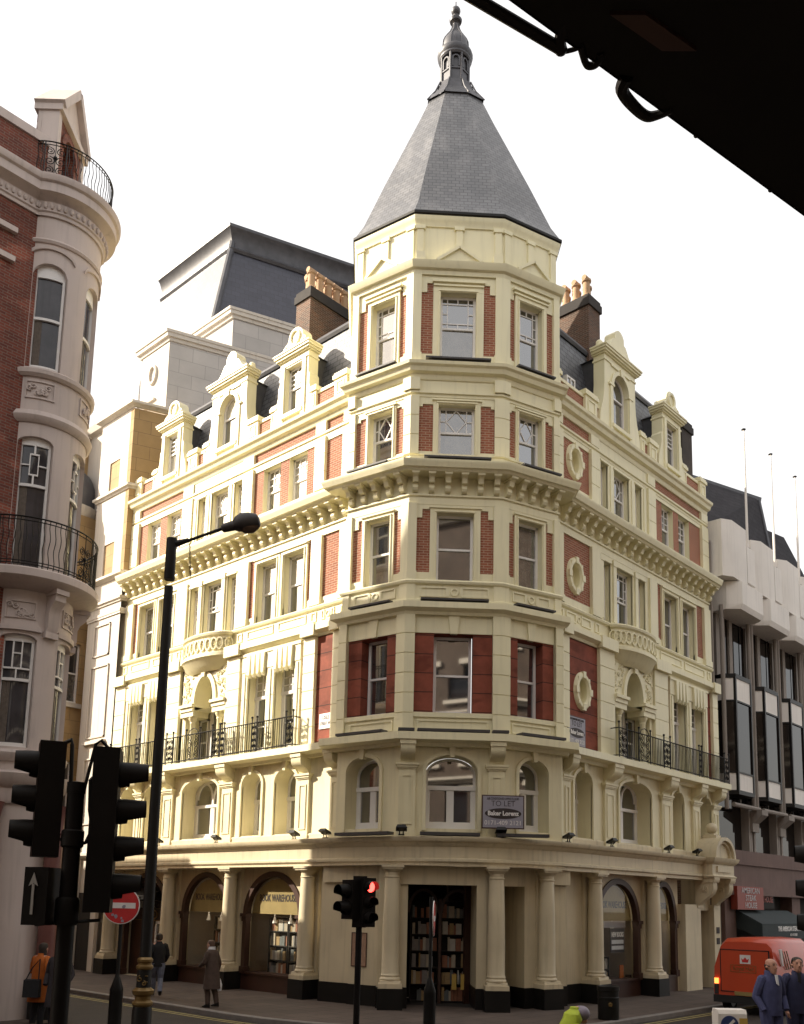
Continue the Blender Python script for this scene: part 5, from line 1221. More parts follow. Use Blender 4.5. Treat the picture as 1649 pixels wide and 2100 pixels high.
D = thing('tan_turret_building', 'tan stone building with a dark domed turret left of the pale stone block', 'building', (-2, 21, 0))
mb = MB(); TF = Fr((0, 20.4), (1, 0), (0, -1)); wall(mb, TF, -1.5, .2, 0, 9.5, 0, [(-.95, -.25, 5.9, 8.2)], .2); wall(mb, TF, -1.5, .2, 9.5, 18.6, 0, [(-.95, -.25, 10.6, 13.1)], .2); mb.abox(-1.5, .2, 20.65, 26, 0, 18.6); mb.abox(-1.4, .3, 21.6, 27, 18.6, 22.6); mb.build('wall', tan, D)
for z0, z1 in ((10.6, 13.1), (5.9, 8.2)): window(TF, -.95, -.25, z0, z1, -.1, 'sash', parent=D)
mb = MB(); mb.box(TF, -1.1, -.1, 0, .12, 10.42, 10.6); mb.box(TF, -1.1, -.1, 0, .1, 5.74, 5.9); mb.build('sills', stone, D)
mb = MB(); mb.lathe((-.7, 21.6, 0), [(1.1, 18.4), (1.2, 18.6), (1.3, 18.85), (1.3, 19.05), (1.0, 19.1)], 24); mb.build('turret_cornice', stone, D)
mb = MB(); mb.lathe((-.7, 21.6, 0), [(1.15, 19.05), (1.16, 19.5), (1.08, 20.1), (.85, 20.6), (.45, 20.95), (.01, 21.1)], 20); mb.build('dome', lead, D)
mb = MB(); mb.abox(-1.6, .5, 21.4, 27.2, 22.6, 22.85); mb.build('cornice', stone, D)

# ---------------------------------------------------------------- right : modern block of concrete panels and tinted oriels
Q = thing('modern_office_block', 'modern block of pale concrete panels and dark tinted oriel windows over purple-brown shopfronts', 'building', (15, 0, 0))
qp = lambda n, mb, m: mb.build(n, m, Q)
X0, PD, NB = 15.35, 2.80, 6
mb = MB(); mb.abox(14.95, 34, .55, 12, 0, 17.6); qp('back_wall', mb, concgrey)
mb = MB(); mb.box(FR_, 14.48, 14.95, -1.5, -.05, 0, 17.9); qp('party_wall', mb, concgrey)
mb = MB(); mb.tube([(14.6, -.06, 17.0), (14.6, -.06, 4.0)], .06, 8); qp('drain_pipe', mb, concgrey)
mb = MB(); mb.box(FR_, 14.95, 34, -.5, .15, 3.4, 5.1); mb.box(FR_, 14.95, 34, .1, .22, 4.55, 4.65); mb.box(FR_, 14.95, 34, .1, .25, 3.55, 3.7); mb.box(FR_, 14.95, 34, .1, .3, 3.4, 3.55); mb.box(FR_, 14.95, 15.9, -.5, .1, .1, 3.4); mb.box(FR_, 21.5, 22.4, -.5, .1, .1, 3.4); qp('shopfront_fascia', mb, purple)
mb = MB(); mb.box(FR_, 15.9, 21.5, -.6, -.4, .1, 3.4); mb.box(FR_, 22.4, 34, -.6, -.4, .1, 3.4); qp('shopfront_recess', mb, dark)
oc, og, ofr, pip, cb, uw, ug, pn, pb, cap = [MB() for _ in range(10)]
first = {}
for k in range(NB):
    x = X0+k*PD
    a, b = x+.3, x+2.3; v = x+.55
    pln = [(a, -.0), (v, .36), (b-.35, .36), (b, .0)]
    P = lambda z: [FR_.p(s, d, z) for s, d in pln]
    def ori(mb, z0, z1, o=0):
        q = lambda z: [FR_.p(a, -.3, z)]+[FR_.p(s+(o if s > v else -o)*(.5), d+o, z) for s, d in pln]+[FR_.p(b, -.3, z)]
        mb.hexa(q(z0), q(z1))
    one = [MB() for _ in range(3)]
    one[0].box(FR_, a+.03, b-.03, -.29, -.06, 7.36, 11.74); ori(one[0], 7.35, 8.05); ori(one[0], 10.85, 11.75); ori(one[1], 8.05, 10.85, -.02)
    for z0, z1 in ((7.2, 7.36), (11.75, 11.92), (8.02, 8.08), (10.82, 10.88)): ori(one[2], z0, z1, .03)
    for s, d in pln[1:3]: one[2].box(FR_, s-.05, s+.05, d-.06, d+.035, 7.3, 11.8)
    orl = qp('oriel', one[0], concrete); one[1].build('oriel_glass', darkglass, orl); one[2].build('oriel_frame', blackgloss, orl)
    for s in (x+.0, x+2.52):
        mb = MB(); mb.tube([FR_.p(s, .12, 6.6), FR_.p(s, .12, 14.6)], .085, 10); qp('pipe_column', mb, concgrey)
    mb = MB(); s = x+2.66
    mb.prof(FR_, s-.3, s+.3, [(-.5, 5.9), (.12, 5.9), (.12, 6.25), (.5, 6.55), (.5, 6.75), (-.5, 6.75)]); mb.box(FR_, s-.42, s-.28, -.5, .0, 5.05, 6.9); mb.box(FR_, s+.06, s+.2, -.5, .0, 5.05, 5.95); mb.box(FR_, s-.2, s-.06, -.5, -.02, 5.05, 5.95)
    mb.tube([FR_.p(x+.3, .25, 6.8), FR_.p(x+2.7, .25, 6.8)], .09, 8); qp('concrete_corbel', mb, concgrey)
    uw.box(FR_, x+.2, x+1.0, -.5, -.2, 11.9, 14.5); uw.box(FR_, x+1.45, x+1.75, -.5, -.22, 11.9, 14.5); ug.box(FR_, x-.3, x+2.6, -.52, -.3, 11.9, 14.5); ug.box(FR_, x+.1, x+2.2, -.54, -.3, 5.1, 7.3)
    # projecting upper panels
    mb = MB(); q = [(x+.0, -.3), (x+.0, .35), (x+.35, .85), (x+2.35, .85), (x+2.6, .45), (x+2.6, -.3)]
    mb.hexa([FR_.p(s, d*.9, 14.4) for s, d in q], [FR_.p(s, d, 14.6) for s, d in q]); mb.hexa([FR_.p(s, d, 14.6) for s, d in q], [FR_.p(s, d, 15.5) for s, d in q]); qp('concrete_band_panel', mb, concrete)
    mb = MB(); q = [(x-.62, -.3), (x-.62, .5), (x-.2, .75), (x+1.12, .75), (x+1.12, -.3)]; mb.hexa([FR_.p(s, d, 15.55) for s, d in q], [FR_.p(s, d, 17.85) for s, d in q]); qp('concrete_panel', mb, concrete)
    mb = MB(); mb.box(FR_, x+1.14, x+2.16, -.3, .40, 15.55, 17.7); qp('concrete_panel', mb, concrete)
    mb = MB(); mb.box(FR_, x+1.2, x+1.95, .40, .74, 15.7, 17.2); qp('flagpole_box', mb, concrete)
build_split('upper_wall_panel', uw, concgrey, Q); build_split('upper_window', ug, darkglass, Q)
mb = MB(); mb.hexa([(15.0, 1.6, 17.3), (24.5, 1.0, 17.3), (24.5, 9, 17.3), (15.0, 9, 17.3)], [(19.0, 3.9, 22.95), (24.8, 2.0, 22.95), (24.8, 8, 22.95), (19.0, 8, 22.95)]); qp('mansard_roof', mb, slatedark)
mb = MB(); mb.hexa([(24.6, 1.2, 17.3), (32, .9, 17.3), (32, 8, 17.3), (24.6, 8, 17.3)], [(24.9, 2.2, 21.6), (28.0, 2.0, 21.9), (28.0, 8, 21.9), (24.9, 8, 21.6)]); qp('mansard_roof', mb, slatedark)
mb = MB(); mb.sweep([(19.0, 3.9), (24.8, 2.0), (24.8, 8)], [(-.1, 22.7), (.08, 22.75), (.1, 22.95), (-.1, 23.0)]); mb.tube([(24.8, 2.0, 22.9), (24.5, 1.0, 17.4)], .1, 6); qp('lead_ridge', mb, lead)
for k, (lab) in enumerate(('white flagpole nearest the corner building, on the first concrete box', 'middle white flagpole on the concrete parapet', 'right flagpole with thin stay at the edge of the picture')):
    x = X0+k*PD+1.62; o = FR_.p(x, .6, 17.2)
    t = thing('flagpole', lab, 'flagpole', o, 'flagpoles on the modern block')
    mb = MB(); mb.tube([o, o+UP*2.6, o+UP*5.2], [.055, .048, .035], 8); mb.build('pole', concrete, t)
    mb = MB(); mb.lathe(o+UP*5.2, [(.02, 0), (.09, .01), (.09, .04), (.01, .06)], 10); mb.lathe(o, [(.1, 0), (.1, .05), (.06, .1)], 8); mb.build('fittings', iron, t)
boardpale = mat('dull_white_letters', (.42, .38, .38), .5, .1, 6)
st = thing('steakhouse_sign', 'dull red AMERICAN STEAK HOUSE box sign on the purple-brown fascia', 'sign', FR_.p(16.6, .2, 2.9))
mb = MB(); mb.box(FR_, 15.35, 17.75, .16, .42, 2.86, 3.72); mb.build('box', steakred, st)
for i, w in enumerate(('AMERICAN', 'STEAK', 'HOUSE')): text(w, .30, FR_, 16.55, 3.56-i*.275, .425, boardpale, st, xs=1.12, bold=.004)
s2 = thing('red_letter_sign', 'small dark sign with dull red letters right of the AMERICAN STEAK HOUSE box', 'sign', FR_.p(18.6, .2, 2.95))
mb = MB(); mb.box(FR_, 17.95, 19.35, .1, .2, 2.92, 3.5); mb.build('box', dark, s2); text('K HOUSE', .33, FR_, 18.65, 3.26, .21, steakred, s2, xs=.8, bold=.01)
aw = thing('green_awning', 'dark green canvas awning lettered THE AMERICAN STEAK HOUSE below the red sign', 'awning', FR_.p(18.5, .1, 2.2))
mb = MB(); mb.hexa([FR_.p(15.9, .12, 2.85), FR_.p(20.9, .12, 2.85), FR_.p(20.9, 1.1, 2.35), FR_.p(15.9, 1.1, 2.35)], [FR_.p(15.9, .12, 2.81), FR_.p(20.9, .12, 2.81), FR_.p(20.9, 1.08, 2.31), FR_.p(15.9, 1.08, 2.31)])
mb.box(FR_, 15.9, 20.9, 1.07, 1.10, 1.78, 2.34); mb.plate(Fr((15.9, -.1), (0, -1), (-1, 0)), [(0, 2.8), (1, 2.34), (1, 1.8), (0, 2.2)], 0, .02); mb.build('canvas', green, aw)
text('THE AMERICAN STEAK HOUSE', .25, FR_, 18.7, 2.15, 1.104, signwhite, aw, xs=.78, bold=.008); text('0171-437 0887', .14, FR_, 18.9, 1.92, 1.104, signwhite, aw, xs=.85)
# ---------------------------------------------------------------- building behind the camera that carries the dark canopy
cd_ = Vector((.9743, -.2254)); cn = Vector((-.2254, -.9743))           # canopy edge direction, inward direction
E0 = Vector((-16.37, -13.69)); CF = Fr(E0, cd_, -cn)
K = thing('canopied_building', 'building beside the camera carrying the dark street canopy at upper right', 'building', (E0.x, E0.y, 0))
mb = MB(); sp3 = range(-28, 39, 3); wn = MB(); tr = MB()
for z0, z1, w0, w1 in ((0, 5.6, 1, 3.2), (5.6, 10, 6.5, 9.2), (10, 14, 10.8, 13.2), (14, 25, 14.7, 16.6)):
    wall(mb, CF, -30, 40, z0, z1, -4.2, [(s, s+1.4, w0, w1) for s in sp3], .3)
    for s in sp3: wn.box(CF, s, s+1.4, -4.62, -4.45, w0, w1)
    tr.box(CF, -30, 40, -4.25, -3.95, z1-.35, z1); tr.box(CF, -30, 40, -4.25, -3.7, z1-.14, z1)
    for s in sp3: tr.box(CF, s-.2, s+1.6, -4.25, -4.05, w1, w1+.3); tr.box(CF, s-.2, s+1.6, -4.25, -4.0, w0-.2, w0)
mb.box(CF, -30, 40, -12, -4.7, 0, 25); mb.build('wall', oppb, K); tr.build('mouldings', stone, K); build_split('window', wn, glass, K)  # unseen mass made tall and dark to dim sky and bounced light below
mb = MB(); mb.box(CF, -9, 22, -4.2, 0, 5.5, 5.95); cnp = mb.build('canopy', mat('canopy_soffit_paint', (.010, .009, .008), .8, .3, 2, spec=.15), K)
mb = MB(); mb.box(CF, -9, 22, .0, .004, 5.495, 5.97)
for k in range(12): mb.sphere(CF.p(.75+k*.42, .002, 5.5), .009, 5)
mb.build('canopy_edge', sigblack, cnp)
mb = MB()
mb.tube([CF.p(-1.2, .148, 5.5), CF.p(-.241, .067, 5.5), CF.p(.15, .034, 5.5)], .0175, 10); mb.sphere(CF.p(.148, .034, 5.5), .020, 6)
mb.tube([CF.p(.10, -.03, 5.52), CF.p(.128, .018, 5.5), CF.p(.15, .036, 5.5)], .019, 8)
mb.build('awning_rod', sigblack, cnp)
def smooth(pts, n=5):
    out = []
    for i in range(len(pts)-1):
        p0, p1, p2, p3 = pts[max(i-1, 0)], pts[i], pts[i+1], pts[min(i+2, len(pts)-1)]
        for k in range(n):
            t = k/n; out.append(tuple(.5*(2*p1[j]+(-p0[j]+p2[j])*t+(2*p0[j]-5*p1[j]+4*p2[j]-p3[j])*t*t+(-p0[j]+3*p1[j]-3*p2[j]+p3[j])*t**3) for j in (0, 1)))
    return out+[pts[-1]]
mb = MB()
mb.tube([CF.p(a_, b_, 5.5) for a_, b_ in smooth([(.165, .031), (.184, .006), (.192, -.02)])], .007, 8)
mb.tube([CF.p(a_, b_, 5.5) for a_, b_ in smooth([(.187, -.012), (.214, .006), (.252, .026), (.272, .012), (.270, -.016), (.255, -.03)])], .0115, 8)
q_ = smooth([(.383, -.02), (.412, .026), (.49, .046), (.552, .048), (.578, .024), (.60, -.018)])
mb.tube([CF.p(a_, b_, 5.5) for a_, b_ in q_], [.024-.012*k/(len(q_)-1) for k in range(len(q_))], 8)
mb.build('canopy_hook', sigblack, cnp)
mb = MB(); mb.plate(CF, [], 0, 0) if False else mb.hexa([CF.p(a_, b_, 5.485) for a_, b_ in ((.177, -.144), (.263, -.206), (.481, -.217), (.395, -.155))], [CF.p(a_, b_, 5.502) for a_, b_ in ((.177, -.144), (.263, -.206), (.481, -.217), (.395, -.155))]); mb.build('lamp_panel', mat('soffit_panel_brown', (.035, .014, .009), .6, .2, 5), cnp)

WB = thing('added_west_block', 'added unseen dark brick block shading the junction behind and left of the camera', 'building', (-40, -14, 0))  # out-of-view block added to cut sky light at street level
mb = MB(); mb.abox(-60, -38, -45, 4, 0, 21); mb.build('wall', oppb, WB)
mb = MB(); mb.abox(-60.2, -37.7, -45.2, 4.2, 21, 21.4); mb.abox(-60.1, -37.8, -45.1, 4.1, 5.2, 5.5); mb.build('cornice', stone, WB)
mb = MB()
for y in range(-43, 3, 3):
    for z in (6.8, 10.6, 14.2): mb.abox(-38.05, -37.96, y, y+1.3, z, z+2.2)
build_split('window', mb, glass, WB)

# ---------------------------------------------------------------- street furniture
VR = Vector((sin(radians(42.2558)), -cos(radians(42.2558)), 0)); VF = Vector((cos(radians(42.2558)), sin(radians(42.2558)), 0))
def lamp():
    o = Vector((-11.18, -3.30, 0))+VR*.13; t = thing('street_lamp', 'tall black street lamp with banded gilt base and one arm reaching over the street', 'street lamp', o)
    mb = MB(); mb.lathe(o, [(.135, 0), (.135, 1.34), (.12, 1.40)], 16); mb.build('base', blackgloss, t)
    mb = MB(); mb.lathe(o, [(.10, 1.62), (.095, 1.92), (.080, 2.04), (.078, 3.4), (.064, 7.4), (.064, 7.42)], 14); mb.lathe(o, [(.072, 7.52), (.078, 7.54), (.075, 8.0), (.075, 8.16), (.02, 8.17)], 14); mb.build('post', iron, t)
    mb = MB(); mb.lathe(o, [(.12, 1.38), (.142, 1.41), (.142, 1.44), (.108, 1.47), (.108, 1.52), (.142, 1.55), (.15, 1.60), (.10, 1.64)], 18); mb.lathe(o, [(.098, 1.88), (.115, 1.90), (.115, 1.93), (.092, 1.95), (.092, 1.97), (.108, 1.99), (.108, 2.02), (.08, 2.05)], 18); mb.build('gilt_band', gold, t)
    mb = MB(); F = Fr(o, VR.xy, (-VF).xy)
    mb.tube(spiral((-.03, .104, 1.76), F, .045, 1.2, 1.5, 1), .007, 4); mb.tube(spiral((.03, .102, 1.70), F, .035, 1.2, 1.5, -1), .007, 4)
    for z in (1.72, 1.8): mb.bar(F, .04, z, .075, z, .012, .07, .10)
    mb.build('gilt_scroll', gold, t)
    a = VR*.98+VF*.15; p0 = o+UP*8.06
    mb = MB(); mb.tube([p0, p0+a*.25+UP*.10], .06, 8, .035); mb.tube([p0+a*.22+UP*.08, p0+a*.75+UP*.33], .024, 8); mb.build('arm', iron, t)
    h0 = p0+a*.72+UP*.32; d = (a*.92+UP*.30).normalized(); sd = d.cross(UP).normalized(); u = sd.cross(d)
    mb = MB(); rows = []
    for s, w, up_, dn in ((0, .04, .04, -.05), (.03, .06, .065, -.07), (.19, .07, .08, -.075), (.24, .12, .13, -.10), (.33, .14, .17, -.13), (.45, .135, .15, -.14), (.56, .10, .10, -.11), (.585, .05, .05, -.07)):
        c = h0+d*s; rows.append([c+sd*w*cos(k)+u*((up_ if sin(k) > 0 else -dn)*sin(k)) for k in [2*pi*j/12 for j in range(12)]])
    mb.grid(rows, True, True); ln = mb.build('lantern', mat('lamp_housing_grey', (.035, .03, .03), .5, .15, 5), t)
    mb = MB(); rows = []
    for s, w, dn in ((.26, .09, .10), (.33, .115, .16), (.45, .115, .18), (.54, .08, .13)):
        c = h0+d*s; rows.append([c+sd*w*cos(k)-u*(dn*abs(sin(k))) for k in [pi*j/8 for j in range(9)]])
    mb.grid(rows); mb.build('bowl', mat('brown_lamp_bowl', (.10, .065, .045), .15, .1, 5), ln)
    ch = thing('chain', 'thin dark chain hanging from the street lamp arm', 'chain', p0+a*.28)
    mb = MB()
    for k in range(16):
        z = p0+a*.26+a*.01*k*.3+UP*(.10-.038*k); Fk = Fr(z.xy, (VR if k % 2 else VF).xy, (VF if k % 2 else VR).xy); mb.ell(Fk, 0, z.z, .010, .020, [(-.004, -.004), (.004, -.004), (.004, .004), (-.004, .004), (-.004, -.004)], 8)
    mb.build('links', iron, ch)
lamp()
def ob(c, x, y, z):                       # oriented box corners helper : c centre, half sizes along VR-like axes
    pass
def visor_head(root, c, fdir, n, gap, r=.105, vis=.24, name='signal_head', top=.16, lit=None, body=(.15, .13)):
    # c : top centre of the head, facing fdir ; aspects spaced by gap going down
    f = Vector((fdir[0], fdir[1], 0)).normalized(); F = Fr(c.xy, (-f.y, f.x), f.xy); h = top+gap*(n-1)+top
    mb = MB(); mb.box(F, -body[0], body[0], -body[1], body[1]*.6, c.z-h, c.z); hdm = mb.build(name, sigblack, root)
    for k in range(n):
        z = c.z-top-gap*k; o = F.p(0, body[1]*.6, z)
        mb = MB(); rows = []
        for d, sc_ in ((0, 1), (.06, 1), (vis, .92)):
            rows.append([o+F.S*(r*sc_*cos(t))+F.N*(d*(1 if sin(t) > -.35 else .35))+UP*(r*sc_*sin(t)) for t in [2*pi*j/18 for j in range(18)]])
        mb.grid(rows, True); mb.build('visor', sigblack, hdm)
        mb = MB(); mb.plate(Fr(o.xy, F.S.xy, F.N.xy), [(r*.9*cos(2*pi*j/18), z+r*.9*sin(2*pi*j/18)) for j in range(18)], -.01, .015); mb.build('lens', redlamp if lit == k else darkglass, hdm)
    return hdm, F
so = Vector((-14.97, -8.63, 0))-VR*.03
sg_ = thing('traffic_signal', 'black traffic signal post in the left foreground with two long heads and an arrow box', 'traffic light', so)
mb = MB(); mb.lathe(so, [(.062, 0), (.062, 3.62), (.066, 3.62), (.066, 3.7), (.01, 3.71)], 14); mb.lathe(so, [(.075, 2.66), (.085, 2.68), (.085, 2.84), (.075, 2.86)], 14); mb.lathe(so, [(.07, 3.22), (.08, 3.23), (.08, 3.34), (.07, 3.35)], 14); mb.build('post', sigblack, sg_)
lh = so-VR*.235+VF*.03+UP*4.0; ld_ = -VR*.9-VF*.42
visor_head(sg_, lh, ld_, 3, .255, .10, .16, top=.17, body=(.115, .115))
rh = so+VR*.235+VF*.03+UP*3.96; rd_ = VR*.97+VF*.22
visor_head(sg_, rh, rd_, 4, .275, .095, .20, top=.19, body=(.115, .115))
bx = Fr((so-VR*.26-VF*.02).xy, VR.xy, (-VF).xy)
mb = MB(); mb.box(bx, -.01, .16, -.13, .12, 2.66, 3.07); bxo = mb.build('arrow_box', sigblack, sg_)
mb = MB(); mb.plate(bx, [(.051, 2.735), (.069, 2.735), (.069, 2.95), (.051, 2.95)], .12, .127); mb.plate(bx, [(.027, 2.935), (.06, 2.955), (.093, 2.935), (.06, 3.03)], .12, .127); mb.build('white_arrow', mat('arrow_grey_white', (.32, .31, .30), .5, .1, 6), bxo)
mb = MB()
mb.tube([lh+VR*.07+UP*(-.02), so-VR*.06+UP*4.02, so-VR*.055+UP*3.98, so-VR*.04+UP*3.6], .015, 6)
mb.tube([rh-VR*.02+UP*.0, so+VR*.16+UP*4.02, so+VR*.12+UP*3.99, so+VR*.05+UP*3.6], .013, 6)
mb.tube([rh-VR*.13+UP*(-.22), so+VR*.10+UP*3.72, so+VR*.11+UP*3.5, so+VR*.14+UP*3.36, so+VR*.10+UP*3.26, so+VR*.04+UP*3.24], .015, 6)
mb.tube([lh+VR*.1+UP*(-.72), so+UP*3.28], .014, 6); mb.tube([so+UP*2.68, lh+UP*(-1.34), ], .014, 6); mb.tube([so+UP*2.68, rh-UP*1.26], .014, 6)
mb.build('brackets', iron, sg_)
co_ = Vector((-6.64, -3.05, 0)); cs = thing('traffic_signal', 'black traffic signal showing red in front of the corner columns', 'traffic light', co_)
mb = MB(); mb.lathe(co_, [(.057, 0), (.057, 3.2), (.01, 3.22)], 12); mb.build('post', sigblack, cs)
visor_head(cs, co_+VR*.14-VF*.06+UP*3.29, -VF*.8+VR*.55, 3, .27, .105, .16, lit=0, body=(.13, .11))
visor_head(cs, co_-VR*.17-VF*.06+UP*3.25, -VF*.72-VR*.75, 2, .29, .125, .22, top=.2, body=(.15, .11))
mb = MB(); mb.box(Fr(co_.xy, VR.xy, (-VF).xy), -.12, .12, -.05, .10, 2.42, 3.32); mb.build('backing_box', sigblack, cs)
ro = CAM+Vector((0, 0, -2.87))+(VR*.4235+VF*1.0)*7.4
rs = thing('traffic_signal', 'black traffic signal cut off by the right edge of the picture', 'traffic light', ro)
mb = MB(); mb.lathe(ro+VR*.12, [(.06, 0), (.06, 3.5), (.01, 3.52)], 12); mb.build('post', sigblack, rs)
visor_head(rs, ro+VR*.13+UP*3.46, -VR*.9+VF*.3, 3, .27, .10, .2, top=.17, body=(.13, .12))
def noentry(o, n, lab, r=.37, zc=2.70):
    t = thing('no_entry_sign', lab, 'road sign', o, 'no entry signs'); o = Vector(o); n = Vector(n).normalized(); F = Fr(o.xy, (-n.y, n.x), n.xy)
    mb = MB(); mb.lathe(o, [(.13, 0), (.13, 1.02), (.135, 1.04), (.04, 1.33), (.038, 1.34), (.038, 3.0)], 12); mb.build('post', blackgloss, t)
    ci = lambda rr: [(rr*cos(2*pi*k/40), zc+rr*sin(2*pi*k/40)) for k in range(40)]
    mb = MB(); mb.plate(F, ci(r), .05, .07); d = mb.build('disc', signwhite, t)
    mb = MB(); mb.plate(F, ci(r*.955), .06, .074); mb.build('red_face', signred, d)
    mb = MB(); mb.box(F, -r*.78, r*.78, .06, .078, zc-r*.15, zc+r*.15); mb.build('white_bar', signwhite, d)
    mb = MB()
    for a, z, q in ((.06, -.02, .05), (-.09, -.22, .05), (.02, -.25, .03), (.05, -.31, .04), (-.16, -.19, .04)): mb.plate(F, [(a+q*random.uniform(.5, 1)*cos(2*pi*k/7), zc+z+q*random.uniform(.5, 1)*sin(2*pi*k/7)) for k in range(7)], .07, .080)
    mb.build('scuffs', boardgrey, d)
noentry((-8.25, 2.16, .0), (-.72, -.69), 'round red and white no entry sign facing the camera behind the traffic signal')
noentry((-3.36, -1.85, .0), (.62, -.78), 'no entry sign seen edge on in front of the corner entrance', zc=2.55)
bn = thing('litter_bin', 'black cylindrical litter bin with faint gilt crest on the right pavement', 'bin', (2.38, -2.68, .12)); o = Vector((2.38, -2.68, 0))
mb = MB(); mb.lathe(o, [(.25, .12), (.26, .14), (.26, .62), (.27, .63), (.27, .66), (.26, .67), (.26, .80), (.28, .82), (.28, .92), (.24, .93), (.20, .90), (.20, .5)], 20); mb.build('body', blackgloss, bn)
F = Fr((o-VF*.262).xy, VR.xy, (-VF).xy); mb = MB()
for k in range(5): mb.tube(spiral((0, .0, .5), F, .05, 1, k*1.25, 1), .006, 4)
mb.build('crest', gold, bn)
kl = thing('keep_left_bollard', 'pale illuminated keep left bollard with yellow side at the bottom right', 'bollard', (-4.1, -8.7, .16)); F = Fr((-4.1, -8.7), VR.xy, (-VF).xy)
mb = MB(); mb.prof(F, -.22, .22, [(-.16, .16), (.16, .16), (.16, 1.28), (.12, 1.34), (-.12, 1.34), (-.16, 1.28)]); mb.build('body', concrete, kl)
mb = MB(); mb.plate(F, [(-.05+.135*cos(2*pi*k/28), 1.12+.135*sin(2*pi*k/28)) for k in range(28)], .15, .168); dd = mb.build('blue_disc', bluepaint, kl)
mb = MB(); mb.bar(F, .02, 1.19, -.10, 1.07, .04, .165, .174); mb.plate(F, [(-.13, 1.03), (-.03, 1.05), (-.11, 1.13)], .165, .1745); mb.build('white_arrow', signwhite, dd)
mb = MB(); mb.box(F, .10, .225, -.12, .165, .3, 1.22); mb.build('yellow_panel', bollyellow, kl)

# ---------------------------------------------------------------- betting shop front in the left arch
bs = thing('betting_shop_sign', 'black shop sign with gilt ring and white letters HILL in the leftmost arch', 'sign', FL.p(14.6, -.2, 2.2))
mb = MB(); mb.box(FL, 13.42, 15.9, -.45, -.3, 2.05, 2.5); mb.build('board', ink, bs); text('HILL', .34, FL, 13.62, 2.29, -.29, signwhite, bs, xs=.95, bold=.012)
mb = MB(); mb.ell(FL, 14.72, 2.27, .36, .15, [(0, -.3), (0, -.27), (.03, -.27), (.03, -.3)], 28); mb.bar(FL, 13.42, 2.07, 15.9, 2.07, .025, -.3, -.28); mb.tube(spiral((14.6, -.28, 2.27), FL, .1, 1.3, 0, 1), .012, 4); mb.tube(spiral((14.85, -.28, 2.27), FL, .09, 1.3, 1, -1), .012, 4); mb.build('gilt_ring', gold, bs)
ca = thing('door_canopy', 'small dark canopy with gilt scroll above the betting shop sign', 'canopy', FL.p(14.9, .1, 2.8))
mb = MB(); mb.prof(FL, 13.9, 15.9, [(-.3, 2.75), (.35, 2.8), (.3, 2.95), (-.3, 3.25)]); mb.build('hood', blackgloss, ca)
mb = MB(); mb.tube(spiral((14.6, .36, 2.88), FL, .06, 1.2, 0, 1), .012, 4); mb.tube(spiral((15.0, .36, 2.88), FL, .06, 1.2, 0, -1), .012, 4); mb.build('gilt_scroll', gold, ca)
wd = MB()
for q in ((13.45, 13.52), (13.95, 14.02), (14.4, 14.47)): wd.box(FL, q[0], q[1], -.42, -.3, .14, 2.05)
wd.box(FL, 13.45, 14.47, -.42, -.3, 1.95, 2.05); wd.box(FL, 13.45, 14.47, -.42, -.3, .14, .4); o = part('betting_shop_door', wd, white)
mb = MB(); mb.box(FL, 13.5, 14.45, -.38, -.35, .4, 1.95); mb.build('pane', glass, o)
wd = MB(); wd.box(FL, 14.5, 16.05, -.5, -.3, .13, 2.05); part('betting_shop_panel', wd, darkwood)
# posters and display inside the bookshop windows on the right
po1 = thing('poster', 'white and black NEW BOOKS poster inside the right arched bookshop window', 'poster', FR_.p(7.9, -.3, 1.6)); F = FR_
mb = MB(); mb.box(F, 7.55, 8.4, -.34, -.32, 1.45, 2.2); mb.build('sheet', ink, po1); text('NEW BOOKS', .2, F, 7.98, 2.0, -.317, signwhite, po1, xs=.62, bold=.008)
mb = MB()
for z in (1.78, 1.6): mb.box(F, 7.62, 8.34, -.335, -.315, z-.06, z+.06)
mb.build('white_strips', bagwhite, po1)
po2 = thing('poster', 'pale blue-grey banner across the top of the right bookshop window', 'poster', FR_.p(7.8, -.3, 2.25)); mb = MB(); mb.box(F, 7.2, 8.5, -.35, -.33, 2.22, 2.42); mb.build('sheet', boardgrey, po2)
po3 = thing('display_card', 'orange card standing low in the right bookshop window', 'card', FR_.p(8.3, -.3, .66)); mb = MB(); mb.box(F, 8.2, 8.42, -.4, -.37, .66, 1.05); mb.build('card', mat('orange_card', (.55, .15, .03), .6, .1, 8), po3)
po4 = thing('display_card', 'yellow card in the far right arched window', 'card', FR_.p(10.2, -.3, .66)); mb = MB(); mb.box(F, 10.1, 10.4, -.4, -.37, .66, 1.25); mb.build('card', yellow, po4)
vs = thing('white_pot', 'white flared pot on the sill of the second arched window from the left', 'pot', FL.p(11.0, -.4, .66)); mb = MB(); mb.lathe(FL.p(11.0, -.4, .66), [(.07, 0), (.08, .02), (.16, .36), (.14, .36), (.06, .05)], 14); mb.build('pot', white, vs)
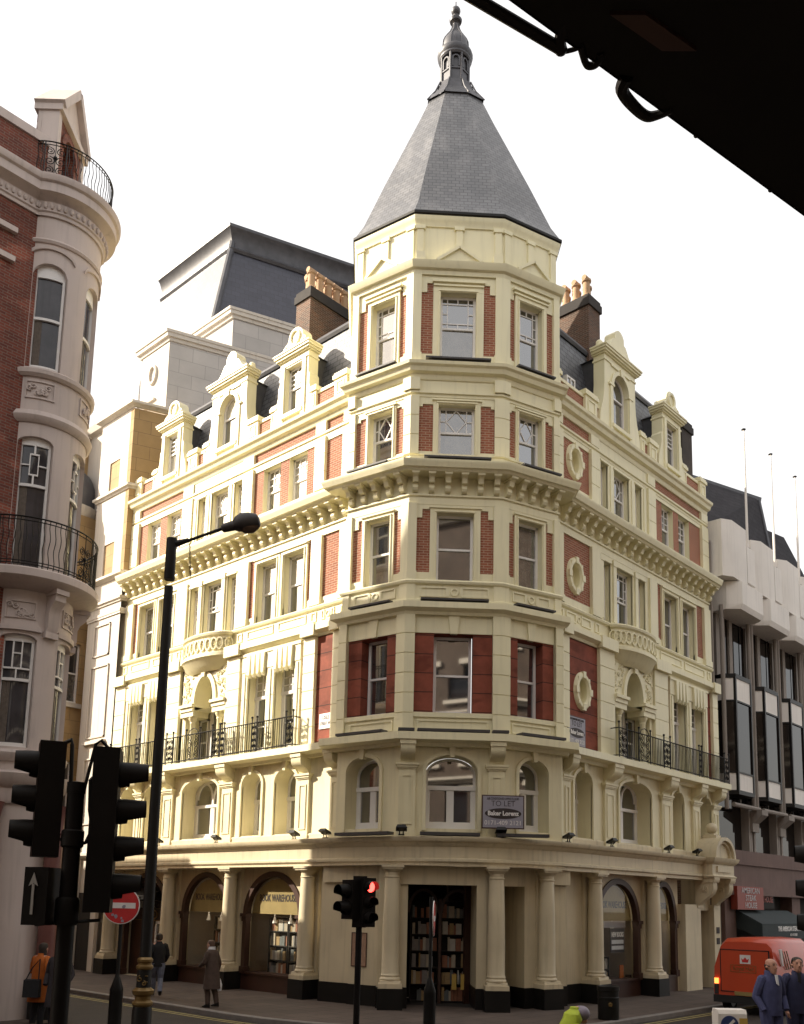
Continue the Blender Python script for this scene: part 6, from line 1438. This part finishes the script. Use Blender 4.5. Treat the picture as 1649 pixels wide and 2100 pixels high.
# bookcases and books
bookcat = 'books on the bookshop shelves'
protos = []
def book_proto(m):
    me = MB(); me.abox(-.5, .5, -.5, .5, 0, 1); o = me.build('book', m, None); return o
def bookcase(fr, a, b, d, z1, lab, rows=5, z0=.16):
    t = thing('bookcase', lab, 'bookcase', fr.p((a+b)/2, d, z0)); mb = MB(); dp = .26; h = (z1-z0)/rows
    mb.box(fr, a-.03, a, d-dp, d, z0, z1); mb.box(fr, b, b+.03, d-dp, d, z0, z1); mb.box(fr, a, b, d-dp, d-dp+.02, z0, z1)
    for k in range(rows+1): mb.box(fr, a, b, d-dp, d, z0+k*h-.015, z0+k*h+.015)
    mb.build('shelves', dark, t)
    for k in range(rows):
        s = a+.03
        while s < b-.06:
            w = random.choice((.045, .06, .08, .12, .16)); 
            if s+w > b-.01: break
            if random.random() < .88 and NBK[0] < 288:
                hh = h*random.uniform(.55, .86); i = random.randrange(len(BK)); m = BK[i]
                if i not in BP: o = BP[i] = book_proto(m)
                else: o = BP[i].copy(); COL.objects.link(o)
                q = fr.p(s+w/2, d-.11, z0+k*h+.015); o.location = q; o.rotation_euler = (0, 0, atan2(fr.S.y, fr.S.x)); o.scale = (w*.93, .17, hh)
                tag(o, 'book upright on a dark shelf inside the bookshop', 'book', bookcat); NBK[0] += 1
            s += w
BP, NBK = {}, [0]
bookcase(FL, 7.35, 8.2, -.42, 2.35, 'dark bookcase crammed with books behind the arch nearest the corner, left half'); bookcase(FL, 6.4, 7.25, -.42, 2.35, 'dark bookcase crammed with books behind the arch nearest the corner, right half')
bookcase(FL, 9.95, 11.2, -.5, 2.3, 'dark bookcase with pale books behind the second arch from the corner')
bookcase(FC, -.95, -.2, -1.5, 2.9, 'dark bookcase inside the corner entrance, left of the doorway post', 6); bookcase(FC, -.1, .75, -1.5, 2.9, 'dark bookcase inside the corner entrance, right of the doorway post', 6)
bookcase(FR_, 6.4, 7.9, -.6, 1.3, 'low dark bookcase inside the right arched window', 3)
mb = MB(); mb.box(FC, -.19, -.11, -1.5, -1.3, .12, 3.0); arch_band(mb, FC, -1.0, -.23, 2.6, 3.2, .08, -1.5, -1.35); arch_band(mb, FC, -.07, .75, 2.6, 3.2, .08, -1.5, -1.35); part('inner_doorway_arches', mb, darkwood)
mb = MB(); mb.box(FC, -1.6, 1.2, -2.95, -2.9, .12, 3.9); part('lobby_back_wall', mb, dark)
mb = MB(); mb.box(TR, -.1, .55, -1.6, -1.5, .12, 3.6); mb.box(TR, -.3, 1.4, -2.2, -2.1, .12, 3.6); part('lobby_back_wall', mb, darkwood)
for k, (a, z) in enumerate(((.2, .5), (.45, .5))):
    t = thing('display_card', ('orange display card low inside the corner entrance, left one of two' if k == 0 else 'orange display card low inside the corner entrance, right one of two'), 'card', FC.p(a+.05, -1.3, z)); mb = MB(); mb.box(FC, a, a+.13, -1.35, -1.32, z, z+.42); mb.build('card', bollyellow, t)

# ---------------------------------------------------------------- people
def eval_mesh(name, verts, edges, radii, m, parent, root=0, sub=1):
    me = bpy.data.meshes.new(name); me.from_pydata([tuple(Vector(v)-(WLOC[parent] if parent else Vector())) for v in verts], edges, []); o = bpy.data.objects.new(name, me); COL.objects.link(o)
    md = o.modifiers.new('s', 'SKIN'); md.use_smooth_shade = True
    for i, r in enumerate(radii):
        sv = me.skin_vertices[0].data[i]; sv.radius = (r, r) if not isinstance(r, tuple) else r; sv.use_root = (i == root)
    if parent is None: return o
    if sub: s2_ = o.modifiers.new('u', 'SUBSURF'); s2_.levels = sub; s2_.render_levels = sub
    dg = bpy.context.evaluated_depsgraph_get(); nm = bpy.data.meshes.new_from_object(o.evaluated_get(dg)); bpy.data.objects.remove(o); bpy.data.meshes.remove(me)
    nm.name = name; nm.materials.clear(); nm.materials.append(m); nm.shade_smooth()
    c = bpy.data.objects.new(name, nm); COL.objects.link(c); c.parent = parent; WLOC[c] = WLOC[parent]; return c
def fuse(o, extra, vox):
    # add the pieces of `extra` to o and remesh the whole into one continuous skin
    bm = bmesh.new(); bm.from_mesh(o.data); base = WLOC[o]
    vs = [bm.verts.new(v-base) for v in extra.v]
    for f in extra.f: bm.faces.new([vs[k] for k in f])
    bmesh.ops.remove_doubles(bm, verts=vs, dist=1e-4); bmesh.ops.recalc_face_normals(bm, faces=bm.faces); bm.to_mesh(o.data); bm.free()
    md = o.modifiers.new('r', 'REMESH'); md.mode = 'VOXEL'; md.voxel_size = vox; md.use_smooth_shade = True
    dg = bpy.context.evaluated_depsgraph_get(); nm = bpy.data.meshes.new_from_object(o.evaluated_get(dg)); o.modifiers.clear(); old = o.data; o.data = nm; nm.name = old.name; bpy.data.meshes.remove(old)
    bm = bmesh.new(); bm.from_mesh(nm); seen = set(); best = []
    for v0 in bm.verts:                                # keep the body, drop stray islands
        if v0 in seen: continue
        st, isl = [v0], []; seen.add(v0)
        while st:
            v = st.pop(); isl.append(v)
            for e in v.link_edges:
                w = e.other_vert(v)
                if w not in seen: seen.add(w); st.append(w)
        if len(isl) > len(best): best = isl
    keep = set(best); bmesh.ops.delete(bm, geom=[v for v in bm.verts if v not in keep], context='VERTS'); bm.to_mesh(nm); bm.free()
    if not nm.materials: nm.materials.append(skin)
    nm.shade_smooth()
def loft(mb, rings, n=14):                            # rings : (x, y, z, rx, ry)
    mb.grid([[(x+rx*cos(2*pi*k/n), y+ry*sin(2*pi*k/n), z) for k in range(n)] for x, y, z, rx, ry in rings], True, True)
def limb(mb, pts, rad, n=10):
    P = [Vector(p) for p in pts]; q, rr = [], []
    for i in range(len(P)-1):
        for k in range(4):
            t = k/4; q.append(P[i].lerp(P[i+1], t)); rr.append(rad[i]+(rad[i+1]-rad[i])*t)
    q.append(P[-1]); rr.append(rad[-1]); mb.tube(q, rr, n)
def person(label, loc, yaw, scale, top_m, leg_m, pose, hair=True, long_coat=None, hair_m=None, shirt=None, shoe_m=None, bald=False, longhair=False):
    # local axes : x right, y forward, z up, metres for a 1.75 m figure
    t = thing('person', label, 'person', loc); L = Vector(loc); R = Matrix.Rotation(yaw, 3, 'Z')
    W = lambda p: L+R@(Vector(p)*scale)
    J = {k: Vector(v) for k, v in pose.items() if k not in ('turn', 'collar')}
    lean = J.get('lean', Vector((0, 0, 0)))
    ch = Vector((0, 0, 1.38))+lean; nk = Vector((0, .0, 1.50))+lean*1.15; hd0 = Vector((0, .03, 1.63))+lean*1.3; ht = Vector((0, .02, 1.70))+lean*1.35
    turn = pose.get('turn', 0); Rh = Matrix.Rotation(turn, 3, 'Z')
    V, E, rad = [], [], []
    def add(p, r, prev=None):
        V.append(W(p)); rad.append(r*scale)
        if prev is not None: E.append((prev, len(V)-1))
        return len(V)-1
    pv = add((0, 0, .95), .13); sp1 = add(Vector((0, 0, 1.15))+lean*.5, .12, pv); c1 = add(ch, .13, sp1); n1 = add(nk, .058, c1); h1 = add(hd0+Vector((0, -.01, -.03)), .056, n1)
    pass
    for s, q in ((-1, 'l'), (1, 'r')):
        sh = add(ch+Vector((s*.17, 0, .06)), .062, c1); el = add(J[q+'e'], .045, sh); wr = add(J[q+'w'], .030, el); dirh = (J[q+'w']-J[q+'e']).normalized(); pm = add(J[q+'w']+dirh*.075, .034, wr)
        side = Vector((0, 1, 0)) if abs(dirh.y) < .8 else Vector((1, 0, 0))
        for f, (o_, l) in enumerate(((-.03, .07), (-.01, .08), (.01, .078), (.03, .06))):
            k1 = add(J[q+'w']+dirh*(.09+l*.5)+side*o_, .010, pm); add(J[q+'w']+dirh*(.09+l*.9)+side*o_+Vector((-s*.02, 0, 0)), .008, k1)
        th_ = add(J[q+'w']+dirh*.05+side*.055, .012, pm); add(J[q+'w']+dirh*.09+side*.06, .010, th_)
        hp = add((s*.09, 0, .90), .095, pv); kn = add(J[q+'k'], .062, hp); an = add(J[q+'a'], .042, kn); add(J[q+'a']+Vector((0, .13, -.055)), .035, an)
    ob_ = eval_mesh('body', V, E, rad, skin, t, 0, 1)
    F = lambda x, y, z: W(hd0+Rh@Vector((x, y, z)))
    hb_ = MB(); hb_.grid([[F(cx_+rx*cos(2*pi*k/16), cy_+ry*sin(2*pi*k/16), z) for k in range(16)] for z, cx_, cy_, rx, ry in ((-.128, 0, .055, .026, .028), (-.105, 0, .045, .050, .055), (-.06, 0, .022, .066, .082), (-.02, 0, .008, .075, .094), (.03, 0, 0, .080, .099), (.07, 0, -.005, .076, .094), (.10, 0, -.01, .060, .074), (.12, 0, -.012, .030, .038))], True, True)
    hb_.tube([F(0, .09, .03), F(0, .116, -.020), F(0, .10, -.032)], .015*scale, 6)
    for s in (-1, 1): hb_.sphere(F(s*.082, -.01, -.01), .026*scale, 6)
    fuse(ob_, hb_, .0085)
    # face : nose, ears, eyes, mouth
    mb = MB()
    for s in (-1, 1): mb.sphere(F(s*.034, .088, .022), .008*scale, 5); mb.tube([F(s*.018, .096, .042), F(s*.052, .086, .045)], .004*scale, 4)
    mb.tube([F(-.026, .092, -.062), F(0, .098, -.062), F(.026, .092, -.062)], .004*scale, 4); mb.build('eyes_and_mouth', hairm, t)
    if hair:
        mb = MB(); rows = []
        for z, r in ((.128, .012), (.120, .045), (.098, .078), (.06, .092), (.0, .094), (-.06, .078)):
            row_ = []
            for k in range(16):
                a = 2*pi*k/16; fr_ = sin(a); zz = z
                if fr_ > .25 and z < .07: zz = .07
                if bald: zz = min(z, .03) if fr_ < .15 else .0 
                row_.append(F(r*cos(a), -.012+r*1.08*sin(a)*(1 if fr_ < 0 else .93), zz))
            rows.append(row_)
        if bald: rows = rows[3:]
        if longhair: rows.append([F(.10*cos(2*pi*k/16), -.03+.08*sin(2*pi*k/16)*(1 if sin(2*pi*k/16) < 0 else .1), -.2) for k in range(16)])
        mb.grid(rows, True, True); mb.build('hair', hair_m or hairm, t)
    lw = lambda p: W(p)
    def G(mb): 
        for v in range(len(mb.v)): mb.v[v] = W(mb.v[v])
        return mb
    up = MB()
    if long_coat:
        z0 = long_coat; loft(up, [(0, 0, z0, .25, .21), (0, 0, .75, .23, .19), (lean.x*.3, lean.y*.3, 1.02, .195, .155), (lean.x*.7, lean.y*.7, 1.2, .20, .15), (ch.x, ch.y, 1.36, .21, .145), (ch.x, ch.y, 1.44, .185, .12), (nk.x, nk.y, 1.50, .09, .085), (nk.x, nk.y, 1.54, .08, .08)])
    else:
        loft(up, [(0, 0, .84, .185, .14), (0, 0, .90, .19, .145), (lean.x*.3, lean.y*.3, 1.02, .185, .14), (lean.x*.7, lean.y*.7, 1.2, .20, .145), (ch.x, ch.y, 1.36, .205, .14), (ch.x, ch.y, 1.44, .18, .115), (nk.x, nk.y, 1.50, .085, .08), (nk.x, nk.y, 1.53, .075, .075)])
    for s, q in ((-1, 'l'), (1, 'r')):
        sh = ch+Vector((s*.165, 0, .035)); limb(up, [sh+Vector((-s*.05, 0, .03)), sh, sh.lerp(J[q+'e'], .5)+Vector((s*.01, 0, 0)), J[q+'e'], J[q+'w']], [.055, .085, .075, .066, .048])
    G(up).build('coat' if long_coat else 'jacket', top_m, t)
    lg = MB()
    for s, q in ((-1, 'l'), (1, 'r')): limb(lg, [(s*.085, 0, .93), (s*.095, 0, .82), J[q+'k'], J[q+'k'].lerp(J[q+'a'], .4)+Vector((0, -.02, 0)), J[q+'a']+Vector((0, 0, .0))], [.125, .115, .078, .075, .062])
    G(lg).build('trousers', leg_m, t)
    so_ = MB()
    for q in 'lr':
        a = J[q+'a']; loft(so_, [(a.x, a.y+.045, a.z-.085, .045, .125), (a.x, a.y+.05, a.z-.05, .048, .13), (a.x, a.y+.0, a.z-.01, .045, .07), (a.x, a.y-.02, a.z+.03, .045, .05)])
    build_split('shoe', G(so_), shoe_m or blackgloss, t)
    if shirt:
        mb = MB(); mb.hexa([F(-.02, .10, -.13), F(.04, .10, -.13), F(.045, .135, -.27), F(.0, .14, -.30)], [F(-.02, .115, -.13), F(.04, .115, -.13), F(.045, .15, -.27), F(.0, .155, -.30)]); mb.build('shirt_front', shirt, t)
    if pose.get('collar') is not None:
        mb = MB(); loft(mb, [(nk.x, nk.y, 1.47, .11, .10), (nk.x, nk.y, 1.52, .095, .09), (nk.x, nk.y-.01, 1.56, .088, .085)]); G(mb).build('collar', pose['collar'], t)
    return t
STAND = dict(le=(-.27, -.04, 1.14), lw=(-.23, .10, .93), re=(.27, -.04, 1.14), rw=(.23, .10, .93), lk=(-.10, .02, .50), la=(-.11, -.02, .09), rk=(.10, .02, .50), ra=(.11, -.02, .09))
def P_(**k): d = dict(STAND); d.update(k); return d
toward = lambda dx: atan2(-VF.y, -VF.x)-pi/2+dx
m1 = person('balding man in blue overalls with hands in pockets beside the red van', (-1.76, -8.42, .16), toward(.35), 1.06, overall, overall, P_(collar=overall, turn=.15), bald=True, shirt=bagwhite)
m2 = person('dark-haired man in navy overalls over a black top standing right of the balding man', (-1.05, -8.62, .16), toward(.1), 1.07, overalld, overalld, P_(turn=-.15, le=(-.30, -.06, 1.16), lw=(-.2, .08, .98), re=(.29, -.02, 1.13), rw=(.26, .1, .9)), shirt=blackcloth)
WALK = P_(lk=(-.09, .20, .53), la=(-.09, .22, .12), rk=(.09, -.02, .50), ra=(.09, -.38, .17), le=(-.25, -.16, 1.17), lw=(-.22, -.10, .92), re=(.25, .08, 1.14), rw=(.20, .24, .98))
m3 = person('man in black jacket and pale jeans walking away past the betting shop', (-3.42, 8.31, .12), -.55, 1.0, blackcloth, denim, WALK)
m4 = person('man in long brown coat walking with a white carrier bag', (-3.72, 5.3, .12), radians(20), .98, browncoat, browncoat, P_(lean=(0, .05, -.02), lk=(-.08, .10, .5), la=(-.08, .05, .09), rk=(.08, .0, .5), ra=(.08, -.12, .11), re=(.26, -.02, 1.12), rw=(.27, .03, .88), le=(-.24, .1, 1.16), lw=(-.15, .3, 1.05), collar=bagwhite), long_coat=.48, hair_m=mat('brown_hair', (.10, .055, .035), .7, .2, 30))
bg_ = thing('carrier_bag', 'white plastic carrier bag hanging from the brown-coated man\'s hand', 'bag', (-3.72, 5.3, .12)); bo = Vector((-3.72, 5.3, .12))+Matrix.Rotation(radians(20), 3, 'Z')@Vector((.29, .04, .0))
mb = MB(); rows = []
for z, rx, ry in ((.38, .06, .07), (.40, .11, .13), (.55, .12, .14), (.68, .08, .10), (.76, .035, .05), (.80, .02, .03)): rows.append([bo+Vector((rx*cos(2*pi*k/14)*(1+.12*sin(5*k)), ry*sin(2*pi*k/14)*(1+.1*cos(3*k)), z)) for k in range(14)])
mb.grid(rows, True, True); mb.tube([bo+UP*.78, bo+UP*.84], .012, 5); mb.build('bag', bagwhite, bg_)
m5 = person('woman in bright orange coat carrying a black bag by the left kerb', (-8.42, 5.05, .0), radians(-75), 1.05, orange, blackcloth, P_(turn=.3, le=(-.30, .05, 1.16), lw=(-.2, .22, 1.12), re=(.30, -.06, 1.16), rw=(.33, .06, 1.02)), long_coat=.56, longhair=True)
hb = thing('handbag', 'black shoulder bag held in front of the orange coat', 'bag', (-8.42, 5.05, .8)); q = Vector((-8.42, 5.05, 0))-VF*.28-VR*.05; F = Fr(q.xy, VR.xy, (-VF).xy)
mb = MB(); mb.prof(F, -.17, .17, [(-.08, .70), (.08, .70), (.06, 1.06), (-.05, 1.08)]); mb.build('bag', blackcloth, hb); mb = MB(); mb.tube([F.p(-.15, 0, 1.05), F.p(-.05, -.04, 1.3), F.p(.08, -.12, 1.5), F.p(.13, 0, 1.05)], .014, 5); mb.build('strap', blackcloth, hb)
m6 = person('person in dark grey coat standing close behind the woman in orange', (-8.32, 4.42, .0), radians(120), 1.05, greycloth, blackcloth, P_(), long_coat=.5)
# cyclist passing low in the foreground, only the back shows above the frame
cy = thing('bicycle', 'dark bicycle ridden past at the bottom of the picture', 'bicycle', (-6.75, -7.34, 0)); cf = Fr((-6.75, -7.34), (.76, -.65), (-.65, -.76))
mb = MB(); mb.tube([cf.p(-.45, 0, .9), cf.p(-.1, 0, .32), cf.p(.42, 0, .85), cf.p(-.38, 0, .8)], .018, 6); mb.tube([cf.p(.42, 0, .95), cf.p(.6, 0, .34)], .018, 6); mb.tube([cf.p(-.55, 0, .34), cf.p(-.1, 0, .32)], .014, 6); mb.tube([cf.p(-.55, 0, .34), cf.p(-.4, 0, .84)], .012, 6); mb.tube([cf.p(.42, -.25, 1.0), cf.p(.42, 0, .97), cf.p(.42, .25, 1.0)], .016, 6); mb.build('frame', iron, cy)
for s in (-.55, .6):
    mb = MB(); mb.ell(cf, s, .34, .31, .31, [(-.02, -.015), (-.02, .015), (.02, .015), (.02, -.015), (-.02, -.015)], 28)
    for k in range(8): mb.bar(cf, s, .34, s+.3*cos(pi*k/4), .34+.3*sin(pi*k/4), .006, -.003, .003)
    mb.build('wheel', tyre, cy)
mb = MB(); mb.box(cf, -.55, -.3, -.07, .07, .92, .98); mb.build('saddle', blackcloth, cy)
m7 = person('crouched cyclist in lime yellow jacket and lilac-grey helmet at the bottom edge', (-6.83, -7.27, -.10), atan2(-.65, .76)-pi/2, 1.0, lime, blackcloth, dict(lean=Vector((0, .30, -.16)), le=(-.27, .40, 1.08), lw=(-.24, .52, 1.03), re=(.27, .40, 1.08), rw=(.24, .52, 1.03), lk=(-.11, .35, .72), la=(-.11, .22, .30), rk=(.11, .30, .62), ra=(.11, .1, .22)), hair=False)
hm = MB(); hc = Vector((-6.83, -7.27, -.10))+Matrix.Rotation(atan2(-.65, .76)-pi/2, 3, 'Z')@Vector((0, .43, 1.44)); hm.sphere(hc, .13, 8, 1, 1, .85); hm.build('helmet', lilac, m7)

# ---------------------------------------------------------------- vehicles
def wheel(root, c, ax, r=.31, w=.2):
    a = Vector(ax).normalized(); F = Fr((c-a*0).xy, a.cross(UP).xy, a.xy)
    mb = MB(); rows = []
    for d, rr in ((-w/2, r*.6), (-w/2, r*.95), (-w*.35, r), (w*.35, r), (w/2, r*.95), (w/2, r*.6)): rows.append([F.p(rr*cos(2*pi*k/22), d, c.z+rr*sin(2*pi*k/22)) for k in range(22)])
    mb.grid(rows, True, True); o = mb.build('wheel', tyre, root)
    mb = MB(); mb.plate(F, [(r*.58*cos(2*pi*k/18), c.z+r*.58*sin(2*pi*k/18)) for k in range(18)], -w/2-.01, w/2+.01); mb.build('hub', chrome, o)
vx, vy0, vy1 = 7.2, -3.20, -4.98
V = thing('mail_van', 'red post van with crown emblem and lettering on its rear door, parked at right', 'van', (vx, -4.1, 0))
mb = MB(); sec = []
def vsec(x, inset, top): 
    y0, y1 = vy0, vy1; return [(x, y0-inset*.3, .42), (x, y0, .6), (x+.02, y0-.02, 1.25), (x+.05, y0-.16, top-.16), (x+.06, y0-.30, top-.03), (x+.06, (y0+y1)/2, top), (x+.06, y1+.30, top-.03), (x+.05, y1+.16, top-.16), (x+.02, y1+.02, 1.25), (x, y1, .6), (x, y1+inset*.3, .42)]
rows = [vsec(vx, .1, 1.98), vsec(vx+.25, 0, 2.08), vsec(vx+1.2, 0, 2.10), vsec(vx+2.6, 0, 2.08), vsec(vx+3.1, 0, 1.9)]
rows[0] = [(x+(.10 if z > 1.3 else 0), y, z) for x, y, z in rows[0]]
mb.grid(rows, False, True); bo_ = [vsec(vx+3.1, 0, 1.15)]
mb.hexa([(vx+3.1, vy0, .42), (vx+3.1, vy1, .42), (vx+3.1, vy1+.1, 1.75), (vx+3.1, vy0-.1, 1.75)], [(vx+4.3, vy0-.1, .42), (vx+4.3, vy1+.1, .42), (vx+4.2, vy1+.2, .95), (vx+4.2, vy0-.2, .95)])
mb.abox(vx+.1, vx+4.2, vy1+.05, vy0-.05, .40, .5); van = mb.build('body', vanred, V, smooth=50)
RF = Fr((vx-.005, -4.09), (0, -1), (-1, 0)); SFr = Fr((vx, vy1-.004), (1, 0), (0, -1))
mb = MB(); mb.box(RF, -.88, .88, -.1, .06, .30, .50); mb.abox(vx, vx+4.2, vy1-.02, vy0+.02, .32, .44); mb.build('bumper', tyre, V)
mb = MB(); mb.box(RF, -.66, .70, -.03, .012, .62, 1.74); dr = mb.build('rear_door', mat('van_red_door', (.50, .06, .018), .35, .06, 2), V)
mb = MB(); 
for q in ((-.68, -.655, .6, 1.76), (.695, .72, .6, 1.76), (-.68, .72, 1.735, 1.76), (-.68, .72, .6, .622)): mb.box(RF, q[0], q[1], -.02, .018, q[2], q[3])
mb.build('door_seal', tyre, dr)
mb = MB(); mb.box(RF, -.10, .20, 0, .02, 1.38, 1.62); em = mb.build('emblem_plate', signwhite, dr)
mb = MB(); mb.plate(RF, [(-.03, 1.42), (.13, 1.42), (.16, 1.53), (.11, 1.49), (.05, 1.56), (-.01, 1.49), (-.06, 1.53)], .015, .026); mb.build('crown', signred, em)
mb = MB()
for q in ((-.38, .35, 1.14, 1.155), (-.38, .35, 1.325, 1.34), (-.38, -.365, 1.14, 1.34), (.335, .35, 1.14, 1.34)): mb.box(RF, q[0], q[1], 0, .018, q[2], q[3])
mb.build('lettering_frame', gold, dr); text('Royal Mail', .15, RF, -.015, 1.24, .016, gold, dr, xs=.95)
mb = MB(); mb.box(RF, -.86, -.75, -.02, .02, .80, .95); mb.build('tail_lamp', taillit, V)
mb = MB(); mb.box(RF, -.86, -.75, -.02, .018, .52, .79); mb.box(RF, .76, .86, -.02, .018, .52, .95); mb.build('lamp_cluster', ink, V)
mb = MB(); mb.box(RF, -.26, .26, 0, .07, .52, .62); mb.build('number_plate', yellow, V)
mb = MB()
for k in range(3): mb.bar(SFr, .45+k*.16, 1.75, .75+k*.16, 1.25, .03, -.01, .012)
for z in (.95, .86, .77): mb.bar(SFr, .3, z, 3.0, z, .025, -.005, .010)
mb.build('side_stripes', gold, V); mb = MB(); mb.plate(SFr, [(.28, 1.8), (.42, 1.8), (.52, 1.35), (.44, 1.35)], -.03, .012); mb.build('white_flash', signwhite, V)
for x in (vx+.75, vx+3.4):
    for y in (vy0-.12, vy1+.12): wheel(V, Vector((x, y, .31)), (0, 1, 0))
# white van nose at the far left
Wc = thing('white_van', 'white van with black bumper half hidden at the far left kerb', 'van', (-6.9, 13.2, 0)); cx0, cy0 = -7.55, 12.2
wf = Fr((cx0, cy0), (1, 0), (0, -1))
mb = MB()
prof = [(0, .45), (0, .95), (-.45, 1.12), (-1.0, 1.95), (-3.6, 2.05), (-3.6, .45)]
mb.prof(wf, .0, 1.75, [(d, z) for d, z in prof]); mb.build('body', white, Wc, smooth=50)
mb = MB(); mb.prof(wf, .12, 1.63, [(-.47, 1.13), (-.42, 1.14), (-.97, 1.92), (-1.02, 1.92)]); mb.build('windscreen', darkglass, Wc)
mb = MB(); mb.box(wf, -.03, 1.78, -.3, .08, .30, .66); mb.build('bumper', tyre, Wc)
for s, m_ in ((.14, 0), (1.46, 0)):
    mb = MB(); mb.box(wf, s, s+.26, -.02, .02, .72, .90); mb.build('headlight', glass, Wc)
mb = MB(); mb.box(wf, 1.64, 1.74, -.03, .015, .72, .92); mb.build('indicator', amberlens, Wc)
for d in (-.75, -2.9):
    for s in (.12, 1.63): wheel(Wc, wf.p(s, d, .32), (1, 0, 0))
